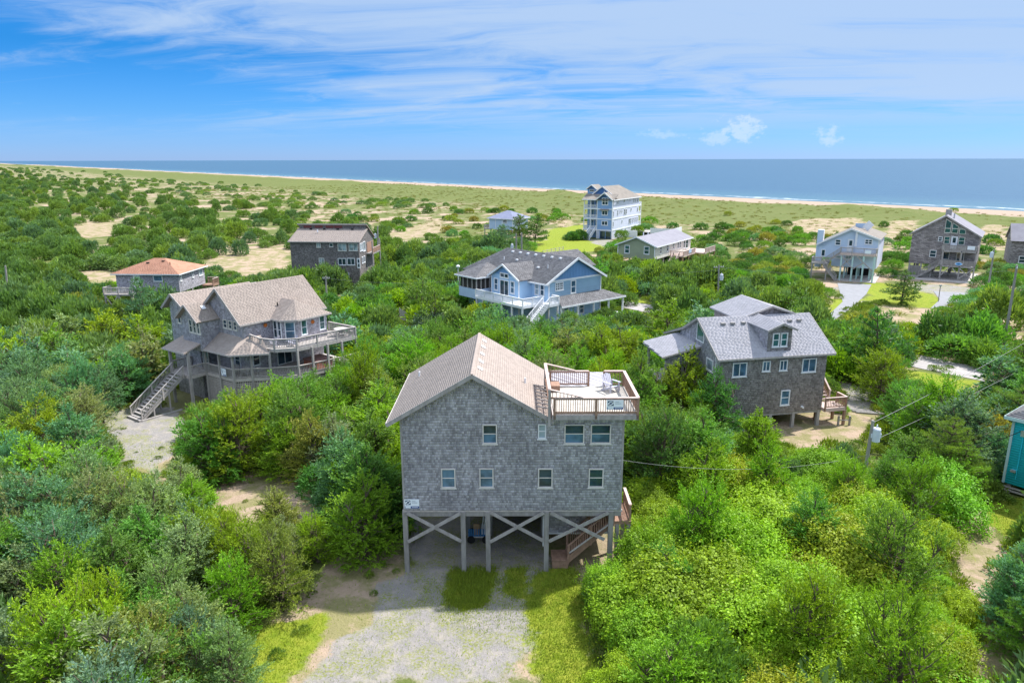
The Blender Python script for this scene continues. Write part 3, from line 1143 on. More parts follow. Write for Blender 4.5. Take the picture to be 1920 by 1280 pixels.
# ---- the nearest house: grey shingles on piles, roof deck
def build_roof_deck_house():
    H = house((0, 35.9), 0, 'grey shingle house on tall piles with a railed roof deck, nearest the camera', 'stilt_house')
    slope = (11.62 - 8.95) / 4.55
    poly = [(-6, 3.8), (6, 3.8), (6, 9.18), (2.15, 9.18), (-2.09, 11.55), (-6, 9.25)]
    wall = MB().prism([(a, .0, b) for a, b in poly], (0, 8.4, 0)).build('wall', 'shingle_w', H)
    wins = [(-1.59, -.81, 7.72, 8.83), (1.38, 1.81, 8.0, 8.84), (2.79, 3.86, 7.71, 8.82), (4.2, 5.28, 7.72, 8.82),
            (-3.87, -3.09, 5.15, 6.29), (-1.79, -1.02, 5.16, 6.30), (1.4, 2.19, 5.15, 6.29), (4.15, 4.96, 5.16, 6.27)]
    F = FY(0)
    shingle_face(wall, F, poly, 'shingle', wins, .15, .12, False, .048)
    for i, (a, b, c, d) in enumerate(wins):
        window(H, F, a, b, c, d, 1, 2, 'white' if i == 1 else 'tan_trim', 'glass_c' if i == 1 else ('glass_b' if i in (4, 5) else 'glass'), .06, low=None if i in (1, 6, 7) else 'glass_b')
    # lamp stands behind two of the lower windows
    for x in (6.0,):
        bar('corner_board', H, 'wood_grey', (x - .05, -.02, 3.78), (x - .05, -.02, 9.1), .1, .07)
    bar('corner_board', H, 'wood_grey', (-5.95, -.02, 3.78), (-5.95, -.02, 9.2), .1, .07)
    blk('band_board', H, 'wood_pale', (-6.05, -.045, 3.70), (6.05, .1, 3.80))
    # roof
    roof(H, [(-6.64, -.42, 9.02), (-2.09, -.42, 11.71), (-2.09, 8.75, 11.71), (-6.64, 8.75, 9.02)], 'roof_tan', .16, .145, .30)
    roof(H, [(-2.09, -.42, 11.71), (2.20, -.42, 9.17), (2.20, 8.75, 9.17), (-2.09, 8.75, 11.71)], 'roof_tan', .16, .145, .30)
    for (a, b) in (((-6.66, 8.92), (-2.09, 11.62)), ((-2.09, 11.62), (2.2, 9.08))):
        bar('rake_board', H, 'wood_grey', (a[0], -.45, a[1]), (b[0], -.45, b[1]), .05, .22)
    bar('eave_board', H, 'wood_pale', (-6.67, -.42, 8.95), (-6.67, 8.75, 8.95), .05, .16)
    for i in range(30):
        y = -.4 + 9.1 * i / 30
        bar('ridge_cap', H, 'roof_tan', (-2.09, y, 11.72), (-2.09, y + .34, 11.713), .14, .03)
    for y in (1.3, 2.7, 4.3, 5.9, 7.4):
        x = -1.72
        z = 11.71 - (x + 2.09) * .592
        bar('vent_patch', H, 'white', (x - .13, y, z + .125), (x + .13, y, z + .125 - .26 * .592), .36, .014, (0, 0, 1))
    for (x, y) in ((-5.7, 6.2), (.75, 3.4)):
        z = 9.02 + (x + 6.64) * .591 if x < -2 else 11.71 - (x + 2.09) * .592
        MB().tube([(x, y, z - .05), (x, y, z + .32)], .055, 8).build('vent_pipe', 'white', H)
    # roof deck
    zd = 9.53
    deck = MB().box((2.12, -.52, 9.25), (6.62, 4.45, zd - .045)).build('roof_deck', 'wood_pale', H)
    planks(deck, 2.2, 6.6, -.5, 4.42, zd, 'deck_pale', 'x', .15)
    bar('fascia', deck, 'wood_grey', (2.1, -.545, 9.37), (6.64, -.545, 9.37), .04, .24)
    bar('toe_board', deck, 'wood_pink', (2.2, -.42, zd + .06), (6.5, -.42, zd + .06), .04, .13)
    r = railing(H, [(2.22, -.5, zd), (6.58, -.5, zd), (6.58, 4.38, zd), (5.42, 4.38, zd)], .93, 'wood_red', 'wood_pink', 'wood_red', True, .118, 2.2, .13, .17, bal=.035)
    r2 = railing(H, [(4.5, 4.38, zd), (2.25, 4.38, zd)], .93, 'wood_red', 'wood_pink', 'wood_red', True, .118, 2.2, .13, .17, bal=.035)
    # higher rail over the steps on the roof side, falling to both ends
    for y in (-.5, 4.38):
        bar('slope_rail', H, 'wood_pink', (1.95, y, zd + 1.38), (3.7, y, zd + .95), .15, .05)
        bar('slope_rail', H, 'wood_red', (1.95, y, zd + .92), (3.4, y, zd + .86), .05, .10)
        bar('post', H, 'wood_grey', (1.95, y, 8.9), (1.95, y, zd + 1.36), .13, .13)
        for i in range(7):
            x = 2.1 + .2 * i
            bar('baluster', H, 'wood_red', (x, y, zd + .86), (x, y, zd + 1.36 - (x - 1.95) * .245), .035, .035)
    bar('side_rail', H, 'wood_pink', (1.95, -.5, zd + 1.39), (1.95, 4.38, zd + 1.39), .17, .05)
    bar('side_rail', H, 'wood_red', (1.95, -.5, zd + .5), (1.95, 4.38, zd + .5), .05, .12)
    for i in range(1, 32):
        y = -.5 + 4.88 * i / 32
        bar('baluster', H, 'wood_red', (2.02, y, 9.3), (2.02, y, zd + 1.34), .035, .035)
    for i in range(7):
        y = .1 + .62 * i
        bar('bracket', H, 'wood_grey', (1.30, y, 9.78), (2.0, y, 9.66), .06, .06)
    blk('bench', H, 'wood_red', (2.25, 3.2, zd + .02), (2.75, 4.2, zd + .38))
    # piles, beams, bracing
    px_ = [-5.93, -2.73, -1.36, 1.89, 5.45]
    for y, xs in ((.05, px_), (4.1, px_), (8.2, px_)):
        for x in xs:
            blk('pile', H, 'wood_post', (x - .13, y - .13, -.4), (x + .13, y + .13, 3.70))
        blk('beam', H, 'wood_post', (-6.0, y - .06, 3.42), (6.0, y + .06, 3.685))
    for i in range(16):
        x = -5.8 + 11.6 * i / 15
        blk('joist', H, 'wood_post', (x - .03, .15, 3.50), (x + .03, 8.1, 3.69))
    br = [((-5.8, 3.68), (-2.85, 1.95)), ((-5.8, 1.95), (-2.85, 3.68)), ((-1.2, 3.70), (1.74, 1.95)), ((-1.24, 1.93), (1.72, 3.70)),
          ((2.03, 1.93), (5.30, 3.68)), ((2.1, 3.70), (5.1, 2.05))]
    for i, (a, b) in enumerate(br):
        bar('brace', H, 'wood_grey', (a[0], -.11 - .045 * (i % 2), a[1]), (b[0], -.11 - .045 * (i % 2), b[1]), .045, .19)
    # store under the house
    st_ = MB().box((2.1, 2.2, 1.15), (5.75, 8.0, 3.48)).build('store_room', 'shingle_w', H)
    shingle_face(st_, FY(2.2), [(2.1, 1.2), (5.75, 1.2), (5.75, 3.45), (2.1, 3.45)], 'shingle', (), .15, .15)
    bar('skirt_board', st_, 'white', (2.05, 2.16, 1.16), (5.8, 2.16, 1.16), .05, .10)
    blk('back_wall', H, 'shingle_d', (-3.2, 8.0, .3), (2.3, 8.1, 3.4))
    # stairs on the right
    land = MB().box((2.25, .25, .0), (3.15, 1.35, .50)).build('stair_landing', 'wood_red', H)
    planks(land, 2.22, 3.2, .22, 1.38, .54, 'wood_red', 'y', .14)
    stairs(H, (3.1, .8, .5), (5.7, .8, 3.0), 1.05, 12, 'wood_red', (True, True), 'wood_red', 'wood_red', True, .92, .17)
    bar('hand_rail', H, 'wood_pale', (3.2, .16, 1.05), (5.6, .16, 3.0), .06, .08)
    up = MB().box((5.7, .2, 2.80), (6.6, 2.4, 2.96)).build('upper_landing', 'wood_red', H)
    planks(up, 5.68, 6.62, .18, 2.42, 3.0, 'wood_red', 'x', .14)
    for (x, y) in ((5.85, .3), (6.5, .3), (6.5, 2.3)):
        blk('post', H, 'wood_post', (x - .1, y - .1, -.3), (x + .1, y + .1, 2.8))
    railing(H, [(6.55, .3, 3.0), (6.55, 2.4, 3.0)], .95, 'wood_red', 'wood_pink', 'wood_red', True, .13, 2.2)
    # white drain pipe
    MB().tube([(1.74, .30, 1.4), (1.74, .30, 3.6)], .05, 8).build('drain_pipe', 'white', H)
    return H


build_roof_deck_house()
sign_board((-5.93, 35.9 - .055, 3.93), 0, .82, .55, 'white rental sign with navy emblem on the lower left corner of the grey house')
sign_board((4.92, 35.9 - .60, 9.84), 0, .88, .53, 'white rental sign with navy emblem hung on the roof deck railing')


# ---- big shingle house with wrap-around decks, left
def build_wrap_deck_house():
    o = (-25.65, 66.12)
    H = house(o, -35.5, 'large grey shingle house with two wrap-around decks and a long front stair', 'beach_house')
    zg = zt(o)
    e, r_, rx = 7.6, 10.57, -3.15
    # main block with the tall gable
    poly = [(-6.3, zg), (0, zg), (0, e + .1), (rx, r_ - .15), (-6.3, 8.1)]
    main = MB().prism([(a, 0, b) for a, b in poly], (0, 9.5, 0)).build('wall', 'shingle_w', H)
    hol = [(-2.94, -2.31, 6.70, 7.55), (-2.07, -1.5, 6.70, 7.55), (-1.25, -.72, 6.70, 7.55)]
    shingle_face(main, FY(0), [(-6.3, 5.0), (0, 5.0), (0, e + .1), (rx, r_ - .15), (-6.3, 8.1)], 'shingle', hol, .17, .16)
    for h in hol:
        window(H, FY(0), *h, 1, 2, 'cream', 'glass', .07)
    shingle_face(main, FXp(0), [(0, 5.0), (3.5, 5.0), (3.5, e), (0, e)], 'shingle', [(2.05, 3.1, 5.2, 7.3)], .17, .16)
    roof(H, [(rx, -.45, r_), (.35, -.45, 7.42), (.35, 9.95, 7.42), (rx, 9.95, r_)], 'roof_tan', .16, .18, .34)
    roof(H, [(-6.9, -.45, 7.6), (rx, -.45, r_), (rx, 9.95, r_), (-6.9, 9.95, 7.6)], 'roof_tan', .16, .18, .34)
    for a, b in (((-6.9, 7.52), (rx, r_ - .07)), ((rx, r_ - .07), (.35, 7.33))):
        bar('rake_board', H, 'wood_grey', (a[0], -.48, a[1]), (b[0], -.48, b[1]), .06, .24)
    bar('eave_board', H, 'wood_pale', (.38, -.45, 7.36), (.38, 9.95, 7.36), .05, .16)
    # projecting hipped room on the deck side
    tb = MB().prism([(-.5, 3.35, 5.0), (1.5, 3.35, 5.0), (2.6, 4.4, 5.0), (2.6, 8.0, 5.0), (-.5, 8.0, 5.0)], (0, 0, 2.55)).build('hipped_room', 'shingle_w', H)
    shingle_face(tb, FXp(2.6), [(4.4, 5.0), (8.0, 5.0), (8.0, 7.5), (4.4, 7.5)], 'shingle', [(4.75, 5.45, 5.75, 7.25), (7.0, 7.7, 5.85, 7.3)], .17, .16)
    window(H, FXp(2.6), 4.75, 5.45, 5.75, 7.25, 1, 2, 'white', 'glass_g')
    window(H, FXp(2.6), 7.0, 7.7, 5.85, 7.3, 1, 2, 'white', 'glass_g')
    AF = Face((1.5, 3.35, 0), (1.1 / 1.52, 1.05 / 1.52, 0), (1.05 / 1.52, -1.1 / 1.52, 0))
    window(H, AF, .30, 1.25, 5.35, 7.2, 1, 2, 'white', 'glass_b')
    Fb = FY(3.35)
    window(H, Fb, .25, .85, 5.5, 7.25, 1, 2, 'white', 'glass')
    window(H, Fb, .92, 1.46, 5.5, 7.25, 1, 2, 'white', 'glass')
    A, B = (.75, 5.7, 8.95), (-1.6, 5.7, 8.95)
    roof(H, [(1.75, 3.0, 7.45), (2.95, 4.15, 7.45), A], 'roof_tan', .12, .18, .34)
    roof(H, [(-.3, 3.0, 7.45), (1.75, 3.0, 7.45), A, B], 'roof_tan', .12, .18, .34)
    roof(H, [(2.95, 4.15, 7.45), (2.95, 8.35, 7.45), A], 'roof_tan', .12, .18, .34)
    roof(H, [(2.95, 8.35, 7.45), (-.3, 8.35, 7.45), B, A], 'roof_tan', .12, .18, .34)
    for a, b in (((-.3, 2.98), (1.76, 2.98)), ((1.76, 2.98), (2.98, 4.14)), ((2.98, 4.14), (2.98, 8.37))):
        bar('eave_board', H, 'wood_pale', (*a, 7.38), (*b, 7.38), .05, .15)
    for y in (2.55, 6.2):
        x = .03 if y < 3 else 2.63
        MB().tube([(x, y, 6.85), (x + .06, y, 6.85)], [.2, .2], 12).build('sun_ornament', 'orange', H)
    # left wing with its own gable
    wx, wr = -9.4, 9.56
    pw = [(-10.6, zg), (-5.9, zg), (-5.9, 7.0), (wx, wr - .15), (-10.6, 8.55)]
    wing = MB().prism([(a, -1.0, b) for a, b in pw], (0, 9.5, 0)).build('wing_wall', 'shingle_w', H)
    hw = [(-9.25, -8.65, 6.55, 7.75), (-8.3, -7.7, 6.55, 7.75)]
    shingle_face(wing, FY(-1), [(-10.6, zg), (-5.9, zg), (-5.9, 7.0), (wx, wr - .15), (-10.6, 8.55)], 'shingle', hw, .17, .16)
    for h in hw:
        window(H, FY(-1), *h, 1, 2, 'cream', 'glass', .07)
    roof(H, [(wx, -1.5, wr), (-5.2, -1.5, 6.75), (-5.2, 8.9, 6.75), (wx, 7.6, wr)], 'roof_tan', .14, .18, .34)
    roof(H, [(-11.3, -1.5, 8.0), (wx, -1.5, wr), (wx, 7.6, wr), (-11.3, 8.9, 8.0)], 'roof_tan', .14, .18, .34)
    bar('rake_board', H, 'wood_grey', (-11.32, -1.53, 7.92), (wx, -1.53, wr - .07), .06, .24)
    bar('rake_board', H, 'wood_grey', (wx, -1.53, wr - .07), (-6.6, -1.53, 7.72), .06, .24)
    # gabled bay between them
    bx, bt = -5.36, 9.1
    pb = [(-6.85, 4.6), (-3.75, 4.6), (-3.75, 7.72), (bx, bt - .15), (-6.85, 7.78)]
    bay = MB().prism([(a, -2.0, b) for a, b in pb], (0, 3.0, 0)).build('bay_wall', 'shingle_w', H)
    hb = [(-5.55, -5.0, 6.3, 7.62), (-4.85, -4.35, 6.3, 7.62), (-4.22, -3.75, 6.3, 7.6)]
    shingle_face(bay, FY(-2), pb, 'shingle', hb, .17, .16)
    shingle_face(bay, FXp(-3.75), [(-2, 4.6), (0, 4.6), (0, 7.7), (-2, 7.7)], 'shingle', (), .17, .16)
    for h in hb:
        window(H, FY(-2), *h, 1, 2, 'cream', 'glass', .07)
    roof(H, [(bx, -2.5, bt), (-3.45, -2.5, 7.55), (-3.45, 0, 7.55), (bx, 1.4, bt)], 'roof_tan', .14, .18, .34)
    roof(H, [(-7.25, -2.5, 7.6), (bx, -2.5, bt), (bx, 1.4, bt), (-7.25, 1.4, 7.6)], 'roof_tan', .14, .18, .34)
    for a, b in (((-7.27, 7.52), (bx, bt - .07)), ((bx, bt - .07), (-3.42, 7.47))):
        bar('rake_board', H, 'wood_grey', (a[0], -2.53, a[1]), (b[0], -2.53, b[1]), .06, .2)
    bar('skylight', H, 'white', (-4.85, -.9, 8.80), (-4.5, -.9, 8.52), .4, .05)
    # entrance and ground storey
    door(H, FY(-1.03), -5.35, -4.5, 2.45, 4.45, 'glass_g', None, 'cream', 'entrance_door')
    # porch deck (lower)
    z1 = 2.4
    dk = [(-7.6, -3.4), (-4.1, -3.4), (-4.1, -1.6), (.2, -1.5), (1.3, -.2), (2.6, .9), (4.25, 2.9), (5.2, 7.6), (5.2, 9.6), (-.2, 9.6), (-.2, -.1), (-7.6, -.1)]
    d1 = MB().prism([(a, b, z1 - .32) for a, b in dk], (0, 0, .32)).build('lower_deck', 'wood_pale', H)
    ed = [dk[2], dk[3], dk[4], dk[5], dk[6], dk[7], dk[8]]
    railing(H, [(a, b, z1) for a, b in ed], .95, 'wood_grey', 'wood_pale', 'wood_grey', True, .15, 1.9, .14)
    railing(H, [(-4.15, -3.35, z1), (-4.15, -1.7, z1)], .95, 'wood_grey', 'wood_pale', 'wood_grey', True, .15, 1.9)
    railing(H, [(-7.5, -3.3, z1), (-7.5, -1.1, z1)], .95, 'wood_grey', 'wood_pale', 'wood_grey', True, .15, 1.9)
    for (x, y) in ((-4.1, -1.6), (-1.9, -1.55), (.2, -1.5), (1.3, -.2), (2.6, .9), (4.22, 2.9), (4.55, 4.4), (4.9, 6.0), (5.15, 7.6), (5.15, 9.5)):
        blk('post', H, 'wood_grey', (x - .09, y - .09, zg - .2), (x + .09, y + .09, 4.95))
    for (x, y) in ((-7.4, -3.3), (-4.2, -3.3)):
        blk('post', H, 'wood_grey', (x - .12, y - .12, zg - .2), (x + .12, y + .12, 4.75))
    # lattice skirt: each panel with its own slats
    lat = [dk[2], dk[3], dk[4], dk[5], dk[6], dk[7]]
    for i in range(len(lat) - 1):
        a, b = np.array(lat[i]), np.array(lat[i + 1])
        u = (b - a) / np.linalg.norm(b - a)
        n = np.array([u[1], -u[0]])
        L = np.linalg.norm(b - a)
        pn = MB()
        f = Face((*(a - n * .12), 0), (*u, 0), (*n, 0))
        for k in range(int(L / .16)):
            pn.obox(f.o, f.u, f.z, f.n, (.16 * k, .16 * k + .075), (zg, z1 - .32), (0, .02))
        for k in range(int((z1 - zg - .3) / .16)):
            pn.obox(f.o, f.u, f.z, f.n, (0, L), (zg + .16 * k, zg + .16 * k + .075), (.02, .04))
        tag(pn.build('lattice', 'wood_pale', H), kind='stuff')
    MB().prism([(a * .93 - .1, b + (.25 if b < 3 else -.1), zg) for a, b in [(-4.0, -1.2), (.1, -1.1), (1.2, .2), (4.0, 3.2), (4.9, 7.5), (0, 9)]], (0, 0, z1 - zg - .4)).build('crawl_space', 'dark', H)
    # porch room wall seen below the porch roof
    shingle_face(main, FXp(0.0), [(0, 2.4), (9.4, 2.4), (9.4, 4.9), (0, 4.9)], 'shingle', [(3.6, 5.4, 2.5, 4.5)], .17, .16)
    window(H, FXp(0), .8, 1.6, 3.1, 4.5, 1, 2, 'white', 'glass')
    window(H, FXp(0), 3.6, 5.4, 2.5, 4.5, 2, 1, 'white', 'glass', name='sliding_door', sill=False)
    shingle_face(main, FY(0), [(-4.0, 2.4), (0, 2.4), (0, 4.9), (-4.0, 4.9)], 'shingle', [(-1.6, -.7, 3.0, 4.4)], .17, .16)
    window(H, FY(0), -1.6, -.7, 3.0, 4.4, 1, 2, 'white', 'glass')
    # porch roof, faceted
    zr, zi = 4.82, 6.1
    roof(H, [(-4.3, -1.95, zr), (.35, -1.85, zr), (-.2, -.01, zi), (-4.3, -.01, zi)], 'roof_tan', .12, .18, .34, 'porch_roof')
    roof(H, [(.35, -1.85, zr), (1.6, -.45, zr), (.3, .9, zi), (-.2, -.01, zi)], 'roof_tan', .12, .18, .34, 'porch_roof')
    roof(H, [(1.6, -.45, zr), (2.75, .75, zr), (.5, 1.6, zi), (.3, .9, zi)], 'roof_tan', .12, .18, .34, 'porch_roof')
    roof(H, [(-7.9, -3.75, 4.75), (-4.0, -3.75, 4.75), (-4.0, -.9, 5.75), (-7.9, -.9, 5.75)], 'roof_tan', .12, .18, .34, 'porch_roof')
    for a, b in (((-4.3, -1.98), (.36, -1.88)), ((.36, -1.88), (1.63, -.46)), ((1.63, -.46), (2.78, .75))):
        bar('eave_board', H, 'wood_pale', (*a, zr - .07), (*b, zr - .07), .05, .16)
    bar('eave_board', H, 'wood_pale', (-7.9, -3.78, 4.68), (-4.0, -3.78, 4.68), .05, .16)
    # upper deck
    z2 = 5.1
    du = [(-.05, 1.1), (1.2, 1.0), (2.8, 1.35), (4.25, 2.9), (5.2, 9.6), (-.2, 9.6), (-.2, 1.1)]
    d2 = MB().prism([(a, b, z2 - .34) for a, b in du[:-1]], (0, 0, .34)).build('upper_deck', 'wood_pale', H)
    railing(H, [(.35, .5, z2 + .35), (1.3, 1.0, z2), (2.8, 1.38, z2), (4.2, 2.92, z2), (5.12, 9.5, z2), (1.0, 9.55, z2)], .95, 'wood_grey', 'wood_pale', 'wood_grey', True, .15, 1.9, .13)
    # front stair
    stairs(H, (-5.85, -8.1, zg), (-5.85, -3.5, z1), 1.9, 15, 'wood_grey', (True, True), 'wood_pale', 'wood_grey', True, .95, .17)
    blk('sill_board', H, 'wood_grey', (-6.9, -8.4, zg - .1), (-4.7, -8.15, zg + .18))
    blk('sill_board', H, 'wood_grey', (-4.8, -8.15, zg - .1), (-4.62, -4.2, zg + .12))
    for y in (-6.8, -5.2):
        for x in (-6.75, -4.95):
            blk('post', H, 'wood_grey', (x - .06, y - .06, zg), (x + .06, y + .06, zg + (y + 8.1) * .7))
    for (x, y, z) in ((-.6, 4.6, 8.45),):
        MB().tube([(x, y, z - .1), (x, y, z + .3)], .06, 8).build('vent_pipe', 'dark', H)
    return H


WD = build_wrap_deck_house()


def on_wd(x, y, z):
    a = math.radians(-35.5)
    return (-25.65 + x * math.cos(a) - y * math.sin(a), 66.12 + x * math.sin(a) + y * math.cos(a), z)


# ---- orange hip roof house
def build_orange_roof_house():
    o = ground(340, 560)
    o = (-51.28, 109.2)
    H = house(o, -3, 'low grey shingle house with an orange hip roof and a stilted side deck', 'stilt_house')
    zg = zt(o)
    x0, x1, y0, y1, zb, ze = -10.3, -.35, .4, 8.9, 2.6, 5.5
    MB().box((x0, y0, zb), (x1, y1, ze)).build('wall', 'shingle_w', H)
    e = [(-10.85, -.1, 5.5), (.1, -.1, 5.5), (.1, 9.4, 5.5), (-10.85, 9.4, 5.5)]
    a, b = (-6.2, 4.65, 7.35), (-4.5, 4.65, 7.35)
    for q in ([e[0], e[1], b, a], [e[1], e[2], b], [e[2], e[3], a, b], [e[3], e[0], a]):
        roof(H, q, 'roof_orange', .12, .22, .4)
    for i in range(4):
        p, q = e[i], e[(i + 1) % 4]
        bar('fascia', H, 'white', (p[0], p[1], 5.42), (q[0], q[1], 5.42), .05, .16)
    F = FY(y0)
    door(H, F, -7.5, -6.5, 2.75, 5.2, 'white', [(.30, .42, .74, .80), (.58, .70, .74, .80)])
    window(H, F, -4.3, -2.85, 4.3, 5.25, 1, 1, 'white', 'glass_b', .09)
    G = FXp(x1)
    window(H, G, .75, 1.3, 4.25, 5.25, 1, 2, 'white', 'glass', .12)
    window(H, G, 4.6, 5.2, 4.2, 5.25, 1, 2, 'white', 'glass', .12)
    window(H, G, 6.9, 8.2, 4.1, 5.25, 1, 1, 'white', 'glass_c', .12)
    for x in (x0 + .2, -6.8, -3.6, x1 - .2):
        for y in (.7, 4.6, 8.6):
            blk('pile', H, 'wood_grey', (x - .13, y - .13, zg - .3), (x + .13, y + .13, zb))
    d = MB().box((-11.3, -1.8, 2.42), (-6.6, .38, 2.65)).build('deck', 'wood_pale', H)
    railing(H, [(-11.25, .3, 2.65), (-11.25, -1.75, 2.65), (-6.65, -1.75, 2.65)], 1.0, 'wood_grey', 'wood_pale', 'wood_pale', False, .16, 2.2)
    for x in (-11.1, -9.0, -6.8):
        blk('deck_post', H, 'wood_grey', (x - .11, -1.75, zg - .3), (x + .11, -1.53, 2.42))
    for a_, b_ in ((-11.0, -9.1), (-9.1, -11.0), (-8.9, -6.9)):
        bar('brace', H, 'wood_pale', (a_, -1.80, 2.35), (b_, -1.80, zg + .3), .05, .16)
    MB().tube([(-8.2, .8, zg), (-8.2, .8, 2.5)], .45, 12).build('water_tank', 'metal', H)
    r = MB().box((-.3, 7.6, 2.3), (1.6, 9.6, 2.55)).build('rear_deck', 'wood_red', H)
    railing(H, [(1.55, 7.6, 2.55), (1.55, 9.6, 2.55), (-.2, 9.6, 2.55)], 1.0, 'wood_red', 'wood_pink', 'wood_red', False, .16, 2.2)
    blk('post', H, 'wood_post', (1.4, 7.6, zg - .3), (1.6, 7.8, 2.3))
    blk('post', H, 'wood_post', (1.4, 9.4, zg - .3), (1.6, 9.6, 2.3))
    for (x, y, z) in ((-6.4, 3.0, 6.75), (-4.2, 3.6, 6.95)):
        blk('roof_vent', H, 'dark', (x - .2, y - .15, z), (x + .2, y + .15, z + .14))
    MB().tube([(-2.6, 2.6, 6.4), (-2.6, 2.6, 7.0)], .06, 6).build('vent_pipe', 'dark', H)


build_orange_roof_house()


# ---- light grey roof with a gabled dormer, right
def build_dormer_house():
    o = (17.15, 56.67)
    H = house(o, 11, 'brown-grey shingle house with light grey roof and a gabled front dormer', 'stilt_house')
    zb, ze = 1.5, 6.32
    prof = [(0, zb), (8.0, zb), (8.0, 7.05), (6.71, 7.55), (3.9, 9.05), (0, 6.62)]
    body = MB().prism([(0, a, b) for a, b in prof], (9.8, 0, 0)).build('wall', 'shingle_m', H)
    wins = [(1.14, 2.43, 4.92, 6.15, 2, 1), (3.83, 4.55, 5.25, 6.16, 2, 1), (5.40, 6.13, 5.22, 6.16, 2, 1), (7.5, 8.82, 4.95, 6.16, 2, 1), (5.78, 6.62, 2.13, 3.47, 1, 2)]
    F = FY(0)
    shingle_face(body, F, [(0, zb), (9.8, zb), (9.8, 6.5), (0, 6.5)], 'shingle_b', [q[:4] for q in wins], .16, .15)
    for q in wins:
        window(H, F, *q, 'white', 'glass_b', .08)
    G = FXm(0)
    gh = [(1.05, 2.3, 5.05, 6.1)]
    shingle_face(body, G, prof, 'shingle', gh + [(3.1, 4.5, 7.1, 8.7)], .16, .15)
    window(H, G, 1.05, 2.3, 5.05, 6.1, 1, 1, 'white', 'glass_c', .09)
    # tall window with a raked head
    A = (G.o, G.u, G.z, G.n)
    tw = MB()
    P = [(3.05, 7.1), (4.5, 7.1), (4.5, 8.62), (4.32, 8.72), (3.05, 7.95)]
    for i in range(len(P)):
        p, q = P[i], P[(i + 1) % len(P)]
        a, b = G.p(*p), G.p(*q)
        c = G.p(3.8, 7.8)
        k = .11
        tw.prism([a, b, b + (c - b) * k, a + (c - a) * k], G.n * .07)
    w_ = tw.build('window', 'white', H)
    MB().prism([G.p(3.8 + (u - 3.8) * .92, 7.8 + (z - 7.8) * .92) for u, z in P], G.n * .03).build('pane', 'glass_g', w_)
    MB().tube([G.p(.55, 2.0, .06), G.p(.55, 6.1, .06), G.p(.75, 6.5, .06)], .045, 6).build('down_pipe', 'white', H)
    # roof
    roof(H, [(-.36, -.42, 6.60), (10.3, -.42, 6.60), (10.3, 3.9, 9.21), (-.36, 3.9, 9.21)], 'roof_grey', .15, .17, .34)
    roof(H, [(-.36, 3.9, 9.21), (10.3, 3.9, 9.21), (10.3, 6.71, 7.72), (-.36, 6.71, 7.72)], 'roof_grey', .15)
    roof(H, [(-.36, 6.71, 7.72), (10.3, 6.71, 7.72), (10.3, 10.9, 6.25), (-.36, 10.9, 6.25)], 'roof_grey', .15)
    back = [(8.0, 6.9), (10.6, 6.05), (10.6, 5.2), (8.0, 5.2)]
    MB().prism([(-.05, a, b) for a, b in back], (.1, 0, 0)).build('side_wall', 'shingle_w', H)
    bar('eave_board', H, 'wood_pale', (-.36, -.45, 6.53), (10.3, -.45, 6.53), .05, .16)
    for x in (-.38, 10.32):
        bar('rake_board', H, 'wood_grey', (x, -.42, 6.52), (x, 3.9, 9.13), .05, .2)
        bar('rake_board', H, 'wood_grey', (x, 3.9, 9.13), (x, 6.71, 7.64), .05, .2)
        bar('rake_board', H, 'wood_grey', (x, 6.71, 7.64), (x, 10.9, 6.17), .05, .2)
    # dormer
    y0 = .12
    pd = [(4.22, 6.75), (6.4, 6.75), (6.4, 8.75), (5.31, 9.2), (4.22, 8.75)]
    dm = MB().prism([(a, y0, b) for a, b in pd], (0, 3.6, 0)).build('dormer', 'shingle_m', H)
    dw = [(4.62, 5.24, 7.30, 8.48), (5.36, 5.98, 7.30, 8.48)]
    shingle_face(dm, FY(y0), pd, 'shingle_b', dw, .16, .15)
    shingle_face(dm, FXm(4.22), [(y0, 6.95), (3.4, 8.75), (y0, 8.75)], 'shingle', (), .16, .15)
    for q in dw:
        window(H, FY(y0), *q, 1, 2, 'white', 'glass_g', .08)
    roof(H, [(3.95, y0 - .35, 8.78), (5.31, y0 - .35, 9.36), (5.31, 4.2, 9.36), (3.95, 3.6, 8.78)], 'roof_grey', .1, .17, .34)
    roof(H, [(5.31, y0 - .35, 9.36), (6.67, y0 - .35, 8.78), (6.67, 3.6, 8.78), (5.31, 4.2, 9.36)], 'roof_grey', .1, .17, .34)
    for a, b in (((3.95, 8.72), (5.31, 9.30)), ((5.31, 9.30), (6.67, 8.72))):
        bar('rake_board', H, 'wood_grey', (a[0], y0 - .38, a[1]), (b[0], y0 - .38, b[1]), .05, .16)
    # taller cross gable behind the ridge
    pc = [(3.9, 7.5), (9.7, 7.5), (9.7, 8.85), (6.66, 9.80), (3.9, 8.92)]
    cg = MB().prism([(a, 4.2, b) for a, b in pc], (0, 5.0, 0)).build('cross_gable', 'shingle_m', H)
    shingle_face(cg, FY(4.2), pc, 'shingle_b', (), .16, .15)
    roof(H, [(3.45, 3.85, 8.90), (6.66, 3.85, 9.97), (6.66, 9.4, 9.97), (3.45, 9.4, 8.90)], 'roof_grey', .12, .17, .34)
    roof(H, [(6.66, 3.85, 9.97), (9.95, 3.85, 8.86), (9.95, 9.4, 8.86), (6.66, 9.4, 9.97)], 'roof_grey', .12, .17, .34)
    for a, b in (((3.45, 8.84), (6.66, 9.91)), ((6.66, 9.91), (9.95, 8.80))):
        bar('rake_board', H, 'wood_pale', (a[0], 3.82, a[1]), (b[0], 3.82, b[1]), .05, .16)
    for x in (1.6, 2.5, 3.5, 7.9, 8.8):
        y = 3.0
        z = 6.60 + (y + .42) * .604
        blk('roof_vent', H, 'wood_post', (x - .17, y - .14, z + .02), (x + .17, y + .14, z + .20))
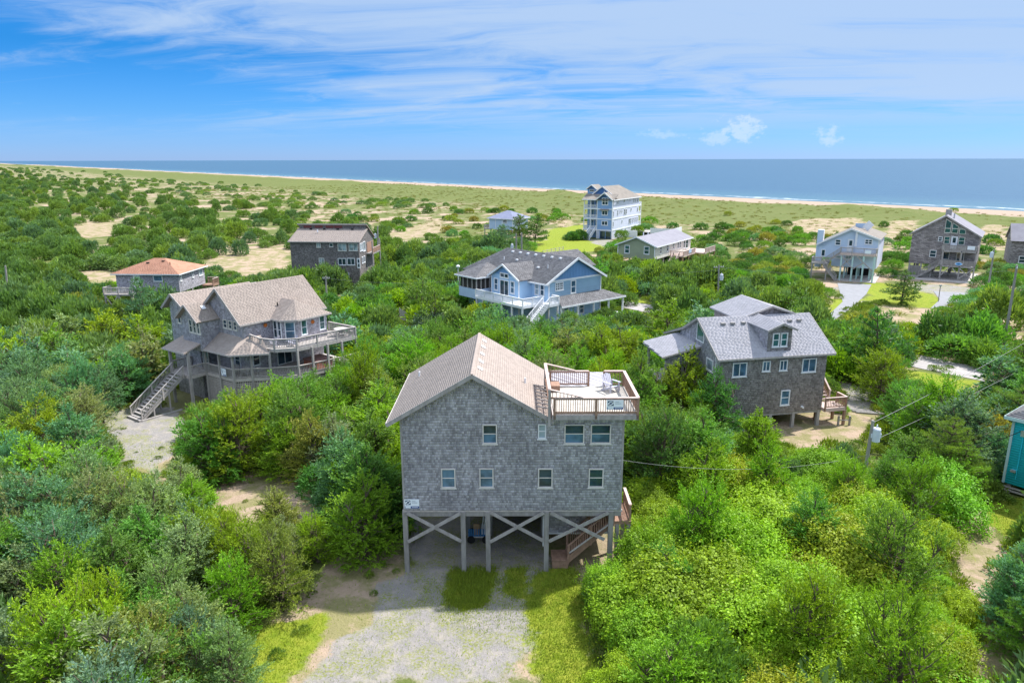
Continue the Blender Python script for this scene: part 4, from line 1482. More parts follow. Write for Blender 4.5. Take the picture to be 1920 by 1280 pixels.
    # low wing on the left
    roof(H, [(-3.6, 3.5, 5.95), (.0, 3.5, 6.75), (.0, 8.4, 6.85), (-3.4, 8.6, 5.97)], 'roof_grey', .13, .17, .34, 'wing_roof')
    MB().prism([(-3.1, 3.9, 5.0), (0, 3.9, 5.0), (0, 3.9, 6.55), (-3.1, 3.9, 5.82)], (0, .1, 0)).build('wing_wall', 'shingle_w', H)
    bar('eave_board', H, 'wood_pale', (-3.62, 3.47, 5.86), (0, 3.47, 6.66), .05, .15)
    for (x, y) in ((-3.0, 4.0), (-1.4, 4.0), (-3.0, 8.0)):
        blk('post', H, 'wood_grey', (x - .09, y - .09, 0), (x + .09, y + .09, 5.75))
    blk('wing_floor', H, 'wood_grey', (-3.2, 3.9, 3.3), (0, 8.2, 3.5))
    blk('wing_screen', H, 'screen', (-2.9, 4.3, 3.5), (-.1, 4.36, 5.0))
    # piles and the open ground storey
    for x in (.3, 2.6, 5.05, 7.2, 9.6):
        for y in (.15, 4.0, 7.8):
            blk('pile', H, 'wood_grey', (x - .13, y - .13, -.3), (x + .13, y + .13, zb))
    blk('beam', H, 'wood_post', (0, .03, 1.25), (9.8, .2, 1.495))
    blk('stored_crate', H, 'wood_post', (6.2, 3.0, 0), (8.2, 4.4, .8))
    MB().tube([F.p(7.9, 1.85, 0.0), F.p(7.9, 1.85, .25)], [.12, .08], 10).build('wall_lamp', 'white', H)
    # side stair and landings on the right
    z1 = 1.65
    ld = MB().box((9.9, -.35, z1 - .3), (12.0, 1.4, z1)).build('landing', 'wood_pink', H)
    railing(H, [(9.95, -.3, z1), (11.95, -.3, z1), (11.95, 1.0, z1)], .95, 'wood_red', 'wood_pink', 'wood_red', True, .15, 2.2)
    for (x, y) in ((11.9, -.25), (11.9, 1.3), (10.2, 1.3)):
        blk('post', H, 'wood_red', (x - .1, y - .1, -.3), (x + .1, y + .1, z1 - .3))
    stairs(H, (10.9, 1.4, z1), (10.9, 5.4, 5.0), 1.2, 15, 'wood_pink', (True, True), 'wood_pink', 'wood_red', False, .95, .17)
    MB().box((9.85, 5.4, 4.8), (12.6, 9.6, 5.0)).build('side_deck', 'wood_pink', H)
    railing(H, [(12.5, 9.5, 5.0), (12.5, 5.5, 5.0), (11.6, 5.5, 5.0)], 1.0, 'wood_red', 'wood_pink', 'wood_red', False, .12, 2.2, bal=.06)
    for (x, y) in ((12.4, 5.6), (12.4, 9.4), (10.9, 2.0)):
        blk('post', H, 'wood_red', (x - .1, y - .1, -.3), (x + .1, y + .1, 6.3 if y == 2.0 else 4.8))


build_dormer_house()


# ---- dark house with a clerestory
def build_clerestory_house():
    p = ray(673.7, 453.8)
    t = (8.0 - CAMH) / p[2]
    o = p * t
    k = .935

    def z_(z):
        return CAMH - (CAMH - z) * k
    H = house(o, -5, 'dark brown shingle house with a clerestory strip along its tan roof', 'beach_house')
    W, yr, yb = 13.2, 5.55, 10.6
    zg = zt(o) - .2
    prof = [(.4, zg), (yb - .4, zg), (yb - .4, z_(7.0)), (yr, z_(9.75)), (yr, z_(8.9)), (.4, z_(6.9))]
    MB().prism([(-W, a, b) for a, b in prof], (W - .3, 0, 0)).build('wall', 'shingle_d', H)
    roof(H, [(-W - .3, 0, 8.0), (0, 0, 8.0), (0, yr + .1, z_(8.98)), (-W - .3, yr + .1, z_(8.98))], 'roof_tan', .14, .22, .4)
    roof(H, [(-W - .3, yr - .3, z_(9.95)), (0, yr - .3, z_(9.95)), (0, yb, z_(6.9)), (-W - .3, yb, z_(6.9))], 'roof_tan', .14)
    bar('fascia', H, 'wood_pale', (-W - .3, yr - .33, z_(9.88)), (0, yr - .33, z_(9.88)), .05, .22)
    bar('fascia', H, 'wood_pale', (-W - .3, -.03, 7.93), (0, -.03, 7.93), .05, .16)
    for x in (-11.6, -9.4, -7.3, -5.6):
        blk('clerestory_panel', H, 'red', (x - .75, yr - .06, z_(9.15)), (x + .75, yr, z_(9.55)))
    for x in (-10.8, -8.2, -5.6, -2.8):
        blk('roof_vent', H, 'dark', (x - .2, 4.9, z_(8.85)), (x + .2, 5.2, z_(9.05)))
    MB().tube([(-9.0, 3.6, z_(8.4)), (-9.0, 3.6, z_(8.95))], .12, 8).build('vent_pipe', 'white', H)
    F = FY(.4)
    S = [(-8.79, -7.9, 5.81, 6.70, 2, 1, 'glass_c', 'cream'), (-6.17, -5.39, 5.95, 6.70, 1, 1, 'glass', 'tan_trim'), (-4.5, -2.75, 5.18, 6.62, 2, 1, 'glass_c', 'cream'),
         (-2.29, -.5, 5.21, 6.65, 2, 1, 'glass_c', 'cream'), (-8.49, -7.37, 2.48, 3.79, 2, 1, 'glass_c', 'cream'), (-4.63, -2.95, 2.39, 3.76, 2, 1, 'glass', 'white'),
         (-2.78, -1.21, 2.42, 3.79, 2, 1, 'glass', 'white'), (-3.55, -2.51, -.45, .91, 1, 2, 'glass_b', 'white')]
    for (a, b, c, d, cc, rr, g, fm) in S:
        window(H, F, a * k, b * k, z_(c), z_(d), cc, rr, fm, g, .1)
    blk('air_conditioner', H, 'white', (-3.25, -.05, z_(-1.2)), (-2.6, .4, z_(-.68)))
    blk('crawl_door', H, 'wood_pale', (-4.7, .36, z_(-1.3)), (-3.6, .45, z_(-.75)))
    dish = MB()
    for i in range(10):
        a, b = 2 * math.pi * i / 10, 2 * math.pi * (i + 1) / 10
        dish.add([(-4.75, .18, z_(-.5)), (-4.75 + .4 * math.cos(a), .0, z_(-.5) + .4 * math.sin(a)), (-4.75 + .4 * math.cos(b), .0, z_(-.5) + .4 * math.sin(b))], [(0, 1, 2), (2, 1, 0)])
    dish.build('satellite_dish', 'white', H)
    # glazed corner and balcony on the right end
    G = FXp(-.3)
    for (a, b, c, d) in ((1.0, 1.7, 5.0, 6.55), (1.95, 2.7, 5.0, 6.55), (3.0, 4.4, 4.75, 6.65), (1.9, 2.6, 2.5, 3.8), (3.1, 3.9, 2.5, 3.8)):
        window(H, G, a, b, z_(c), z_(d), 1, 1, 'white', 'glass_c' if c > 4 else 'glass', .1)
    door(H, F, -.75 * k, -.22 * k, z_(1.8), z_(3.75), 'white', [(.2, .8, .55, .9), (.2, .8, .12, .45)])
    MB().box((-.28, 5.0, z_(3.9)), (1.0, 10.4, z_(4.15))).build('balcony', 'wood_post', H)
    railing(H, [(.95, 5.05, z_(4.15)), (.95, 10.3, z_(4.15))], 1.0, 'wood_red', 'wood_pink', 'wood_red', False, .10, 2.6, bal=.08)
    for y in (5.1, 10.3):
        blk('post', H, 'wood_grey', (.8, y - .1, zg), (1.0, y + .1, z_(6.6)))
    blk('balcony_wall', H, 'wood_red', (-.29, 5.6, z_(4.2)), (-.24, 10.0, z_(6.2)))


build_clerestory_house()


# ---- blue house with white trim
def build_blue_gable_house():
    o = (4.97, 96.46)
    H = house(o, 40, 'sky blue house with charcoal gabled roof, white trim and a white railed deck', 'beach_house')
    ax, az, ze = 5.53, 9.16, 6.2
    poly = [(.35, 0), (10.7, 0), (10.7, 6.25), (ax, 9.0), (.35, 6.25)]
    body = MB().prism([(a, .3, b) for a, b in poly[:2]] + [(10.7, .3, 6.0), (.35, .3, 6.0)], (0, 18.4, 0)).build('wall', 'blue', H)
    MB().prism([(.45, .31, 5.9), (10.6, .31, 5.9), (10.6, .31, 6.2), (ax, .31, 8.95), (.45, .31, 6.2)], (0, 13.0, 0)).build('attic', 'blue', H)
    F = FY(.3)
    wn = [(1.55, 3.1, 4.82, 6.0, 4, 3), (4.55, 5.6, 4.1, 6.0, 1, 2), (6.35, 7.35, .95, 2.4, 1, 2), (3.2, 4.3, .95, 2.4, 1, 2)]
    shingle_face(body, F, [(.35, 0), (10.7, 0), (10.7, 6.05), (.35, 6.05)], 'blue', [q[:4] for q in wn], .19, 1, True, .03, 'siding')
    for (a, b, c, d, cc, rr) in wn:
        window(H, F, a, b, c, d, cc, rr, 'white', 'glass_b' if cc < 3 else 'glass', .13)
    gb = MB().prism([(.7, .26, 6.35), (10.4, .26, 6.35), (ax, .26, 8.95)], (0, .1, 0)).build('gable_panel', 'blue_gable', H)
    for i in range(32):
        x = .9 + 9.3 * i / 31
        zz = 6.35 + (8.95 - 6.35) * (1 - abs(x - ax) / 4.87)
        if zz > 6.5:
            blk('batten', gb, 'blue_gable', (x - .025, .225, 6.38), (x + .025, .262, zz - .05))
    bar('band_board', H, 'white', (.35, .23, 6.2), (10.7, .23, 6.2), .06, .26)
    for x in (.38, 10.67):
        bar('corner_board', H, 'white', (x, .25, 0), (x, .25, 6.2), .14, .14)
    # roof
    roof(H, [(-.45, -.15, 6.0), (ax, -.15, az), (ax, 15.4, az), (-.45, 19.2, 6.0)], 'roof_dark', .14, .2, .36)
    roof(H, [(ax, -.15, az), (11.5, -.15, 6.0), (11.5, 19.2, 6.0), (ax, 15.4, az)], 'roof_dark', .14, .2, .36)
    roof(H, [(-.45, 19.2, 6.0), (ax, 15.4, az), (11.5, 19.2, 6.0)], 'roof_dark', .14)
    for a, b in (((-.47, 5.92), (ax, 9.08)), ((ax, 9.08), (11.52, 5.92))):
        bar('rake_board', H, 'white', (a[0], -.2, a[1]), (b[0], -.2, b[1]), .08, .3)
    bar('eave_board', H, 'white', (-.48, -.15, 5.92), (-.48, 4.0, 5.92), .06, .2)
    # cross wing to the rear right
    roof(H, [(ax, 7.0, az), (12.6, 7.0, az), (13.2, 3.6, 7.0), (8.2, 3.6, 7.0)], 'roof_dark', .14, .2, .36)
    roof(H, [(ax, 7.0, az), (8.2, 10.4, 7.0), (13.2, 10.4, 7.0), (12.6, 7.0, az)], 'roof_dark', .14)
    MB().box((10.6, 3.9, 0), (12.6, 10.2, 7.0)).build('rear_wing', 'blue', H)
    # left gabled bay
    bx = -2.0
    pl = [(3.75, 0), (9.9, 0), (9.9, 6.4), (6.95, 8.0), (3.75, 6.4)]
    bay = MB().prism([(bx, a, b) for a, b in pl], (5.0, 0, 0)).build('bay', 'blue', H)
    G = FXm(bx)
    roof(H, [(bx - .4, 3.4, 6.25), (bx - .4, 6.95, 8.22), (3.2, 6.95, 8.22), (1.2, 3.4, 6.25)], 'roof_dark', .12, .2, .36)
    roof(H, [(bx - .4, 10.4, 6.25), (1.2, 10.4, 6.25), (3.2, 6.95, 8.22), (bx - .4, 6.95, 8.22)], 'roof_dark', .12, .2, .36)
    for a, b in (((3.35, 6.17), (6.95, 8.14)), ((6.95, 8.14), (10.42, 6.17))):
        bar('rake_board', H, 'white', (bx - .44, a[0], a[1]), (bx - .44, b[0], b[1]), .08, .26)
    tri = MB().prism([(bx - .03, 4.6, 6.65), (bx - .03, 9.2, 6.65), (bx - .03, 6.95, 7.9)], (.05, 0, 0)).build('gable_panel', 'blue_gable', H)
    window(H, G, 8.35, 9.3, 4.2, 6.0, 1, 2, 'white', 'glass_b', .14)
    window(H, G, 5.95, 8.0, 3.55, 5.95, 2, 1, 'white', 'glass', .14, 'sliding_door', False)
    window(H, G, 6.0, 7.95, 6.2, 6.95, 2, 1, 'white', 'glass', .14)
    window(H, G, 4.7, 5.65, 4.2, 6.0, 1, 2, 'white', 'glass_b', .14)
    for y in (3.8, 9.88):
        bar('corner_board', H, 'white', (bx - .03, y, 0), (bx - .03, y, 6.3), .14, .14)
    window(H, FXm(.35), 1.1, 2.0, 4.1, 5.8, 1, 2, 'white', 'glass', .13)
    window(H, FXm(.35), 2.2, 3.1, 4.1, 5.8, 1, 2, 'white', 'glass_c', .13)
    # screened corner porch
    MB().box((-4.2, 10.7, 2.9), (-1.0, 15.0, 4.25)).build('porch_wall', 'blue_pale', H)
    MB().box((-4.0, 10.9, 4.25), (-1.2, 14.8, 5.95)).build('porch_screen', 'screen', H)
    for (x, y) in ((-4.12, 10.78), (-3.3, 10.78), (-2.5, 10.78), (-1.7, 10.78), (-4.12, 11.8), (-4.12, 12.9), (-4.12, 14.0), (-4.12, 14.9)):
        blk('porch_post', H, 'wood_pale', (x - .07, y - .07, 4.25), (x + .07, y + .07, 6.0))
    cpt = (.6, 14.2, 7.5)
    roof(H, [(-4.6, 10.3, 6.05), (-4.6, 15.5, 6.05), cpt], 'roof_dark', .12, .2, .36)
    roof(H, [(-4.6, 10.3, 6.05), cpt, (1.5, 10.3, 6.05)], 'roof_dark', .12, .2, .36)
    roof(H, [(-4.6, 15.5, 6.05), (3.0, 16.5, 6.4), cpt], 'roof_dark', .12)
    bar('eave_board', H, 'white', (-4.64, 10.28, 5.98), (-4.64, 15.5, 5.98), .06, .2)
    bar('eave_board', H, 'white', (-4.6, 10.26, 5.98), (-1.6, 10.26, 5.98), .06, .2)
    # deck with white rails
    z1 = 3.45
    MB().prism([(-4.5, .2, z1 - .35), (.3, .2, z1 - .35), (.3, 3.7, z1 - .35), (-2.0, 3.7, z1 - .35), (-2.0, 10.65, z1 - .35), (-4.5, 10.65, z1 - .35)], (0, 0, .35)).build('deck', 'white', H)
    railing(H, [(-4.45, 10.6, z1), (-4.4, .25, z1), (-.95, .22, z1)], 1.0, 'white', 'white', 'white', False, .15, 2.0, .13)
    MB().box((-.9, -1.3, z1 - .35), (.9, .2, z1)).build('stair_head', 'white', H)
    railing(H, [(-.85, -1.25, z1), (.85, -1.25, z1), (.85, .15, z1)], 1.0, 'white', 'white', 'white', False, .15, 2.0, .13)
    stairs(H, (-5.1, -.7, .0), (-.9, -.7, z1), 1.15, 14, 'white', (True, True), 'white', 'white', False, 1.0, .17)
    for y in (.4, 2.6, 4.8, 7.0, 9.0, 10.5):
        blk('post', H, 'white', (-4.42, y - .1, -.2), (-4.22, y + .1, z1 - .35))
    blk('post', H, 'white', (.65, -1.25, -.2), (.85, -1.05, z1 - .35))
    # ground-floor porch along the gable
    roof(H, [(.95, -1.75, 2.95), (14.0, -1.75, 2.95), (11.2, .28, 3.98), (2.0, .28, 3.98)], 'roof_dark', .12, .2, .36, 'porch_roof')
    roof(H, [(14.0, -1.75, 2.95), (14.0, 5.5, 2.95), (11.2, 3.9, 3.98), (11.2, .28, 3.98)], 'roof_dark', .12, .2, .36, 'porch_roof')
    bar('eave_board', H, 'white', (.9, -1.8, 2.87), (14.05, -1.8, 2.87), .06, .22)
    bar('eave_board', H, 'white', (14.05, -1.8, 2.87), (14.05, 5.5, 2.87), .06, .22)
    for x in (1.1, 4.3, 7.5, 10.6, 13.7):
        blk('porch_post', H, 'white', (x - .1, -1.6, 0), (x + .1, -1.4, 2.8))
    blk('porch_post', H, 'white', (13.6, 5.1, 0), (13.8, 5.3, 2.8))
    blk('porch_floor', H, 'white', (.9, -1.8, .0), (14.0, .25, .35))
    MB().box((11.0, 7.6, 3.6), (14.0, 10.6, 5.1)).build('rear_balcony', 'blue_pale', H)
    # roof fittings
    for i in range(7):
        y = 2.6 + 1.75 * i
        x = 4.75
        blk('roof_vent', H, 'white', (x - .18, y - .18, az - .62 + .18), (x + .18, y + .18, az - .62 + .42))
    for (x, y) in ((3.1, 10.2), (7.6, 5.6), (9.6, 6.4), (2.3, 4.6)):
        zz = az - abs(x - ax) * .53
        blk('roof_vent', H, 'white', (x - .16, y - .16, zz + .02), (x + .16, y + .16, zz + .24))
    for (x, y) in ((2.6, 2.9), (2.9, 13.0)):
        zz = az - abs(x - ax) * .53
        MB().tube([(x, y, zz - .1), (x, y, zz + .5)], .07, 8).build('vent_pipe', 'white', H)


build_blue_gable_house()


# ---- small blue cottage
def build_blue_cottage():
    H = house((.48, 212.78), -33, 'small pale blue cottage with a blue-grey hip roof among pines', 'cottage')
    e = [(-9.5, -.1), (.1, -.1), (.1, 9.5), (-9.5, 9.5)]
    MB().box((-8.9, .4, 2.2), (-.5, 8.9, 5.5)).build('wall', 'blue_pale', H)
    a, b = (-5.3, 4.7, 7.55), (-4.1, 4.7, 7.55)
    q = [(x, y, 5.45) for x, y in e]
    for f in ([q[0], q[1], b, a], [q[1], q[2], b], [q[2], q[3], a, b], [q[3], q[0], a]):
        roof(H, f, 'roof_blue', .14)
    for i in range(4):
        bar('fascia', H, 'white', (*e[i], 5.36), (*e[(i + 1) % 4], 5.36), .06, .2)
    window(H, FY(.4), -4.0, -2.4, 4.1, 5.1, 1, 2, 'white', 'glass', .14)
    for x in (-8.85, -6.6, -4.3, -.55):
        bar('corner_board', H, 'white', (x, .38, 2.2), (x, .38, 5.4), .14, .06)
    window(H, FXp(-.5), 2.0, 3.2, 3.8, 5.0, 1, 2, 'white', 'glass', .14)
    for x in (-8.6, -4.7, -.8):
        for y in (.7, 4.6, 8.6):
            blk('pile', H, 'wood_grey', (x - .15, y - .15, -.3), (x + .15, y + .15, 2.2))
    MB().box((-11.2, .8, 2.0), (-8.9, 6.0, 2.25)).build('deck', 'wood_grey', H)
    railing(H, [(-8.95, .85, 2.25), (-11.15, .85, 2.25), (-11.15, 5.9, 2.25)], 1.0, 'wood_grey', 'wood_grey', 'wood_grey', False, .2, 2.5)
    blk('post', H, 'wood_grey', (-11.1, .9, -.3), (-10.9, 1.1, 2.0))


build_blue_cottage()


# ---- four-storey blue house
def build_tall_blue_house():
    o = (28.96, 207.91)
    H = house(o, -30, 'four-storey blue house with stacked front porches and a warm grey roof', 'beach_house')
    L = 21.5
    MB().box((-9.0, 2.6, 0), (-4.6, L, 11.3)).build('porch_side_wall', 'blue_mid', H)
    body = MB().box((-4.75, 0, 0), (0, L, 11.3)).build('wall', 'lilac', H)
    MB().box((-4.7, -.06, 2.55), (-.02, .1, 11.3)).build('front_wall', 'blue_mid', H)
    F, G = FY(-.06), FXp(0)
    for z in (2.55, 5.7, 8.55):
        bar('band_board', H, 'white', (-4.75, -.1, z), (.05, -.1, z), .08, .26)
        bar('band_board', H, 'white', (.04, -.1, z), (.04, L + 1.8, z), .08, .30)
        MB().box((-9.0, -.1, z - .16), (-4.76, 2.7, z + .12)).build('porch_floor', 'white', H)
        railing(H, [(-8.95, 2.5, z + .12), (-8.95, 0, z + .12), (-4.8, 0, z + .12)], 1.0, 'white', 'white', 'white', False, .16, 2.1, .14)
    for x in (-8.93, -6.85, -4.78):
        bar('porch_post', H, 'white', (x, -.02, 0), (x, -.02, 11.3), .2, .2)
    bar('corner_board', H, 'white', (-.04, -.08, 0), (-.04, -.08, 11.3), .26, .22)
    for (a, b, c, d, cc, rr) in ((-3.35, -1.4, 9.7, 11.75, 2, 2), (-3.3, -1.45, 6.8, 8.15, 2, 1), (-3.3, -1.35, 3.9, 5.2, 2, 1)):
        window(H, F, a, b, c, d, cc, rr, 'white', 'glass', .16)
    Pp = FY(2.6)
    for z in (2.75, 5.9, 8.75):
        window(H, Pp, -8.4, -6.9, z + .3, z + 2.4, 2, 1, 'white', 'glass_b', .1)
        window(H, Pp, -6.3, -5.0, z + .05, z + 2.4, 2, 1, 'white', 'glass', .1)
    g = MB().box((-3.7, -.09, .05), (-.2, .05, 2.2)).build('garage_screen', 'glass', H)
    for x in (-3.75, -2.0, -.18):
        bar('post', H, 'blue_mid', (x, -.13, 0), (x, -.13, 2.4), .12, .12)
    roof(H, [(-3.9, -.9, 8.3), (-.9, -.9, 8.3), (-1.1, -.05, 8.65), (-3.7, -.05, 8.65)], 'roof_warm', .1, name='window_hood')
    # right side windows
    for (y, z0, z1, w_) in ((.35, 9.75, 11.05, .5), (3.4, 9.8, 11.0, .6), (8.3, 10.1, 11.0, .7), (11.0, 10.4, 11.0, .5), (13.2, 10.2, 11.0, .5), (16.4, 9.7, 11.0, .7), (17.9, 9.7, 11.0, .7), (19.6, 9.7, 11.0, .8),
                           (.3, 6.4, 8.0, .6), (3.5, 6.6, 8.1, .7), (5.4, 7.2, 8.1, .6), (6.8, 7.2, 8.1, .6), (8.8, 6.5, 8.1, .9), (10.1, 6.5, 8.1, .9), (14.2, 7.2, 8.1, .8), (19.8, 6.7, 8.0, .8),
                           (.3, 3.5, 5.1, .6), (7.2, 4.2, 5.1, .6), (13.0, 3.5, 5.1, .9), (14.3, 3.5, 5.1, .9), (16.2, 3.6, 5.1, .8), (18.0, 3.6, 5.1, .8), (19.7, 3.6, 5.1, .8)):
        window(H, G, y, y + w_, z0, z1, 1, 2, 'white', 'glass', .08, sill=False)
    # roof: main ridge front to back, eaves at 11.3
    rx, rz = -4.5, 14.9
    roof(H, [(rx, 2.6, rz), (.5, 2.6, 11.2), (.5, L + .6, 11.2), (rx, 15.5, rz)], 'roof_warm', .16)
    roof(H, [(-9.5, 2.6, 11.2), (rx, 2.6, rz), (rx, 15.5, rz), (-9.5, L + .6, 11.2)], 'roof_warm', .16)
    roof(H, [(.5, L + .6, 11.2), (-9.5, L + .6, 11.2), (rx, 15.5, rz)], 'roof_warm', .16)
    MB().prism([(-9.0, 2.7, 11.2), (0, 2.7, 11.2), (rx, 2.7, 14.6)], (0, .1, 0)).build('gable_panel', 'blue_deep', H)
    roof(H, [(-9.5, -.5, 11.2), (.5, -.5, 11.2), (.5, 2.8, 12.7), (-9.5, 2.8, 12.7)], 'roof_warm', .14, name='front_skirt_roof')
    for a, b in (((-7.6, 12.6), (rx, rz)), ((rx, rz), (-1.4, 12.6))):
        bar('rake_board', H, 'white', (a[0], 2.5, a[1] - .08), (b[0], 2.5, b[1] - .08), .1, .3)
    MB().prism([(-4.7, -.08, 11.2), (-.1, -.08, 11.2), (-2.45, -.08, 13.05)], (0, .1, 0)).build('gable_panel', 'blue_deep', H)
    roof(H, [(-5.1, -.7, 11.15), (-2.45, -.7, 13.3), (-2.45, 3.0, 13.3), (-5.1, 3.0, 11.15)], 'roof_warm', .12)
    roof(H, [(-2.45, -.7, 13.3), (.25, -.7, 11.15), (.25, 3.0, 11.15), (-2.45, 3.0, 13.3)], 'roof_warm', .12)
    for a, b in (((-5.1, 11.08), (-2.45, 13.22)), ((-2.45, 13.22), (.25, 11.08))):
        bar('rake_board', H, 'white', (a[0], -.75, a[1]), (b[0], -.75, b[1]), .1, .28)
    bar('finial', H, 'white', (-2.45, -.75, 12.6), (-2.45, -.75, 13.7), .1, .1)
    bar('eave_board', H, 'white', (-9.5, -.55, 11.12), (-5.0, -.55, 11.12), .08, .26)
    bar('eave_board', H, 'white', (.53, -.5, 11.12), (.53, L + .6, 11.12), .08, .26)
    # lookout turret on the left
    MB().box((-9.4, 3.2, 11.2), (-6.6, 6.0, 14.1)).build('turret', 'blue_mid', H)
    MB().prism([(-9.3, 3.15, 14.0), (-6.7, 3.15, 14.0), (-8.0, 3.15, 15.0)], (0, .1, 0)).build('gable_panel', 'blue_deep', H)
    window(H, FY(3.2), -8.7, -7.3, 13.2, 13.9, 2, 1, 'white', 'glass', .1)
    roof(H, [(-9.8, 2.7, 13.95), (-8.0, 2.7, 15.3), (-8.0, 8.0, 15.3), (-9.8, 8.0, 13.95)], 'roof_warm', .12)
    roof(H, [(-8.0, 2.7, 15.3), (-6.2, 2.7, 13.95), (-6.2, 8.0, 13.95), (-8.0, 8.0, 15.3)], 'roof_warm', .12)
    for a, b in (((-9.8, 13.88), (-8.0, 15.22)), ((-8.0, 15.22), (-6.2, 13.88))):
        bar('rake_board', H, 'white', (a[0], 2.66, a[1]), (b[0], 2.66, b[1]), .1, .26)
    # entrance stair, rear decks, pool fence
    stairs(H, (-6.0, -4.6, 0), (-6.0, 0, 2.65), 1.7, 13, 'white', (True, True), 'white', 'white', False, 1.0, .2)
    for z in (2.5, 5.6, 8.5):
        MB().box((-9, L, z - .15), (.1, L + 1.9, z + .1)).build('rear_deck', 'white', H)
        railing(H, [(.0, L + .1, z + .1), (.0, L + 1.8, z + .1)], 1.05, 'white', 'white', 'white', False, .16, 2.0, .16)
    bar('post', H, 'white', (.0, L + 1.8, 0), (.0, L + 1.8, 9.6), .2, .2)
    blk('side_screen', H, 'white', (.1, 8.2, 0), (4.6, 8.4, 2.0))
    MB().box((.1, 14.5, .9), (13.5, L + 2, 1.2)).build('pool_deck', 'concrete', H)
    for (a, b) in (((6.5, 14.4), (13.5, 14.4)), ((13.5, 14.4), (13.5, 23.0))):
        bar('pool_fence', H, 'white', (*a, 1.6), (*b, 1.6), .1, 1.6)


build_tall_blue_house()


# ---- sage house
def build_sage_house():
    o = (30.18, 149.9)
    H = house(o, -33, 'low sage green house with a slate grey gable roof and side deck', 'beach_house')
    zb, ze, za, ax, L = 1.9, 4.75, 6.4, -4.4, 22.6
    MB().prism([(-8.8, .3, zb), (-.3, .3, zb), (-.3, .3, ze), (ax, .3, za - .1), (-8.8, .3, ze)], (0, L - .6, 0)).build('wall', 'sage', H)
    blk('side_wall', H, 'cream', (-.3, .45, zb), (-.26, L - .4, ze - .05))
    roof(H, [(-9.35, -.1, 4.62), (ax, -.1, 6.53), (ax, L, 6.53), (-9.35, L, 4.62)], 'roof_slate', .14)
    roof(H, [(ax, -.1, 6.53), (.25, -.1, 4.66), (.25, L, 4.66), (ax, L, 6.53)], 'roof_slate', .14)
    for a, b in (((-9.35, 4.55), (ax, 6.46)), ((ax, 6.46), (.25, 4.59))):
        bar('rake_board', H, 'white', (a[0], -.14, a[1]), (b[0], -.14, b[1]), .07, .24)
    bar('eave_board', H, 'white', (.28, -.1, 4.58), (.28, L, 4.58), .07, .2)
    for x in (-8.75, -.33):
        bar('corner_board', H, 'white', (x, .26, zb), (x, .26, ze), .16, .1)
    window(H, FY(.3), -7.2, -6.0, 2.85, 4.65, 1, 2, 'white', 'glass_g', .14)
    window(H, FY(.3), -2.75, -1.5, 2.95, 4.65, 1, 2, 'white', 'glass_g', .14)
    G = FXp(-.26)
    for (a, b, c, d) in ((2.9, 3.8, 2.9, 4.4), (6.9, 7.9, 2.95, 4.4), (10.5, 11.5, 3.1, 4.4), (13.5, 14.4, 2.9, 4.45), (14.7, 15.6, 2.9, 4.45), (17.3, 18.4, 2.6, 4.45), (18.8, 20.4, 2.4, 4.45)):
        window(H, G, a, b, c, d, 1, 2, 'white', 'glass', .1)
    for x in (-8.5, -4.5, -.6):
        for y in (.6, 6, 12, 18, L - .8):
            blk('pile', H, 'wood_grey', (x - .14, y - .14, -.3), (x + .14, y + .14, zb))
    MB().box((-.2, 8.6, 1.75), (3.0, 16.5, 2.0)).build('deck', 'wood_pink', H)
    MB().box((-.2, 16.5, 1.75), (5.2, 24.0, 2.0)).build('deck', 'wood_pink', H)
    railing(H, [(.0, 8.65, 2.0), (2.95, 8.65, 2.0), (2.95, 16.4, 2.0)], 1.0, 'wood_red', 'wood_pink', 'wood_pink', False, .2, 2.5, bal=.08)
    railing(H, [(5.15, 16.6, 2.0), (5.15, 23.9, 2.0)], 1.0, 'wood_red', 'wood_pink', 'wood_pink', False, .2, 2.5, bal=.08)
    for (x, y) in ((2.8, 8.8), (2.8, 12.5), (2.8, 16.2), (5.0, 20), (5.0, 23.8)):
        blk('post', H, 'wood_gold', (x - .12, y - .12, -.3), (x + .12, y + .12, 1.75))
    blk('lattice_skirt', H, 'wood_red', (.2, 9.0, -.1), (.26, 16.2, 1.7))
    stairs(H, (1.4, 5.6, 0), (1.4, 8.6, 2.0), 1.2, 9, 'wood_pink', (True, True), 'wood_pink', 'wood_pink', False, .95, .25)
    for (x, y) in ((-5.6, 6.5), (-4.9, 7.4)):
        MB().tube([(x, y, 6.1), (x, y, 6.9)], .12, 8).build('vent_pipe', 'white', H)
    blk('notice_board', H, 'blue_pale', (3.0, 12.0, 2.3), (3.05, 13.6, 3.1))


build_sage_house()


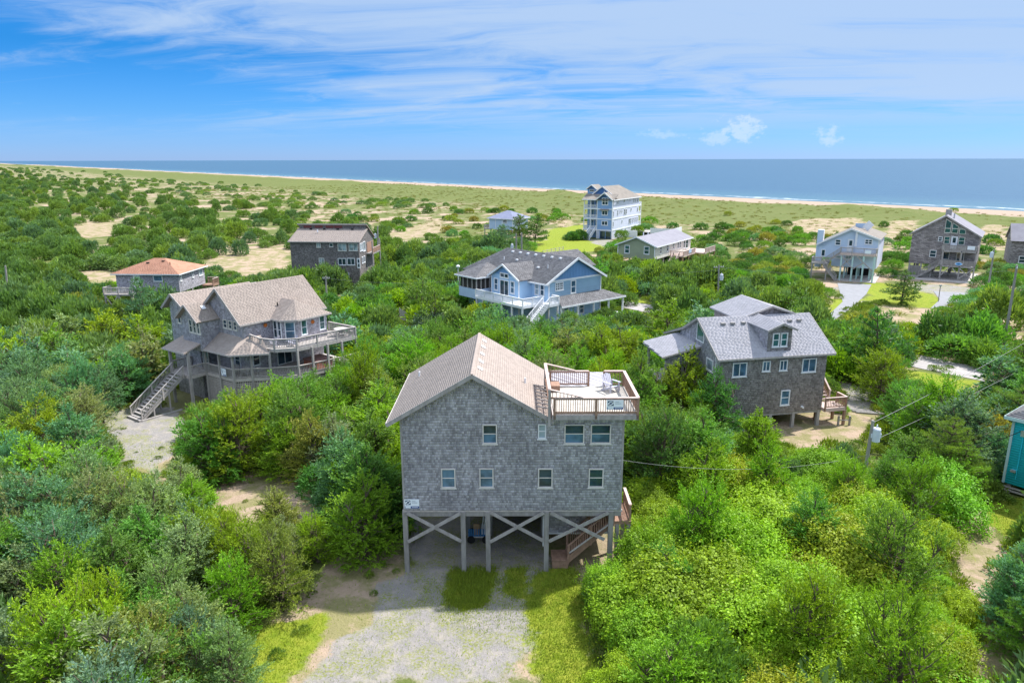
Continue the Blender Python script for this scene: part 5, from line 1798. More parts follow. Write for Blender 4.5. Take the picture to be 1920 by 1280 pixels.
# ---- pale blue stilt house
def build_pale_stilt_house():
    o = (66.94, 131.98)
    H = house(o, -31, 'pale blue house on mint posts with a raised front deck and chimney', 'stilt_house')
    zb = 2.4
    y0 = 2.5
    D = 12.5
    left = [(-9.9, 4.0), (-7.4, 4.0), (-7.4, zb), (-3.4, zb), (-3.4, 9.2), (-4.4, 9.55), (-9.9, 6.55)]
    MB().prism([(a, y0, b) for a, b in left], (0, D - 1, 0)).build('wall', 'blue_light', H)
    right = [(-3.4, zb), (.45, zb), (.45, 7.95), (-3.4, 9.3)]
    MB().prism([(a, y0 - .5, b) for a, b in right], (0, D, 0)).build('wall', 'blue_light', H)
    blk('side_wall', H, 'lilac', (.45, y0 - .48, zb), (.50, y0 + D - .5, 7.9))
    roof(H, [(-10.3, y0 - .4, 6.45), (-4.4, y0 - .4, 9.68), (-4.4, y0 + D, 9.68), (-10.3, y0 + D, 6.45)], 'roof_warm', .14)
    roof(H, [(-4.4, y0 - .4, 9.68), (-3.3, y0 - .4, 9.25), (-3.3, y0 + D, 9.25), (-4.4, y0 + D, 9.68)], 'roof_warm', .14)
    roof(H, [(-3.5, y0 - .9, 9.45), (.85, y0 - .9, 7.92), (.85, y0 + D, 7.92), (-3.5, y0 + D, 9.45)], 'roof_warm', .14)
    for a, b, y in (((-10.3, 6.38), (-4.4, 9.6), y0 - .44), ((-4.4, 9.6), (-3.5, 9.25), y0 - .44), ((-3.5, 9.37), (.85, 7.85), y0 - .94)):
        bar('rake_board', H, 'white', (a[0], y, a[1]), (b[0], y, b[1]), .08, .28)
    bar('corner_board', H, 'white', (-3.42, y0 - .55, 6.4), (-3.42, y0 - .55, 9.3), .4, .12)
    bar('corner_board', H, 'white', (.45, y0 - .52, zb), (.45, y0 - .52, 7.9), .14, .12)
    MB().box((-10.4, y0 + .2, 2.0), (-9.4, y0 + 1.4, 9.15)).build('chimney', 'blue_light', H)
    MB().box((-9.4, y0 + .25, 2.0), (-9.3, y0 + 1.35, 9.1)).build('chimney_side', 'white', H)
    F = FY(y0)
    window(H, F, -7.1, -6.05, 6.4, 7.55, 1, 2, 'white', 'glass', .14)
    door(H, F, -4.85, -3.85, 5.3, 7.65, 'white', [(.25, .75, .5, .9)])
    window(H, FY(y0 - .5), -1.95, -.6, 6.9, 7.9, 2, 2, 'white', 'glass', .14)
    window(H, F, -9.4, -8.6, 4.1, 5.5, 1, 1, 'white', 'glass', .14)
    roof(H, [(-10.2, y0 - .4, 6.3), (-8.6, y0 - .4, 6.75), (-8.6, y0 + 1, 6.75), (-10.2, y0 + 1, 6.3)], 'blue_light', .1, name='porch_hood')
    window(H, F, -6.9, -5.7, 3.9, 4.5, 1, 1, 'white', 'glass_c', .1)
    window(H, F, -5.0, -3.9, 3.9, 4.6, 2, 1, 'white', 'glass_c', .1)
    # deck
    z1 = 5.25
    MB().box((-5.8, 0, z1 - .35), (.4, y0 - .5, z1)).build('deck', 'wood_pink', H)
    railing(H, [(-5.75, .05, z1), (.35, .05, z1), (.35, 1.8, z1)], 1.1, 'wood_grey', 'wood_grey', 'wood_grey', False, .2, 2.0, .12)
    for x in (-5.4, -3.45, -1.6, .2):
        blk('front_post', H, 'mint', (x - .14, .05, -.2), (x + .14, .33, z1 - .35))
    for x in (-5.0, -2.8, -.6):
        for y in (3.2, 7, 11):
            blk('pile', H, 'mint', (x - .14, y - .14, -.2), (x + .14, y + .14, zb))
    for a, b in (((-5.4, 2.6), (-3.45, 4.8)), ((-3.45, 2.6), (-5.4, 4.8)), ((-3.3, 2.4), (-1.6, 3.6)), ((.1, 2.2), (-2.8, 4.8))):
        bar('brace', H, 'wood_grey', (a[0], .0, a[1]), (b[0], .0, b[1]), .05, .18)
    MB().box((-10.6, -.6, 3.0), (-7.6, y0, 3.25)).build('lower_deck', 'wood_grey', H)
    railing(H, [(-10.5, 2.4, 3.25), (-10.5, -.5, 3.25), (-8.6, -.5, 3.25)], 1.0, 'wood_grey', 'wood_grey', 'wood_grey', False, .2, 2.0)
    for x in (-10.4, -7.8):
        blk('post', H, 'wood_grey', (x - .12, -.5, -.2), (x + .12, -.26, 3.0))
    stairs(H, (-8.2, .8, 3.25), (-5.7, .8, z1), 1.2, 8, 'wood_grey', (True, True), None, None, False, 1.0, .22)
    stairs(H, (-5.9, -.3, .0), (-8.4, -.3, 3.0), 1.2, 12, 'wood_grey', (True, True), None, None, False, 1.0, .22)
    MB().box((-5.9, -.1, 0.0), (.8, 12, .10)).build('carport_slab', 'concrete', H)
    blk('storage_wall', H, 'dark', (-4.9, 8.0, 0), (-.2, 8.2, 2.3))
    bar('roof_flag_panel', H, 'white', (-2.6, 7.5, 9.3), (-1.6, 7.5, 10.5), .06, 1.3)
    bar('lookout_wall', H, 'blue_pale', (-4.4, 8.2, 9.8), (-2.4, 7.6, 9.9), .08, .9)
    blk('rail_banner', H, 'sign_white', (-1.5, -.04, z1 + .15), (-.5, -.01, z1 + .75))


build_pale_stilt_house()


# ---- brown gable house with tall windows
def build_brown_gable_house():
    p = ground(1680 + 1085 / 7.529, 390 + 1050 / 7.529)
    o = (p[0], p[1])
    k = 1.047

    def z_(z):
        return CAMH - (CAMH - z) * k
    H = house(o, -35, 'brown shingle gable house on stilts with tall raked windows', 'stilt_house')
    y0 = 1.6
    x0, x1, ax = -11.2, -.15, -5.9
    zb, ze, za = z_(3.55), z_(9.15), z_(12.5)
    MB().prism([(x0, y0, zb), (x1, y0, zb), (x1, y0, ze), (ax, y0, za - .15), (x0, y0, ze)], (0, 11.5, 0)).build('wall', 'shingle_m', H)
    roof(H, [(x0 - .5, y0 - .3, ze - .25), (ax, y0 - .3, za), (ax, y0 + 12, za), (x0 - .5, y0 + 12, ze - .25)], 'roof_slate', .15)
    roof(H, [(ax, y0 - .3, za), (x1 + .5, y0 - .3, ze - .25), (x1 + .5, y0 + 12, ze - .25), (ax, y0 + 12, za)], 'roof_slate', .15)
    for a, b in (((x0 - .5, ze - .33), (ax, za - .08)), ((ax, za - .08), (x1 + .5, ze - .33))):
        bar('rake_board', H, 'wood_grey', (a[0], y0 - .34, a[1]), (b[0], y0 - .34, b[1]), .07, .22)
    F = FY(y0)

    def W(a, b, c, d, cc=1, rr=2, g='glass_g', fm='cream'):
        return window(H, F, a * k, b * k, z_(c), z_(d), cc, rr, fm, g, .1, sill=False)
    W(-6.43, -5.75, 7.8, 8.65, 1, 2, 'glass', 'white')
    W(-5.49, -4.55, 7.42, 8.78)
    W(-3.25, -2.25, 7.38, 8.79)
    door(H, F, -4.36 * k, -3.4 * k, z_(6.6), z_(8.78), 'white', [(.25, .75, .5, .92)])
    W(-7.48, -6.4, 4.85, 6.16, 1, 2, 'glass', 'white')
    # raked-head windows under the right slope
    for (a, b, c) in ((-5.62, -4.66, 9.35), (-4.5, -3.5, 9.35), (-3.34, -2.3, 9.3)):
        a, b = a * k, b * k

        def top(u):
            return za - .55 - abs(u - ax) * (za - ze) / (x1 - ax)
        zc = z_(c)
        fr = MB()
        out_ = [(a, zc), (b, zc), (b, top(b)), (a, top(a))]
        cx, cz = sum(q[0] for q in out_) / 4, sum(q[1] for q in out_) / 4
        for i in range(4):
            q, r_ = out_[i], out_[(i + 1) % 4]
            fr.prism([F.p(*q), F.p(*r_), F.p(r_[0] + (cx - r_[0]) * .16, r_[1] + (cz - r_[1]) * .12), F.p(q[0] + (cx - q[0]) * .16, q[1] + (cz - q[1]) * .12)], F.n * .07)
        fr.obox(F.o, F.u, F.z, F.n, (a + .05, b - .05), (zc + .85, zc + .97), (0, .06))
        wd = fr.build('window', 'cream', H)
        MB().prism([F.p(cx + (q[0] - cx) * .9, cz + (q[1] - cz) * .92) for q in out_], F.n * .03).build('pane', 'glass_g', wd)
    # two balconies
    for (zf, za_) in ((6.45, 0), (3.75, 0)):
        z1 = z_(zf)
        MB().box((-5.8, .0, z1 - .3), (-.05, y0, z1)).build('balcony', 'wood_grey', H)
        railing(H, [(-5.75, .06, z1), (-.1, .06, z1), (-.1, y0 - .1, z1)], .98, 'wood_grey', 'wood_grey', 'wood_grey', False, .14, 1.9, .12, bal=.09)
    W(-5.3, -4.3, 4.6, 6.0, 1, 1, 'glass')
    W(-3.2, -2.0, 4.0, 6.0, 2, 1, 'glass')
    for x in (-5.5, -2.5, -.15):
        blk('post', H, 'wood_grey', (x - .13, .0, -.2), (x + .13, .26, z_(7.3)))
    for x in (-11.0, -9.0, -7.2):
        blk('post', H, 'wood_grey', (x - .13, y0 - .1, -.2), (x + .13, y0 + .16, zb))
    for x in (-10.5, -7.5, -4.5, -1.2):
        for y in (5.5, 9.5, 12.5):
            blk('pile', H, 'wood_post', (x - .14, y - .14, -.2), (x + .14, y + .14, zb))
    for a, b in (((-5.4, .9), (-4.0, 2.6)), ((-2.4, .5), (-.3, 2.4)), ((-.3, .5), (-2.4, 2.4)), ((-3.6, 2.4), (-2.6, 1.2))):
        bar('brace', H, 'wood_grey', (a[0], -.05, a[1]), (b[0], -.05, b[1]), .05, .18)
    stairs(H, (-9.2, .7, .3), (-5.9, .7, z_(3.75)), 1.2, 13, 'wood_grey', (True, True), None, None, False, 1.0, .2)
    blk('storage_screen', H, 'wood_post', (-11.0, y0 + .1, .4), (-9.0, y0 + .2, 2.2))
    blk('lower_step', H, 'wood_grey', (-11.0, -.3, 0), (-9.1, 1.2, .3))
    MB().box((-11.2, -2.2, 0.0), (.3, 12, .09)).build('carport_slab', 'concrete', H)
    MB().box((ax - .5, y0 + 4.0, za - .4), (ax + .5, y0 + 5.0, za + .9)).build('chimney', 'wood_grey', H)
    MB().tube([(ax + 1.1, y0 + 2.6, za - 1), (ax + 1.1, y0 + 2.6, za + .3)], .12, 8).build('vent_pipe', 'metal', H)
    blk('rail_banner', H, 'sign_white', (-1.7, -.06, z_(6.75)), (-.5, -.02, z_(7.4)))
    return H, o, z_


BG, BGo, BGz = build_brown_gable_house()


# ---- house cut by the right edge
def build_edge_house():
    p = ground(1893, 522)
    D = 150.0
    r = ray(1890, 500)
    t = D / r[1]
    o = (r[0] * t, D)
    H = house(o, -28, 'grey-brown shingle house with dark shed roof, cut by the right edge beside poles', 'beach_house')
    zb = CAMH + r[2] * t
    ze = zb + 5.6
    MB().box((0, 0, zb), (13, 9, ze)).build('wall', 'shingle_m', H)
    roof(H, [(-.3, -.5, ze - .15), (13.3, -.5, ze - .15), (13.3, 3.6, ze + 3.2), (-.3, 3.6, ze + 3.2)], 'roof_slate', .2)
    roof(H, [(-.3, 3.6, ze + 3.2), (13.3, 3.6, ze + 3.2), (13.3, 9.4, ze - .15), (-.3, 9.4, ze - .15)], 'roof_slate', .2)
    MB().prism([(0, 0, ze - .2), (0, 9, ze - .2), (0, 3.6, ze + 3.0)], (13, 0, 0)).build('gable_wall', 'shingle_m', H)
    bar('rake_board', H, 'wood_post', (-.34, -.5, ze - .2), (-.34, 3.6, ze + 3.1), .07, .3)
    F = FY(0)
    for (a, b, c, d) in ((2.2, 3.6, 3.9, 5.0), (1.6, 2.8, .9, 2.4), (4.2, 5.4, 3.9, 5.0), (6.4, 7.6, .9, 2.4)):
        window(H, F, a, b, zb + c, zb + d, 1, 2, 'white', 'glass', .14)
    MB().box((2.9, -1.3, zb + 2.0), (8, 0, zb + 2.2)).build('balcony', 'wood_grey', H)
    railing(H, [(2.95, -1.25, zb + 2.2), (8, -1.25, zb + 2.2)], 1.0, 'wood_grey', 'wood_grey', 'wood_grey', False, .14, 2.0, bal=.1)
    for x in (.4, 4.5, 8.5, 12.5):
        for y in (.4, 4.5, 8.5):
            blk('pile', H, 'wood_grey', (x - .15, y - .15, -.3), (x + .15, y + .15, zb))
    blk('roof_lamp', H, 'white', (2.6, 1.0, ze + 1.05), (3.2, 1.4, ze + 1.25))


build_edge_house()


# ---- turquoise house at the right edge
def build_turquoise_house():
    zb, ze = .75, 5.6
    r = ray(1880.5, 903)
    t = (zb - CAMH) / r[2]
    o = r * t
    H = house(o, -52, 'bright turquoise sided house with dark roof at the right edge', 'beach_house')
    MB().box((0, 0, zb), (10, 8, ze)).build('wall', 'teal', H)
    F = FY(0)
    shingle_face(H, F, [(0, zb), (10, zb), (10, ze), (0, ze)], 'teal', (), .17, 1, True, .028, 'siding')
    bar('corner_board', H, 'mint', (.02, -.03, zb), (.02, -.03, ze), .16, .1)
    e = [(-.45, -.45), (10.4, -.45), (10.4, 8.4), (-.45, 8.4)]
    q = [(x, y, ze - .02) for x, y in e]
    a, b = (3.9, 4, 7.9), (6.1, 4, 7.9)
    for f in ([q[0], q[1], b, a], [q[1], q[2], b], [q[2], q[3], a, b], [q[3], q[0], a]):
        roof(H, f, 'roof_dark', .12, .18, .34)
    for i in range(4):
        bar('fascia', H, 'mint', (*e[i], ze - .12), (*e[(i + 1) % 4], ze - .12), .06, .22)
    for x in (.3, 3.4, 6.6, 9.7):
        for y in (.3, 4, 7.7):
            blk('pile', H, 'wood_pale', (x - .12, y - .12, -.4), (x + .12, y + .12, zb))
    for z in (.25, .48):
        bar('skirt_board', H, 'wood_pale', (0, .06, z), (10, .06, z), .04, .12)
    blk('meter_box', H, 'metal', (.55, -.18, 4.35), (.85, -.02, 4.75))
    blk('tap', H, 'metal', (.35, -.2, 1.7), (.65, -.02, 1.85))
    MB().tube([(.7, -.08, 4.35), (.7, -.08, 1.2)], .03, 6).build('conduit', 'teal', H)
    return H, o


TQ, TQo = build_turquoise_house()

# ------------------------------------------------------------------ loose things
def adirondack(loc, yaw, mat, label, group=None, name='adirondack_chair'):
    C = empty(name, loc, yaw, label, 'chair', group)
    for i in range(5):
        x = -.24 + .12 * i
        bar('back_slat', C, mat, (x, .22, .30), (x * 1.12, .52, 1.0 - .05 * abs(i - 2)), .10, .02, (0, 1, 0))
    for i in range(5):
        y = -.28 + .11 * i
        bar('seat_slat', C, mat, (-.29, y, .36 - .035 * i), (.29, y, .36 - .035 * i), .09, .025)
    for s in (-1, 1):
        bar('arm', C, mat, (s * .36, -.36, .58), (s * .36, .36, .56), .13, .03)
        bar('leg', C, mat, (s * .33, -.28, 0), (s * .33, -.28, .57), .09, .05)
        bar('leg', C, mat, (s * .31, .50, .02), (s * .31, -.30, .34), .04, .11)
        bar('arm_support', C, mat, (s * .33, .30, .16), (s * .33, .34, .56), .06, .04)
    return C


adirondack((5.72, 35.9 + 3.35, 9.535), 35, 'chairgrey', 'grey adirondack chair standing on the roof deck of the nearest house')
adirondack(on_wd(1.7, 2.2, 5.105), -95, 'chairgrey', 'pale adirondack chair on the upper deck beside the angled bay, nearer the stair')
adirondack(on_wd(3.0, 3.3, 5.105), -60, 'chairgrey', 'pale adirondack chair on the upper deck in front of the angled bay window')
adirondack(on_wd(-.9, -.75, 2.405), -20, 'wood_grey', 'weathered chair on the screened lower porch, left of its pair')
adirondack(on_wd(.35, -.35, 2.405), 10, 'wood_grey', 'weathered chair on the lower porch, right of its pair by the corner')


def plastic_chair(loc, yaw, label, group=None):
    C = empty('plastic_chair', loc, yaw, label, 'chair', group)
    MB().prism([(-.25, -.25, .40), (.25, -.25, .40), (.23, .22, .38), (-.23, .22, .38)], (0, 0, .04)).build('seat', 'plastic', C)
    for i in range(5):
        x = -.19 + .095 * i
        bar('back_slat', C, 'plastic', (x, .22, .42), (x, .32, .86), .06, .02, (0, 1, 0))
    bar('back_rail', C, 'plastic', (-.25, .325, .86), (.25, .325, .86), .03, .07)
    for sx in (-1, 1):
        bar('arm', C, 'plastic', (sx * .28, -.22, .62), (sx * .28, .28, .64), .06, .03)
        for sy in (-1, 1):
            bar('leg', C, 'plastic', (sx * .28, sy * .25, 0), (sx * .25, sy * .22, .62 if sy < 0 else .42), .04, .04)
    return C


def on_orange(x, y, z):
    a = math.radians(-3)
    return (-51.28 + x * math.cos(a) - y * math.sin(a), 109.2 + x * math.sin(a) + y * math.cos(a), z)


plastic_chair(on_orange(-9.6, -.4, 2.655), 170, 'white chair on the stilted side deck of the orange-roofed house, left one')
plastic_chair(on_orange(-8.7, -.4, 2.655), 190, 'white chair on the stilted side deck of the orange-roofed house, nearer the door')

# round table with stools on the far end of the upper deck
T = empty('round_table', on_wd(3.9, 8.7, 5.1), 0, 'round weathered picnic table at the far end of the upper deck', 'table')
MB().tube([(0, 0, .70), (0, 0, .76)], .75, 20).build('table_top', 'wood_pale', T)
MB().tube([(0, 0, 0), (0, 0, .7)], .09, 8).build('pedestal', 'wood_grey', T)
for i in range(4):
    a = i * math.pi / 2 + .4
    bar('bench', T, 'wood_pale', (1.05 * math.cos(a) - .35 * math.sin(a), 1.05 * math.sin(a) + .35 * math.cos(a), .42),
        (1.05 * math.cos(a) + .35 * math.sin(a), 1.05 * math.sin(a) - .35 * math.cos(a), .42), .26, .05)
    bar('bench_leg', T, 'wood_grey', (1.05 * math.cos(a), 1.05 * math.sin(a), 0), (1.05 * math.cos(a), 1.05 * math.sin(a), .40), .08, .08)

# hot tub on the lower deck
T = empty('hot_tub', on_wd(3.3, 6.0, 2.4), -35.5, 'reddish hot tub with brown cover on the lower deck', 'hot tub')
MB().box((-.95, -1.0, 0), (.95, 1.0, .80)).build('tub_shell', 'terracotta', T)
for i in range(12):
    y = -.95 + 1.9 * i / 11
    blk('stave', T, 'terracotta', (.95, y - .07, .05), (.985, y + .07, .76))
MB().box((-1.02, -1.07, .80), (1.02, -.01, .92)).build('cover', 'tubcover', T)
MB().box((-1.02, .01, .80), (1.02, 1.07, .92)).build('cover', 'tubcover', T)

# rental sign on the porch rail of the wrap-deck house
sign_board(on_wd(-1.45, -1.72, 2.55), -35.5, .80, .72, 'white rental sign on the lower porch rail of the wrap-around deck house')


# oval sign of the brown gable house
def on_bg(x, y, z):
    a = math.radians(-35)
    return (BGo[0] + x * math.cos(a) - y * math.sin(a), BGo[1] + x * math.sin(a) + y * math.cos(a), z)


S_ = empty('oval_sign', on_bg(-2.7, -.10, BGz(4.12)), -35, 'blue and white oval sign under the lower balcony of the brown gable house', 'sign')
for nm, mt, k, d in (('rim', 'sign_white', 1.0, 0), ('face', 'sign_sky', .86, .012), ('wave', 'sign_navy', .42, .024)):
    pts = [(.62 * k * math.cos(t), -d, .30 * k * math.sin(t) * (.6 if nm == 'wave' else 1)) for t in np.linspace(0, 2 * math.pi, 25)[:-1]]
    MB().prism(pts, (0, -.012, 0)).build(nm, mt, S_)

# beach cart with folded chairs stored under the nearest house
C = empty('beach_cart', (-2.05, 35.9 + 3.5, .0), 0, 'blue beach cart piled with folded chairs under the nearest house', 'cart')
MB().box((-.62, -.4, .42), (.62, .4, .48)).build('cart_floor', 'bluepaint', C)
for i in range(9):
    x = -.58 + 1.16 * i / 8
    blk('slat', C, 'bluepaint', (x - .03, -.42, .40), (x + .03, -.39, .92))
bar('rail', C, 'wood_pale', (-.66, -.43, .40), (.66, -.43, .40), .05, .07)
for x in (-.45, .45):
    w_ = MB().tube([(x, -.5, .24), (x, -.42, .24)], [.24, .24], 14).build('wheel', 'dark', C)
    MB().tube([(x, .42, .24), (x, .5, .24)], [.24, .24], 14).build('wheel', 'dark', C)
    for s in (-1, 1):
        blk('strut', C, 'bluepaint', (x - .03, s * .36 - .03, .24), (x + .03, s * .36 + .03, .44))
MB().box((-.30, -.36, .50), (.06, -.28, 1.22)).build('folded_board', 'wood_gold', C)
for i, x in enumerate((.18, .30, .42)):
    bar('folded_frame', C, 'plastic', (x, -.1 + .1 * i, .5), (x + .12, .05 + .1 * i, 1.5), .05, .05)
MB().box((.16, -.3, .5), (.56, .3, .86)).build('cooler', 'plastic', C)


# utility poles and wires
def pole(base, top, label, transformer=None, arm=0.0, r=.14, armyaw=0, box_=False):
    P = empty('utility_pole', base, 0, label, 'utility pole')
    h = top[2] - base[2]
    dx_, dy_ = top[0] - base[0], top[1] - base[1]
    MB().tube([(0, 0, -.4), (dx_ * .5, dy_ * .5, h * .5), (dx_, dy_, h)], [r * 1.15, r, r * .8], 10).build('shaft', 'pole', P)
    if arm:
        c, s = math.cos(math.radians(armyaw)), math.sin(math.radians(armyaw))
        bar('crossarm', P, 'pole', (dx_ - c * arm, dy_ - s * arm, h - .35), (dx_ + c * arm, dy_ + s * arm, h - .35), .1, .12)
        for k in (-1, -.5, .5, 1):
            MB().tube([(dx_ + k * c * arm * .95, dy_ + k * s * arm * .95, h - .29), (dx_ + k * c * arm * .95, dy_ + k * s * arm * .95, h - .12)], .04, 6).build('insulator', 'white', P)
    if transformer:
        ox, oy, oz = transformer
        t = MB().tube([(ox, oy, oz - .48), (ox, oy, oz - .44), (ox, oy, oz + .42), (ox, oy, oz + .5), (ox, oy, oz + .54)], [.22, .27, .27, .22, .08], 14).build('transformer', 'transformer', P)
        MB().tube([(ox, oy, oz + .5), (ox, oy, oz + .74)], [.05, .04], 8).build('bushing', 'white', t)
        for k in (-1, 1):
            MB().tube([(ox + k * .30, oy, oz - .2), (ox + k * .30, oy, oz + .1)], [.06, .06], 8).build('bushing', 'transformer', t)
        bar('bracket', P, 'metal', (0, 0, oz), (ox, oy, oz), .06, .1)
    return P


def wire(a, b, sag, label, r=.012, mat='wire'):
    a, b = np.array(a), np.array(b)
    pts = [a + (b - a) * t - np.array([0, 0, 4 * sag * t * (1 - t)]) for t in np.linspace(0, 1, 18)]
    return tag(MB().tube(pts, r, 5).build('power_line', mat), label, 'wire', 'overhead wires')


Y1 = 45.5
b1, t1 = at_y(1611, 960, Y1), at_y(1637, 788, Y1)
b1[2] = 0
pole(b1, t1, 'leaning service pole with pale transformer among the green vines', (.42, -.1, 4.35), 0, .12)
wr = [at_y(1637, 792, Y1), at_y(1632, 828, Y1)]
wire(wr[0], at_y(1985, 605, 74), .25, 'upper power line running from the transformer pole off to the right', .013)
wire(wr[1], at_y(1985, 655, 74), .25, 'lower power line running from the transformer pole off to the right', .013)
TQa = (TQo[0] + .35, TQo[1] - .5, 4.75)
wire(at_y(1629, 850, Y1), TQa, .9, 'sagging service cable from the transformer pole to the turquoise house', .025, 'dark')
wire(at_y(1629, 852, Y1), (6.05, 35.9 + 1.0, 6.3), .8, 'service cable from the transformer pole to the nearest shingle house', .008)

g = ground(1880, 662)
pole(g, at_y(1907, 497, g[1]), 'tall grey utility pole near the right edge', None, .9, .15, 60)
g2 = ground(1852, 546)
pole(g2, at_y(1864, 468, g2[1]), 'utility pole with a grey transformer near the brown gable house', (-.35, 0, at_y(1857, 478, g2[1])[2]), 0, .15)
g3 = ground(1346, 572)
pole(g3, at_y(1348, 497, g3[1]), 'utility pole with a transformer behind the dormer house', (.25, 0, at_y(1350, 520, g3[1])[2]), .9, .13, 20)
g4 = ground(968, 500)
pole(g4, at_y(968, 438, g4[1]), 'pale utility pole with equipment box behind the blue gabled house', (-.9, 0, at_y(963, 462, g4[1])[2]), 0, .2)
pole(ground(978, 500), at_y(978, 436, g4[1]), 'bare pale utility pole behind the blue gabled house', None, 0, .2)
g5 = ground(18, 585)
pole(g5, at_y(10, 498, g5[1]), 'dark utility pole at the left edge of the scrub', None, 0, .16)
g6 = ground(709, 500)
pole(g6, at_y(708, 424, g6[1]), 'utility pole with a box beside the dark clerestory house', (-.3, 0, at_y(706, 438, g6[1])[2]), 0, .17)
g7 = ground(613, 585)
pole(g7, at_y(611, 518, g7[1]), 'short pale service pole in front of the dark clerestory house', None, .5, .14, 5)
wire(at_y(1348, 500, g3[1]), at_y(1900, 507, g[1]), 1.0, 'power line passing behind the dormer house towards the right pole')
wire(at_y(1348, 506, g3[1]), at_y(978, 500, g4[1]), 1.2, 'power line from the middle pole to the poles behind the blue gabled house')
wire(at_y(611, 521, g7[1]), at_y(860, 525, 100), .6, 'thin service wire from the short pole towards the blue gabled house')
g8 = ground(1759, 566)
P = empty('lamp_post', g8, 0, 'thin grey lamp post on the lawn before the brown gable house', 'lamp post')
MB().tube([(0, 0, -.2), (0, 0, at_y(1761, 536, g8[1])[2])], .07, 8).build('shaft', 'pole', P)
blk('lamp_head', P, 'metal', (-.18, -.12, at_y(1761, 536, g8[1])[2] - .02), (.18, .12, at_y(1761, 536, g8[1])[2] + .2))
g9 = ground(860, 560)
P = empty('street_lamp', (g9[0], g9[1], 0), 0, 'white globe lamp on a post left of the blue gabled house', 'lamp post')
zl = at_y(858, 502, g9[1])[2]
MB().tube([(0, 0, -.2), (0, 0, zl)], .06, 8).build('shaft', 'white', P)
MB().tube([(0, 0, zl - .05), (0, 0, zl + .12), (0, 0, zl + .34), (0, 0, zl + .46)], [.12, .3, .3, .1], 12).build('lamp_shade', 'white', P)


# fences
def board_fence(p0, p1, h, label, mat='wood_grey', gap=.16):
    p0, p1 = np.array(p0, float), np.array(p1, float)
    L = np.linalg.norm(p1 - p0)
    Fn = empty('board_fence', p0, math.degrees(math.atan2(p1[1] - p0[1], p1[0] - p0[0])), label, 'fence')
    n = int(L / gap)
    for i in range(n):
        blk('picket', Fn, mat, (i * gap, -.012, .05), (i * gap + gap * .86, .012, h + .04 * math.sin(i * 2.3)))
    for z in (.3, h - .3):
        blk('rail', Fn, mat, (0, .012, z), (L, .06, z + .09))
    for x in np.arange(0, L + .1, 2.2):
        blk('post', Fn, mat, (x - .05, .06, -.2), (x + .05, .16, h + .05))
    return Fn


board_fence(ground(749, 596), ground(775, 612), 1.5, 'grey board fence in the thicket left of the blue gabled house')
a, b = ground(1571, 797), ground(1592, 797)
Fn = empty('post_rail', a, math.degrees(math.atan2(b[1] - a[1], b[0] - a[0])), 'small two-post wooden rail on the sand by the dormer house', 'fence')
L = np.linalg.norm(b - a)
for x in (0, L):
    blk('post', Fn, 'wood_post', (x - .07, -.07, -.2), (x + .07, .07, .85))
bar('rail', Fn, 'wood_grey', (0, 0, .5), (L, 0, .45), .05, .08)
# rope fence on the far lawn
a, b = ground(1018, 478), ground(1056, 470)
Fn = empty('picket_rail', a, math.degrees(math.atan2(b[1] - a[1], b[0] - a[0])), 'low rail fence along the lawn below the four-storey house', 'fence')
L = np.linalg.norm(b - a)
for i in range(6):
    blk('post', Fn, 'wood_pale', (L * i / 5 - .06, -.06, -.1), (L * i / 5 + .06, .06, 1.1))
for z in (.5, .95):
    bar('rail', Fn, 'wood_pale', (0, 0, z), (L, 0, z), .05, .1)
# low walls, stones and slabs
tag(sheet('driveway_edging', gp((1553, 598), (1562, 600), (1535, 626), (1526, 626)), 'concrete', .06, 'pale concrete strip along the gravel drive'), kind='structure')
b_ = MB()
w0 = ground(724, 602)
blk_ = MB().box((w0[0] - .6, w0[1] - .4, 0), (w0[0] + .7, w0[1] + .4, .12)).build('stone_slab', 'concrete')
tag(blk_, 'pale stone slab on the bare patch beside the board fence', 'slab')
w0 = ground(757, 617)
tag(MB().box((w0[0] - .5, w0[1] - .4, 0), (w0[0] + .5, w0[1] + .4, .35)).build('stone_slab', 'concrete'), 'pale stone block below the board fence', 'slab')
d0 = ground(1630, 776)
for i in range(4):
    q = ground(1605 + 7 * i, 769 + 2.2 * i)
    tag(bar('timber', None, 'wood_post', q + [-.9, .25, .07], q + [1.5, -.35, .07], .16, .14),
        ['first', 'second', 'third', 'fourth'][i] + ' grey landscape timber edging the gravel pad, counted from the house', 'timber', 'edging timbers')
q = ground(196, 800)
T = empty('mail_post', q, 0, 'small dark post at the end of the gravel drive by the long stair', 'post')
blk('post', T, 'dark', (-.06, -.06, -.1), (.06, .06, .9))
blk('box', T, 'dark', (-.14, -.2, .9), (.14, .2, 1.15))

# ------------------------------------------------------------------ vegetation: plant shapes
def unit(a):
    return a / (np.linalg.norm(a, axis=-1, keepdims=True) + 1e-9)


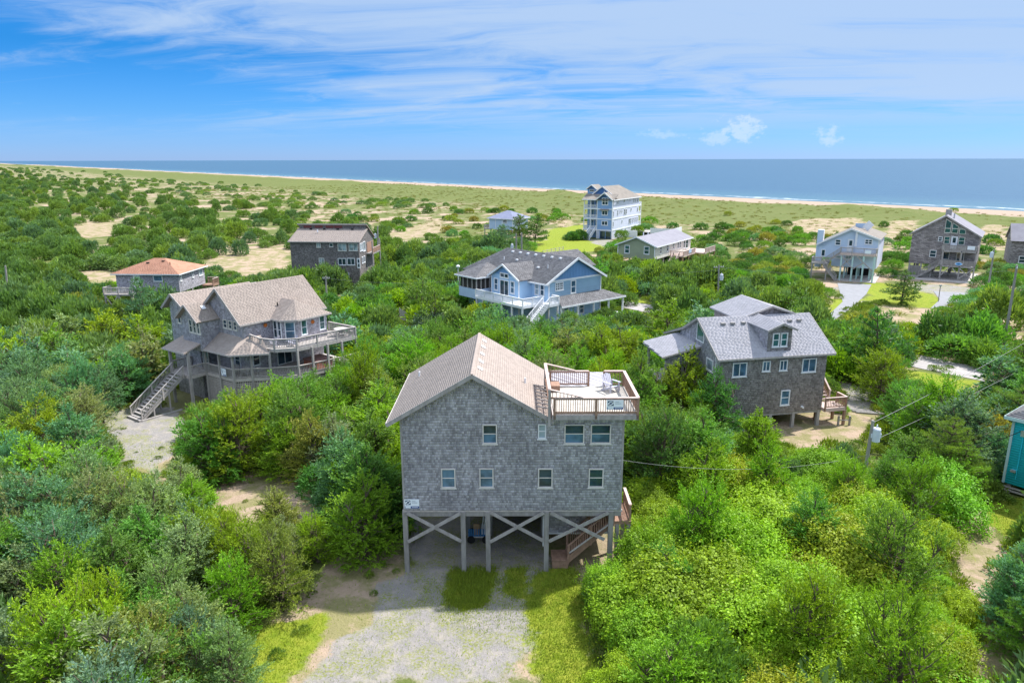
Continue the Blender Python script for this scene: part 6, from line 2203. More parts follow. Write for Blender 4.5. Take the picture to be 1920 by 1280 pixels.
def leaf_mesh(name, P, D, L, W, C, mat, N=None, wood=None, R=rng):
    """one small rhombic leaf per row; optional wood part joined as a second material"""
    n = len(P)
    D = unit(D)
    Nn = unit(R.normal(size=(n, 3))) if N is None else unit(N)
    S = unit(np.cross(Nn, D))
    L, W = np.broadcast_to(L, n)[:, None], np.broadcast_to(W, n)[:, None]
    V = np.stack([P, P + D * L * .45 + S * W * .5, P + D * L, P + D * L * .45 - S * W * .5], 1).reshape(-1, 3)
    Q = np.arange(4 * n).reshape(-1, 4)
    cl = np.repeat(np.broadcast_to(C, n), 4)
    tris = None
    nq = n
    if wood is not None:
        wv = np.array(wood.v)
        wq = np.array([f for f in wood.f if len(f) == 4]) + len(V)
        V = np.concatenate([V, wv])
        Q = np.concatenate([Q, wq])
        cl = np.concatenate([cl, np.full(len(wv), .3)])
    me = np_mesh(name, V, Q)
    a = me.attributes.new('clump', 'FLOAT', 'POINT')
    a.data.foreach_set('value', np.ascontiguousarray(cl, np.float32))
    me.materials.append(M[mat])
    if wood is not None:
        me.materials.append(M['bark'])
        me.polygons.foreach_set('material_index', np.concatenate([np.zeros(nq), np.ones(len(Q) - nq)]).astype(np.int32))
    return me


def sprays(R, start, dirs, lens, clump, per, leafl, leafw, spread=.55, up=.15):
    """feathery twigs: leaflets set along each twig, angled forward"""
    n = len(start)
    t = np.tile((np.arange(per) + .5) / per, (n, 1)) + R.normal(0, .03, (n, per))
    P = start[:, None] + dirs[:, None] * (lens[:, None] * t)[..., None]
    D = unit(dirs[:, None] + R.normal(0, spread, (n, per, 3)) + np.array([0, 0, up]))
    L = leafl * (1.15 - .55 * t) * R.uniform(.7, 1.3, (n, per))
    W = leafw * R.uniform(.7, 1.3, (n, per))
    C = np.clip(np.repeat(clump[:, None] * .72, per, 1) + .38 * t ** 2, 0, 1)
    return P.reshape(-1, 3), D.reshape(-1, 3), L.ravel(), W.ravel(), C.ravel()


def cedar(seed, h=5.0, r=2.0, nb=90, tw=13, per=11, leafl=.17, leafw=.055, shape='ovoid', up=1.0):
    R = np.random.default_rng(seed)
    wood = MB()
    lean = R.normal(0, .05 * h, 2)
    tz = np.linspace(0, h * .9, 6)
    tp = [np.array([lean[0] * (z / h) ** 2 + .05 * math.sin(z * 2 + seed), lean[1] * (z / h) ** 2, z]) for z in tz]
    wood.tube([tp[0] - [0, 0, .3]] + tp[1:], np.linspace(.05 * r + .07, .02, 6), 6, False)
    # a few leaders give the crown several tips
    lead = [(R.normal(0, .28 * r, 2), R.uniform(.70, .95)) for _ in range(5)] + [(np.zeros(2), 1.0)]
    st, dr, ln, cl = [], [], [], []
    for i in range(nb):
        u = (i + R.random()) / nb
        t = u ** .9
        off, top = lead[R.integers(0, len(lead))]
        z0 = h * top * (.04 + .94 * t)
        if shape == 'cone':
            rr = r * (1 - t) ** .75 * min(1, .5 + t * 4) + .12
        else:
            rr = r * max(.10, (1 - t ** 1.9)) * min(1, .62 + 1.7 * t) + .12
        rr *= R.uniform(.62, 1.2)
        az = i * 2.39996 + R.normal(0, .4)
        tilt = math.radians(4 + 62 * t ** 1.2 + R.normal(0, 9)) * up
        d = np.array([math.cos(az) * math.cos(tilt), math.sin(az) * math.cos(tilt), math.sin(tilt)])
        ax = np.array([lean[0] * (z0 / h) ** 2 + off[0] * t, lean[1] * (z0 / h) ** 2 + off[1] * t, z0 - .35 * rr * math.sin(tilt)])
        ax[2] = max(ax[2], .05)
        L = rr / max(.35, math.cos(tilt)) * .95
        mid = ax + d * L * .5 + [0, 0, -.04 * L]
        end = ax + d * L
        wood.tube([ax, mid, end], [.035, .022, .008], 3, False)
        k = max(5, int(tw * L / r * 1.25))
        s = np.sqrt(R.uniform(.06, 1.0, k))
        p = ax + d * (s * L)[:, None] + R.normal(0, .09 * r, (k, 3)) * (1.15 - .6 * s)[:, None]
        q = unit(d + R.normal(0, .42, (k, 3)) + np.array([0, 0, .22]))
        st.append(p)
        dr.append(q)
        ln.append(R.uniform(.28, .62, k) * (h / 5) ** .5)
        cl.append(np.full(k, R.random()) * .8 + .2 * R.random(k))
    st, dr, ln, cl = np.concatenate(st), np.concatenate(dr), np.concatenate(ln), np.concatenate(cl)
    return sprays(R, st, dr, ln, cl, per, leafl, leafw, .5, .12), wood


def lumps(seed, w=2.0, h=2.0, n=11, small=.35):
    R = np.random.default_rng(seed)
    E = []
    for i in range(n):
        a, q = R.uniform(0, 6.28), math.sqrt(R.random()) * .74
        rr = w * R.uniform(small * .7, small + .22)
        top = h * (1.0 - .62 * q ** 2.2) * R.uniform(.62, 1.0)
        vr = max(rr * R.uniform(.8, 1.1), top * .42)
        E.append((w * q * math.cos(a), w * q * math.sin(a), top - vr, rr, vr))
    E.append((0, 0, h * .30, w * .66, h * .45))
    return E


def mound(seed, w=2.2, h=2.6, n=12, count=9000, leaf=.13, kind='vine', small=.33):
    """leafy mass: leaves over the outside of overlapping lumps, with hanging tendrils or upright sprigs"""
    R = np.random.default_rng(seed)
    E = np.array(lumps(seed, w, h, n, small))
    k = R.choice(len(E), count * 2, p=(E[:, 3] ** 2) / (E[:, 3] ** 2).sum())
    N = unit(R.normal(size=(count * 2, 3)))
    N[:, 2] = np.where(N[:, 2] < -.6, -N[:, 2], N[:, 2])
    ex = np.stack([E[k, 3], E[k, 3], E[k, 4]], 1)
    rad = R.uniform(.74, 1.12, count * 2) + (.16 * R.random(count * 2) ** 6)
    bump = 1 + .15 * np.sin(N[:, 0] * 6 + k * 1.7) * np.sin(N[:, 1] * 7 + 2.3 * k) + .10 * np.sin(N[:, 2] * 11 + N[:, 0] * 9 + k) + .06 * np.sin(N[:, 1] * 19 + N[:, 0] * 17)
    P = E[k, :3] + N * ex * (rad * bump)[:, None]
    ok = P[:, 2] > .02
    for j in range(len(E)):
        q = (P - E[j, :3]) / np.array([E[j, 3], E[j, 3], E[j, 4]])
        ok &= ~((np.linalg.norm(q, axis=1) < .74) & (k != j))
    P, N, k = P[ok][:count], N[ok][:count], k[ok][:count]
    cr = R.random(len(E) * 9)
    C = cr[(k * 9 + ((np.arctan2(N[:, 1], N[:, 0]) + 3.2) / 6.4 * 8.9).astype(int))] * .75 + .25 * R.random(len(P))
    if kind == 'vine':
        Nn = unit(N + R.normal(0, .55, P.shape) + np.array([0, 0, .35]))
        D = unit(np.cross(Nn, R.normal(size=P.shape)) + np.array([0, 0, -.45]))
        L, W = leaf * R.uniform(.7, 1.3, len(P)), leaf * .85 * R.uniform(.7, 1.2, len(P))
        # tendrils running over and down
        m = 170
        i0 = R.choice(len(P), m)
        q = P[i0] + N[i0] * .05
        v = unit(np.cross(N[i0], R.normal(size=(m, 3))) + np.array([0, 0, .1])) * .09
        PP, DD, NN, CC = [], [], [], []
        for s in range(14):
            v = unit(v + R.normal(0, .02, v.shape) + np.array([0, 0, -.02])) * .085
            q = q + v
            q[:, 2] = np.maximum(q[:, 2], .04)
            for _ in range(2):
                PP.append(q + R.normal(0, .03, q.shape))
                DD.append(unit(v * 6 + R.normal(0, .6, q.shape)))
                NN.append(unit(N[i0] + R.normal(0, .4, q.shape) + [0, 0, .3]))
                CC.append(np.clip(C[i0] * .4 + .6, 0, 1))
        P, D, Nn = np.concatenate([P] + PP), np.concatenate([D] + DD), np.concatenate([Nn] + NN)
        e = m * 28
        L, W = np.concatenate([L, np.full(e, leaf * .8)]), np.concatenate([W, np.full(e, leaf * .65)])
        C = np.concatenate([C] + CC)
        # loose shoots standing off the surface
        m2 = 150
        i1 = R.choice(count // 2, m2)
        sp = sprays(R, P[i1], unit(N[i1] + R.normal(0, .45, (m2, 3)) + [0, 0, .55]), R.uniform(.3, .8, m2), R.random(m2), 10, leaf * 1.1, leaf * .7, .7, 0)
        P, D, L, W, C = (np.concatenate([q_, s_]) for q_, s_ in zip((P, D, L, W, C), sp))
        Nn = np.concatenate([Nn, unit(R.normal(size=(m2 * 10, 3)) + [0, 0, .8])])
        return (P, D, L, W, C), Nn
    D = unit(N * .8 + R.normal(0, .5, P.shape) + np.array([0, 0, .45]))
    L, W = leaf * 1.25 * R.uniform(.7, 1.4, len(P)), leaf * .45 * R.uniform(.7, 1.3, len(P))
    return (P, D, L, W, C), None


def stems(seed, w, h, n=5):
    R = np.random.default_rng(seed + 77)
    wood = MB()
    for i in range(n):
        a = i * 6.28 / n + R.normal(0, .3)
        e = np.array([math.cos(a) * w * .5, math.sin(a) * w * .5, h * .62])
        m = e * [.35, .35, .55] + R.normal(0, .06, 3)
        wood.tube([(0.06 * math.cos(a), .06 * math.sin(a), -.15), m, e], [.05, .035, .012], 5, False)
    return wood


def pine(seed, h=6.0, r=3.0, whorls=9, per=7, needles=13, nl=.26, nw=.028, tuftgap=.20):
    R = np.random.default_rng(seed)
    wood = MB()
    b = R.normal(0, .10 * h, 2)
    tp = [np.array([b[0] * (t ** 1.5), b[1] * (t ** 1.5), h * t]) for t in np.linspace(0, .96, 7)]
    wood.tube([tp[0] - [0, 0, .3]] + tp[1:], np.linspace(.16, .03, 7), 7, False)
    P, D, C = [], [], []
    for i in range(whorls):
        t = .14 + .84 * (i / (whorls - 1)) ** .92
        c = np.array([b[0] * t ** 1.5, b[1] * t ** 1.5, h * t])
        rr = r * (1 - t ** 2.2) * min(1, .72 + t) + .25
        for j in range(per):
            az = j * 6.283 / per + i * .9 + R.normal(0, .22)
            L = rr * R.uniform(.6, 1.12)
            tilt = math.radians(4 + 34 * t + R.normal(0, 6))
            d = np.array([math.cos(az) * math.cos(tilt), math.sin(az) * math.cos(tilt), math.sin(tilt)])
            side = unit(np.cross(d, [0, 0, 1.0]))
            wood.tube([c, c + d * L * .55 - [0, 0, .05 * L], c + d * L], [.045, .03, .012], 4, False)
            cc = R.random()
            for s in np.arange(.25 * L, L + .01, tuftgap):
                f = s / L
                spread = .34 * L * (1 - abs(f - .62)) * (f > .2)
                for k in range(1 + int(spread / .22)):
                    o = c + d * s + side * R.uniform(-spread, spread) + np.array([0, 0, R.uniform(-.06, .14)])
                    P.append(np.repeat(o[None], needles, 0))
                    D.append(unit(d * .55 + R.normal(0, .6, (needles, 3)) + np.array([0, 0, .6])))
                    C.append(np.full(needles, cc * .7 + .3 * R.random()))
    P, D, C = np.concatenate(P), np.concatenate(D), np.concatenate(C)
    n = len(P)
    return (P, D, nl * R.uniform(.7, 1.25, n), nw * R.uniform(.8, 1.3, n), C), wood


def palm(seed, h=1.2, n=22, L=1.5):
    R = np.random.default_rng(seed)
    wood = MB().tube([(0, 0, -.2), (.03, 0, h * .5), (0, .03, h)], [.17, .15, .14], 8, False)
    P, D, N = [], [], []
    for i in range(n):
        az = i * 2.4 + R.normal(0, .2)
        el_ = R.uniform(.1, 1.25)
        d = np.array([math.cos(az) * math.cos(el_), math.sin(az) * math.cos(el_), math.sin(el_)])
        c = np.array([0, 0, h]) + d * L * .5
        for k in range(15):
            a = (k - 7) / 7 * 1.25
            s = unit(np.cross(d, [0, 0, 1.0]))
            P.append(c)
            D.append(d * math.cos(a) + s * math.sin(a) + np.array([0, 0, -.12]))
            N.append(np.cross(d, s) + R.normal(0, .15, 3))
        for k in range(3):
            P.append(np.array([0, 0, h]) + d * L * .17 * k)
            D.append(d)
            N.append(R.normal(size=3))
    P, D, N = map(np.array, (P, D, N))
    return (P, unit(D), np.full(len(P), L * .55), np.full(len(P), .07), R.random(len(P)) * .5), N, wood


# prototypes: kind -> list of (crown mesh, trunk mesh, joined far mesh, height, radius)
PROTO = {}


def add_proto(kind, hi, wood, lo, lowood, h, r, N=None, bark='bark'):
    PROTO.setdefault(kind, []).append(dict(
        crown=leaf_mesh('crown_' + kind, *hi, 'leaf', N), trunk=wood.mesh('trunk_' + kind, bark),
        far=leaf_mesh('far_' + kind, *lo[0], 'leaf', lo[1], lowood), h=h, r=r))


for i in range(6):
    sh = 'cone' if i in (1, 3, 4) else 'ovoid'
    rr = (2.0, 1.5, 2.3, 1.75, 1.5, 2.2)[i]
    hi, wd = cedar(20 + i, 5.0, rr, 120, 15, 13, .15, .047, sh)
    lo, wl = cedar(20 + i, 5.0, rr, 62, 9, 5, .33, .12, sh)
    add_proto('cedar', hi, wd, (lo, None), wl, 5.0, rr)
for i in range(5):
    hi, N = mound(40 + i, 2.3, 2.8, 20, 18000, .088, 'vine', .20)
    lo, Nl = mound(40 + i, 2.3, 2.8, 20, 2600, .24, 'vine', .20)
    add_proto('vine', hi, stems(40 + i, 2.3, 2.8), (lo, Nl), stems(40 + i, 2.3, 2.8, 3), 2.8, 2.3, N)
for i in range(5):
    hi, _ = mound(60 + i, 1.9, 2.4, 13, 11000, .13, 'shrub', .28)
    lo, _ = mound(60 + i, 1.9, 2.4, 13, 2300, .27, 'shrub', .28)
    add_proto('shrub', hi, stems(60 + i, 1.9, 2.4), (lo, None), stems(60 + i, 1.9, 2.4, 3), 2.4, 1.9)
for i in range(3):
    hi, wd = pine(80 + i, 6.0, 3.0)
    lo, wl = pine(80 + i, 6.0, 3.0, 7, 6, 6, .5, .09, .42)
    add_proto('pine', hi, wd, (lo, None), wl, 6.0, 3.0)
for i in range(4):
    hi, _ = mound(90 + i, 2.0, 2.0, 10, 2600, .22, 'shrub', .34)
    lo, _ = mound(90 + i, 2.0, 2.0, 10, 900, .40, 'shrub', .34)
    add_proto('dune', hi, stems(90 + i, 2.0, 2.0, 3), (lo, None), stems(90 + i, 2.0, 2.0, 2), 2.0, 2.0)
for i in range(2):
    hi, _ = mound(100 + i, 1.5, 2.8, 5, 9000, .12, 'shrub', .6)
    lo, _ = mound(100 + i, 1.5, 2.8, 5, 2500, .22, 'shrub', .6)
    add_proto('clipped', hi, stems(100 + i, 1.5, 2.8), (lo, None), stems(100 + i, 1.5, 2.8, 3), 3.0, 1.6)
hp, Np, wp = palm(7)
add_proto('palm', hp, wp, (hp, Np), wp, 2.4, 1.7, Np)

TINT = {
    'blue-green': (.130, .262, .135), 'dark green': (0.078, 0.174, 0.046), 'mid-green': (0.129, 0.263, 0.043), 'bright green': (0.174, 0.319, 0.019),
    'yellow-green': (.225, .345, .020), 'olive': (0.224, 0.263, 0.057), 'grey-green': (.200, .305, .120),
}
NAMES = {'cedar': ('cedar_tree', 'cedar', 'tree'), 'vine': ('vine_mound', 'vine-covered bush', 'bush'), 'shrub': ('shrub', 'rounded shrub', 'shrub'),
         'pine': ('pine_tree', 'pine', 'tree'), 'dune': ('dune_shrub', 'low dune shrub', 'shrub'), 'clipped': ('round_bush', 'dense round bush', 'bush'),
         'palm': ('palm', 'small fan palm', 'palm')}

# ------------------------------------------------------------------ vegetation: where it grows
INF = 1e9
CLEAR = [  # outlines in the photograph that plants nearer than the given distance leave open
    (36, [(735, 800), (887, 697), (905, 640), (1030, 685), (1195, 690), (1195, 790), (1172, 940), (1150, 965), (1140, 1000), (1085, 1060), (770, 1080), (745, 960)]),
    (INF, [(430, 1600), (470, 1300), (540, 1200), (640, 1110), (740, 1062), (1080, 1062), (1080, 1140), (1110, 1290), (1160, 1600)]),
    (69, [(268, 785), (335, 690), (322, 570), (420, 520), (562, 515), (660, 605), (660, 660), (600, 700), (500, 712), (440, 715), (380, 735), (330, 780)]),
    (INF, [(195, 803), (222, 775), (262, 762), (335, 775), (338, 820), (318, 870), (270, 890), (240, 870)]),
    (INF, [(410, 895), (540, 885), (605, 925), (595, 965), (540, 975), (500, 940), (420, 960)]),
    (INF, [(560, 1100), (640, 1050), (745, 1020), (750, 1062), (650, 1110)]),
    (122, [(196, 550), (214, 505), (290, 485), (388, 500), (408, 520), (340, 540), (300, 520), (250, 545), (240, 585), (205, 582)]),
    (131, [(542, 450), (560, 420), (695, 418), (712, 450), (712, 472), (690, 500), (655, 545), (625, 545), (600, 490), (545, 475)]),
    (96, [(860, 515), (955, 468), (1085, 470), (1165, 548), (1160, 570), (1090, 580), (1040, 585), (1020, 606), (985, 595), (940, 575), (870, 552)]),
    (212, [(917, 408), (950, 396), (975, 402), (965, 420), (945, 430), (920, 428)]),
    (209, [(1097, 360), (1130, 345), (1198, 350), (1203, 425), (1290, 435), (1245, 430), (1150, 450), (1098, 448)]),
    (152, [(1158, 455), (1200, 440), (1262, 430), (1316, 462), (1280, 488), (1240, 478), (1160, 480)]),
    (146, [(1523, 510), (1537, 437), (1600, 420), (1660, 432), (1658, 518), (1640, 535), (1560, 528)]),
    (150, [(1703, 524), (1708, 432), (1778, 398), (1836, 440), (1832, 535), (1760, 540)]),
    (178, [(1888, 490), (1892, 415), (1930, 415), (1930, 490)]),
    (60, [(1208, 642), (1330, 562), (1500, 582), (1566, 660), (1585, 770), (1540, 802), (1445, 800), (1430, 770), (1350, 720), (1312, 662), (1240, 650)]),
    (58, [(1882, 915), (1882, 765), (1930, 738), (1930, 915)]),
    (INF, [(1450, 785), (1540, 790), (1640, 780), (1620, 810), (1500, 840), (1455, 820)]),
    (INF, [(1572, 706), (1634, 738), (1636, 768), (1595, 766)]),
    (INF, [(1708, 664), (1840, 688), (1840, 742), (1790, 738), (1706, 694)]),
    (INF, [(1170, 566), (1240, 578), (1235, 590), (1175, 578)]),
    (INF, [(1570, 530), (1700, 538), (1765, 560), (1755, 575), (1640, 562), (1600, 575), (1562, 600), (1550, 595)]),
    (INF, [(1000, 470), (1035, 430), (1096, 422), (1096, 449), (1145, 455), (1100, 472), (1050, 478)]),
    (INF, [(1655, 580), (1765, 585), (1765, 602), (1690, 615)]),
    (INF, [(1870, 600), (1930, 598), (1930, 640), (1875, 636)]),
    (INF, [(1800, 970), (1850, 960), (1930, 940), (1930, 1000), (1870, 1030), (1840, 1120), (1805, 1090)]),
    (INF, [(1850, 1250), (1930, 1230), (1930, 1290), (1830, 1290)]),
    (INF, [(135, 420), (212, 418), (215, 440), (155, 446)]),
    (INF, [(420, 485), (538, 470), (540, 496), (450, 515)]),
    (INF, [(155, 510), (215, 505), (215, 527), (165, 530)]),
    (INF, [(735, 440), (825, 415), (828, 430), (760, 447)]),
    (INF, [(745, 590), (775, 590), (775, 612), (745, 606)]),
    (INF, [(1480, 415), (1590, 408), (1620, 425), (1540, 440)]),
    (60, [(1614, 885), (1630, 785), (1642, 785), (1655, 850), (1628, 885)]),
    (104, [(1876, 662), (1889, 655), (1911, 500), (1902, 500)]),
    (126, [(1342, 548), (1352, 545), (1352, 500), (1342, 500)]),
]


def inside_pts(p):
    a = np.array(p, float)
    lo, hi = a.min(0), a.max(0)
    stp = max(5.0, min((hi - lo).min() / 3, 14))
    g = np.stack(np.meshgrid(np.arange(lo[0], hi[0], stp), np.arange(lo[1], hi[1], stp)), -1).reshape(-1, 2)
    return g[inpoly(p, g[:, 0], g[:, 1])]


BB = [(d, np.array(p), np.array(p).min(0), np.array(p).max(0), inside_pts(p)) for d, p in CLEAR]
FOOT = []   # house plots: origin, yaw, local rectangle


def plot(o, yaw, x0, x1, y0, y1):
    FOOT.append((o[0], o[1], math.cos(math.radians(yaw)), math.sin(math.radians(yaw)), x0, x1, y0, y1))


plot((0, 35.9), 0, -6.2, 7.3, -.5, 8.8)
plot((-25.65, 66.12), -35.5, -11, 5.5, -3.8, 9.8)
plot((-25.65, 66.12), -35.5, -7.2, -4.6, -8.6, -3)
plot((-51.28, 109.2), -3, -11.5, 1.8, -2, 9.8)
plot((17.15, 56.67), 11, -3.8, 12.6, -.7, 11)
plot(tuple((ray(673.7, 453.8) * ((8 - CAMH) / ray(673.7, 453.8)[2]))[:2]), -5, -13.6, 1.2, -.3, 10.8)
plot((4.97, 96.46), 40, -5.2, 14.5, -2.2, 16.5)
plot((.48, 212.78), -33, -11.3, .3, -.3, 9.6)
plot((28.96, 207.91), -30, -9.6, 13.6, -5, 24)
plot((30.18, 149.9), -33, -9.6, 5.4, -.4, 24.2)
plot((66.94, 131.98), -31, -10.8, 1.2, -1, 15)
plot(BGo, -35, -11.8, .8, -2.4, 14)
plot((150 * ray(1890, 500)[0] / ray(1890, 500)[1], 150), -28, -.6, 13.5, -1.5, 9.6)
plot(TQo[:2], -52, -.6, 10.5, -.6, 8.6)


def on_plot(x, y, m):
    for (ox, oy, c, s, x0, x1, y0, y1) in FOOT:
        u, v = (x - ox) * c + (y - oy) * s, -(x - ox) * s + (y - oy) * c
        if x0 - m < u < x1 + m and y0 - m < v < y1 + m:
            return True
    return False


RIM = np.array([(0, .12), (-.62, .3), (.62, .3), (-.8, .55), (.8, .55), (0, .55), (-.5, .8), (.5, .8), (0, .97)])
ZPOLY = [np.array(p) for z in ('gravel', 'lawn') for p in ZONES[z]]


def hides(x, y, h, r):
    """would a plant here cover something the photograph shows?"""
    z = float(th(x, y))
    d = math.hypot(x, y)
    e = np.array([y, -x]) / d
    pts = np.stack([x + RIM[:, 0] * r * e[0], y + RIM[:, 0] * r * e[1], z + RIM[:, 1] * h], 1)
    q = project(pts)
    lo, hi = q.min(0), q.max(0)
    c = np.array([q[5, 0], (lo[1] + hi[1]) / 2])
    ax_ = np.array([max((hi[0] - lo[0]) * .5, 1), max((hi[1] - lo[1]) * .5, 1)])
    for (dm, poly, a, b, ip) in BB:
        if d >= dm or hi[0] < a[0] or lo[0] > b[0] or hi[1] < a[1] or lo[1] > b[1]:
            continue
        if inpoly(poly, q[:, 0], q[:, 1]).any() or (len(ip) and ((((ip - c) / ax_) ** 2).sum(1) < .95).any()):
            return True
    return False


PL = []      # chosen plants: kind, x, y, height, radius, tint name, fixed label


def put(kind, px, py, h, r, tint, label=None):
    g = ground(px, py)
    PL.append((kind, g[0], g[1], h, r, tint, label))


put('cedar', 690, 802, 6.9, 1.9, 'bright green', 'tall bright green cedar close beside the wrap-around deck house')
put('pine', 275, 612, 7.0, 2.8, 'blue-green', 'blue-green pine hiding the near corner of the orange-roofed house')
put('pine', 1642, 712, 7.4, 3.7, 'dark green', 'broad dark pine right of the dormer house')
put('pine', 1690, 570, 5.2, 3.2, 'dark green', 'dark pine between the pale blue stilt house and the lawn')
put('shrub', 1757, 655, 4.8, 3.0, 'dark green', 'large dark rounded shrub behind the lane, left of a pair')
put('shrub', 1835, 662, 5.0, 3.3, 'mid-green', 'large mid-green rounded shrub behind the lane, right of a pair')
put('clipped', 1697, 630, 2.2, 1.9, 'bright green', 'small bright dome-shaped bush on the sand beyond the lane')
put('pine', 975, 456, 7.5, 4.2, 'dark green', 'dark pine right of the small blue cottage, nearest it')
put('pine', 1003, 458, 7.8, 4.2, 'dark green', 'dark pine at the lawn edge, right of the cottage pines')
put('pine', 938, 468, 6.2, 3.8, 'blue-green', 'bluish pine in front of the small blue cottage')
put('clipped', 1166, 450, 3.6, 1.9, 'mid-green', 'round clipped bush against the side of the four-storey house, nearest')
put('clipped', 1192, 441, 3.6, 1.9, 'mid-green', 'round clipped bush by the four-storey house, middle one')
put('clipped', 1204, 438, 3.4, 1.8, 'dark green', 'round clipped bush by the four-storey house, rearmost')
put('shrub', 1085, 449, 2.8, 3.0, 'dark green', 'dark shrub at the foot of the four-storey house entrance stair')
put('shrub', 1072, 450, 2.6, 2.6, 'dark green', 'dark shrub on the lawn left of the four-storey house')
put('cedar', 400, 905, 5.4, 2.3, 'mid-green', 'mid-green cedar right of the gravel drive at the long stair')
put('cedar', 450, 890, 6.0, 2.8, 'bright green', 'bright green cedar before the lattice of the wrap-around deck house')
put('cedar', 560, 872, 5.8, 2.7, 'mid-green', 'mid-green cedar under the decks of the wrap-around deck house')
put('cedar', 622, 905, 4.6, 2.2, 'grey-green', 'grey-green cedar between the sand patch and the roof-deck house')
put('cedar', 520, 1010, 3.2, 1.6, 'olive', 'small olive cedar standing alone on the sand patch')
put('cedar', 365, 1005, 3.6, 1.7, 'bright green', 'small bright cedar at the left edge of the sand patch')
put('cedar', 300, 1330, 4.4, 2.4, 'olive', 'olive cedar at the bottom edge, left of the driveway')
put('vine', 1225, 1090, 3.6, 2.6, 'bright green', 'bright vine mound burying the foot of the reddish stair')
put('vine', 1150, 1135, 2.6, 1.9, 'yellow-green', 'yellow-green vine mound beside the lawn by the reddish stair')
put('cedar', 690, 1000, 5.2, 2.1, 'dark green', 'dark cedar close to the left piles of the roof-deck house')
put('cedar', 712, 930, 5.8, 2.2, 'mid-green', 'mid-green cedar against the left wall of the roof-deck house')
put('cedar', 655, 965, 4.4, 1.9, 'blue-green', 'bluish cedar on the sand left of the roof-deck house')
put('cedar', 1235, 940, 6.2, 2.5, 'dark green', 'dark cedar against the right wall of the roof-deck house')
put('cedar', 1300, 925, 5.6, 2.5, 'mid-green', 'mid-green cedar between the roof-deck house and the vines')
put('cedar', 1195, 815, 6.6, 2.6, 'mid-green', 'tall mid-green cedar behind the roof deck')
put('cedar', 1270, 800, 6.4, 2.6, 'bright green', 'tall bright cedar before the low wing of the dormer house')
put('cedar', 1335, 830, 5.6, 2.4, 'dark green', 'dark cedar at the left corner of the dormer house')
put('palm', 775, 600, 3.0, 2.0, 'mid-green', 'small fan palm behind the board fence')
put('palm', 812, 600, 3.6, 2.2, 'bright green', 'taller fan palm right of the board fence')
put('palm', 845, 592, 3.0, 2.0, 'olive', 'fan palm nearest the blue gabled house')


def kind_for(px, py, d, s, R):
    """what grows at this spot of the photograph"""
    u = R.random()

    def pick(*ops):
        k = R.random() * sum(o[0] for o in ops)
        for o in ops:
            k -= o[0]
            if k <= 0:
                return o[1], o[2]
        return ops[-1][1], ops[-1][2]
    if px > 1085 and py > 905 and px < 1800 - (1000 - py) * .2:
        return pick((9, 'vine', 'yellow-green'), (4.5, 'vine', 'bright green'), (.9, 'cedar', 'bright green'), (.8, 'cedar', 'mid-green'), (.8, 'shrub', 'mid-green'))
    if px > 1180 and py > 700 and px < 1660:
        return pick((4, 'cedar', 'mid-green'), (3, 'vine', 'bright green'), (3, 'cedar', 'bright green'), (2, 'cedar', 'blue-green'), (1.5, 'shrub', 'dark green'))
    if px >= 1600 and py > 690:
        return pick((3, 'pine', 'mid-green'), (3, 'cedar', 'mid-green'), (3, 'cedar', 'blue-green'), (1, 'cedar', 'bright green'), (1, 'shrub', 'olive'))
    if px < 380 and 560 < py < 1020:
        return pick((5, 'cedar', 'blue-green'), (4, 'cedar', 'grey-green'), (1.6, 'cedar', 'yellow-green'), (.5, 'shrub', 'olive'), (.8, 'cedar', 'bright green'))
    if px < 700 and py > 980:
        return pick((4, 'cedar', 'bright green'), (2, 'cedar', 'yellow-green'), (1.6, 'cedar', 'mid-green'), (3.2, 'cedar', 'grey-green'), (1.5, 'cedar', 'blue-green'), (1, 'cedar', 'olive'))
    if d < 75:
        return pick((4, 'cedar', 'mid-green'), (4, 'cedar', 'bright green'), (1.5, 'cedar', 'yellow-green'), (1.7, 'cedar', 'grey-green'), (1.2, 'cedar', 'blue-green'), (.8, 'shrub', 'dark green'),
                    (1.5, 'shrub', 'yellow-green'), (.7, 'cedar', 'olive'))
    if s > 112:
        return pick((3, 'dune', 'dark green'), (2, 'dune', 'mid-green'), (1, 'dune', 'olive'), (.8, 'dune', 'blue-green'))
    return pick((2.2, 'cedar', 'mid-green'), (1.6, 'cedar', 'bright green'), (1.2, 'cedar', 'blue-green'), (2.5, 'shrub', 'mid-green'), (1.8, 'shrub', 'dark green'), (1.5, 'shrub', 'bright green'),
                (1.2, 'shrub', 'yellow-green'), (.9, 'shrub', 'blue-green'), (.8, 'shrub', 'olive'))


SIZE = {'cedar': (3.4, 5.9, .47), 'vine': (1.8, 4.2, .92), 'shrub': (2.0, 3.6, .85), 'pine': (3.8, 5.6, .55), 'dune': (1.5, 2.7, 1.0)}
GR = random.Random(3)


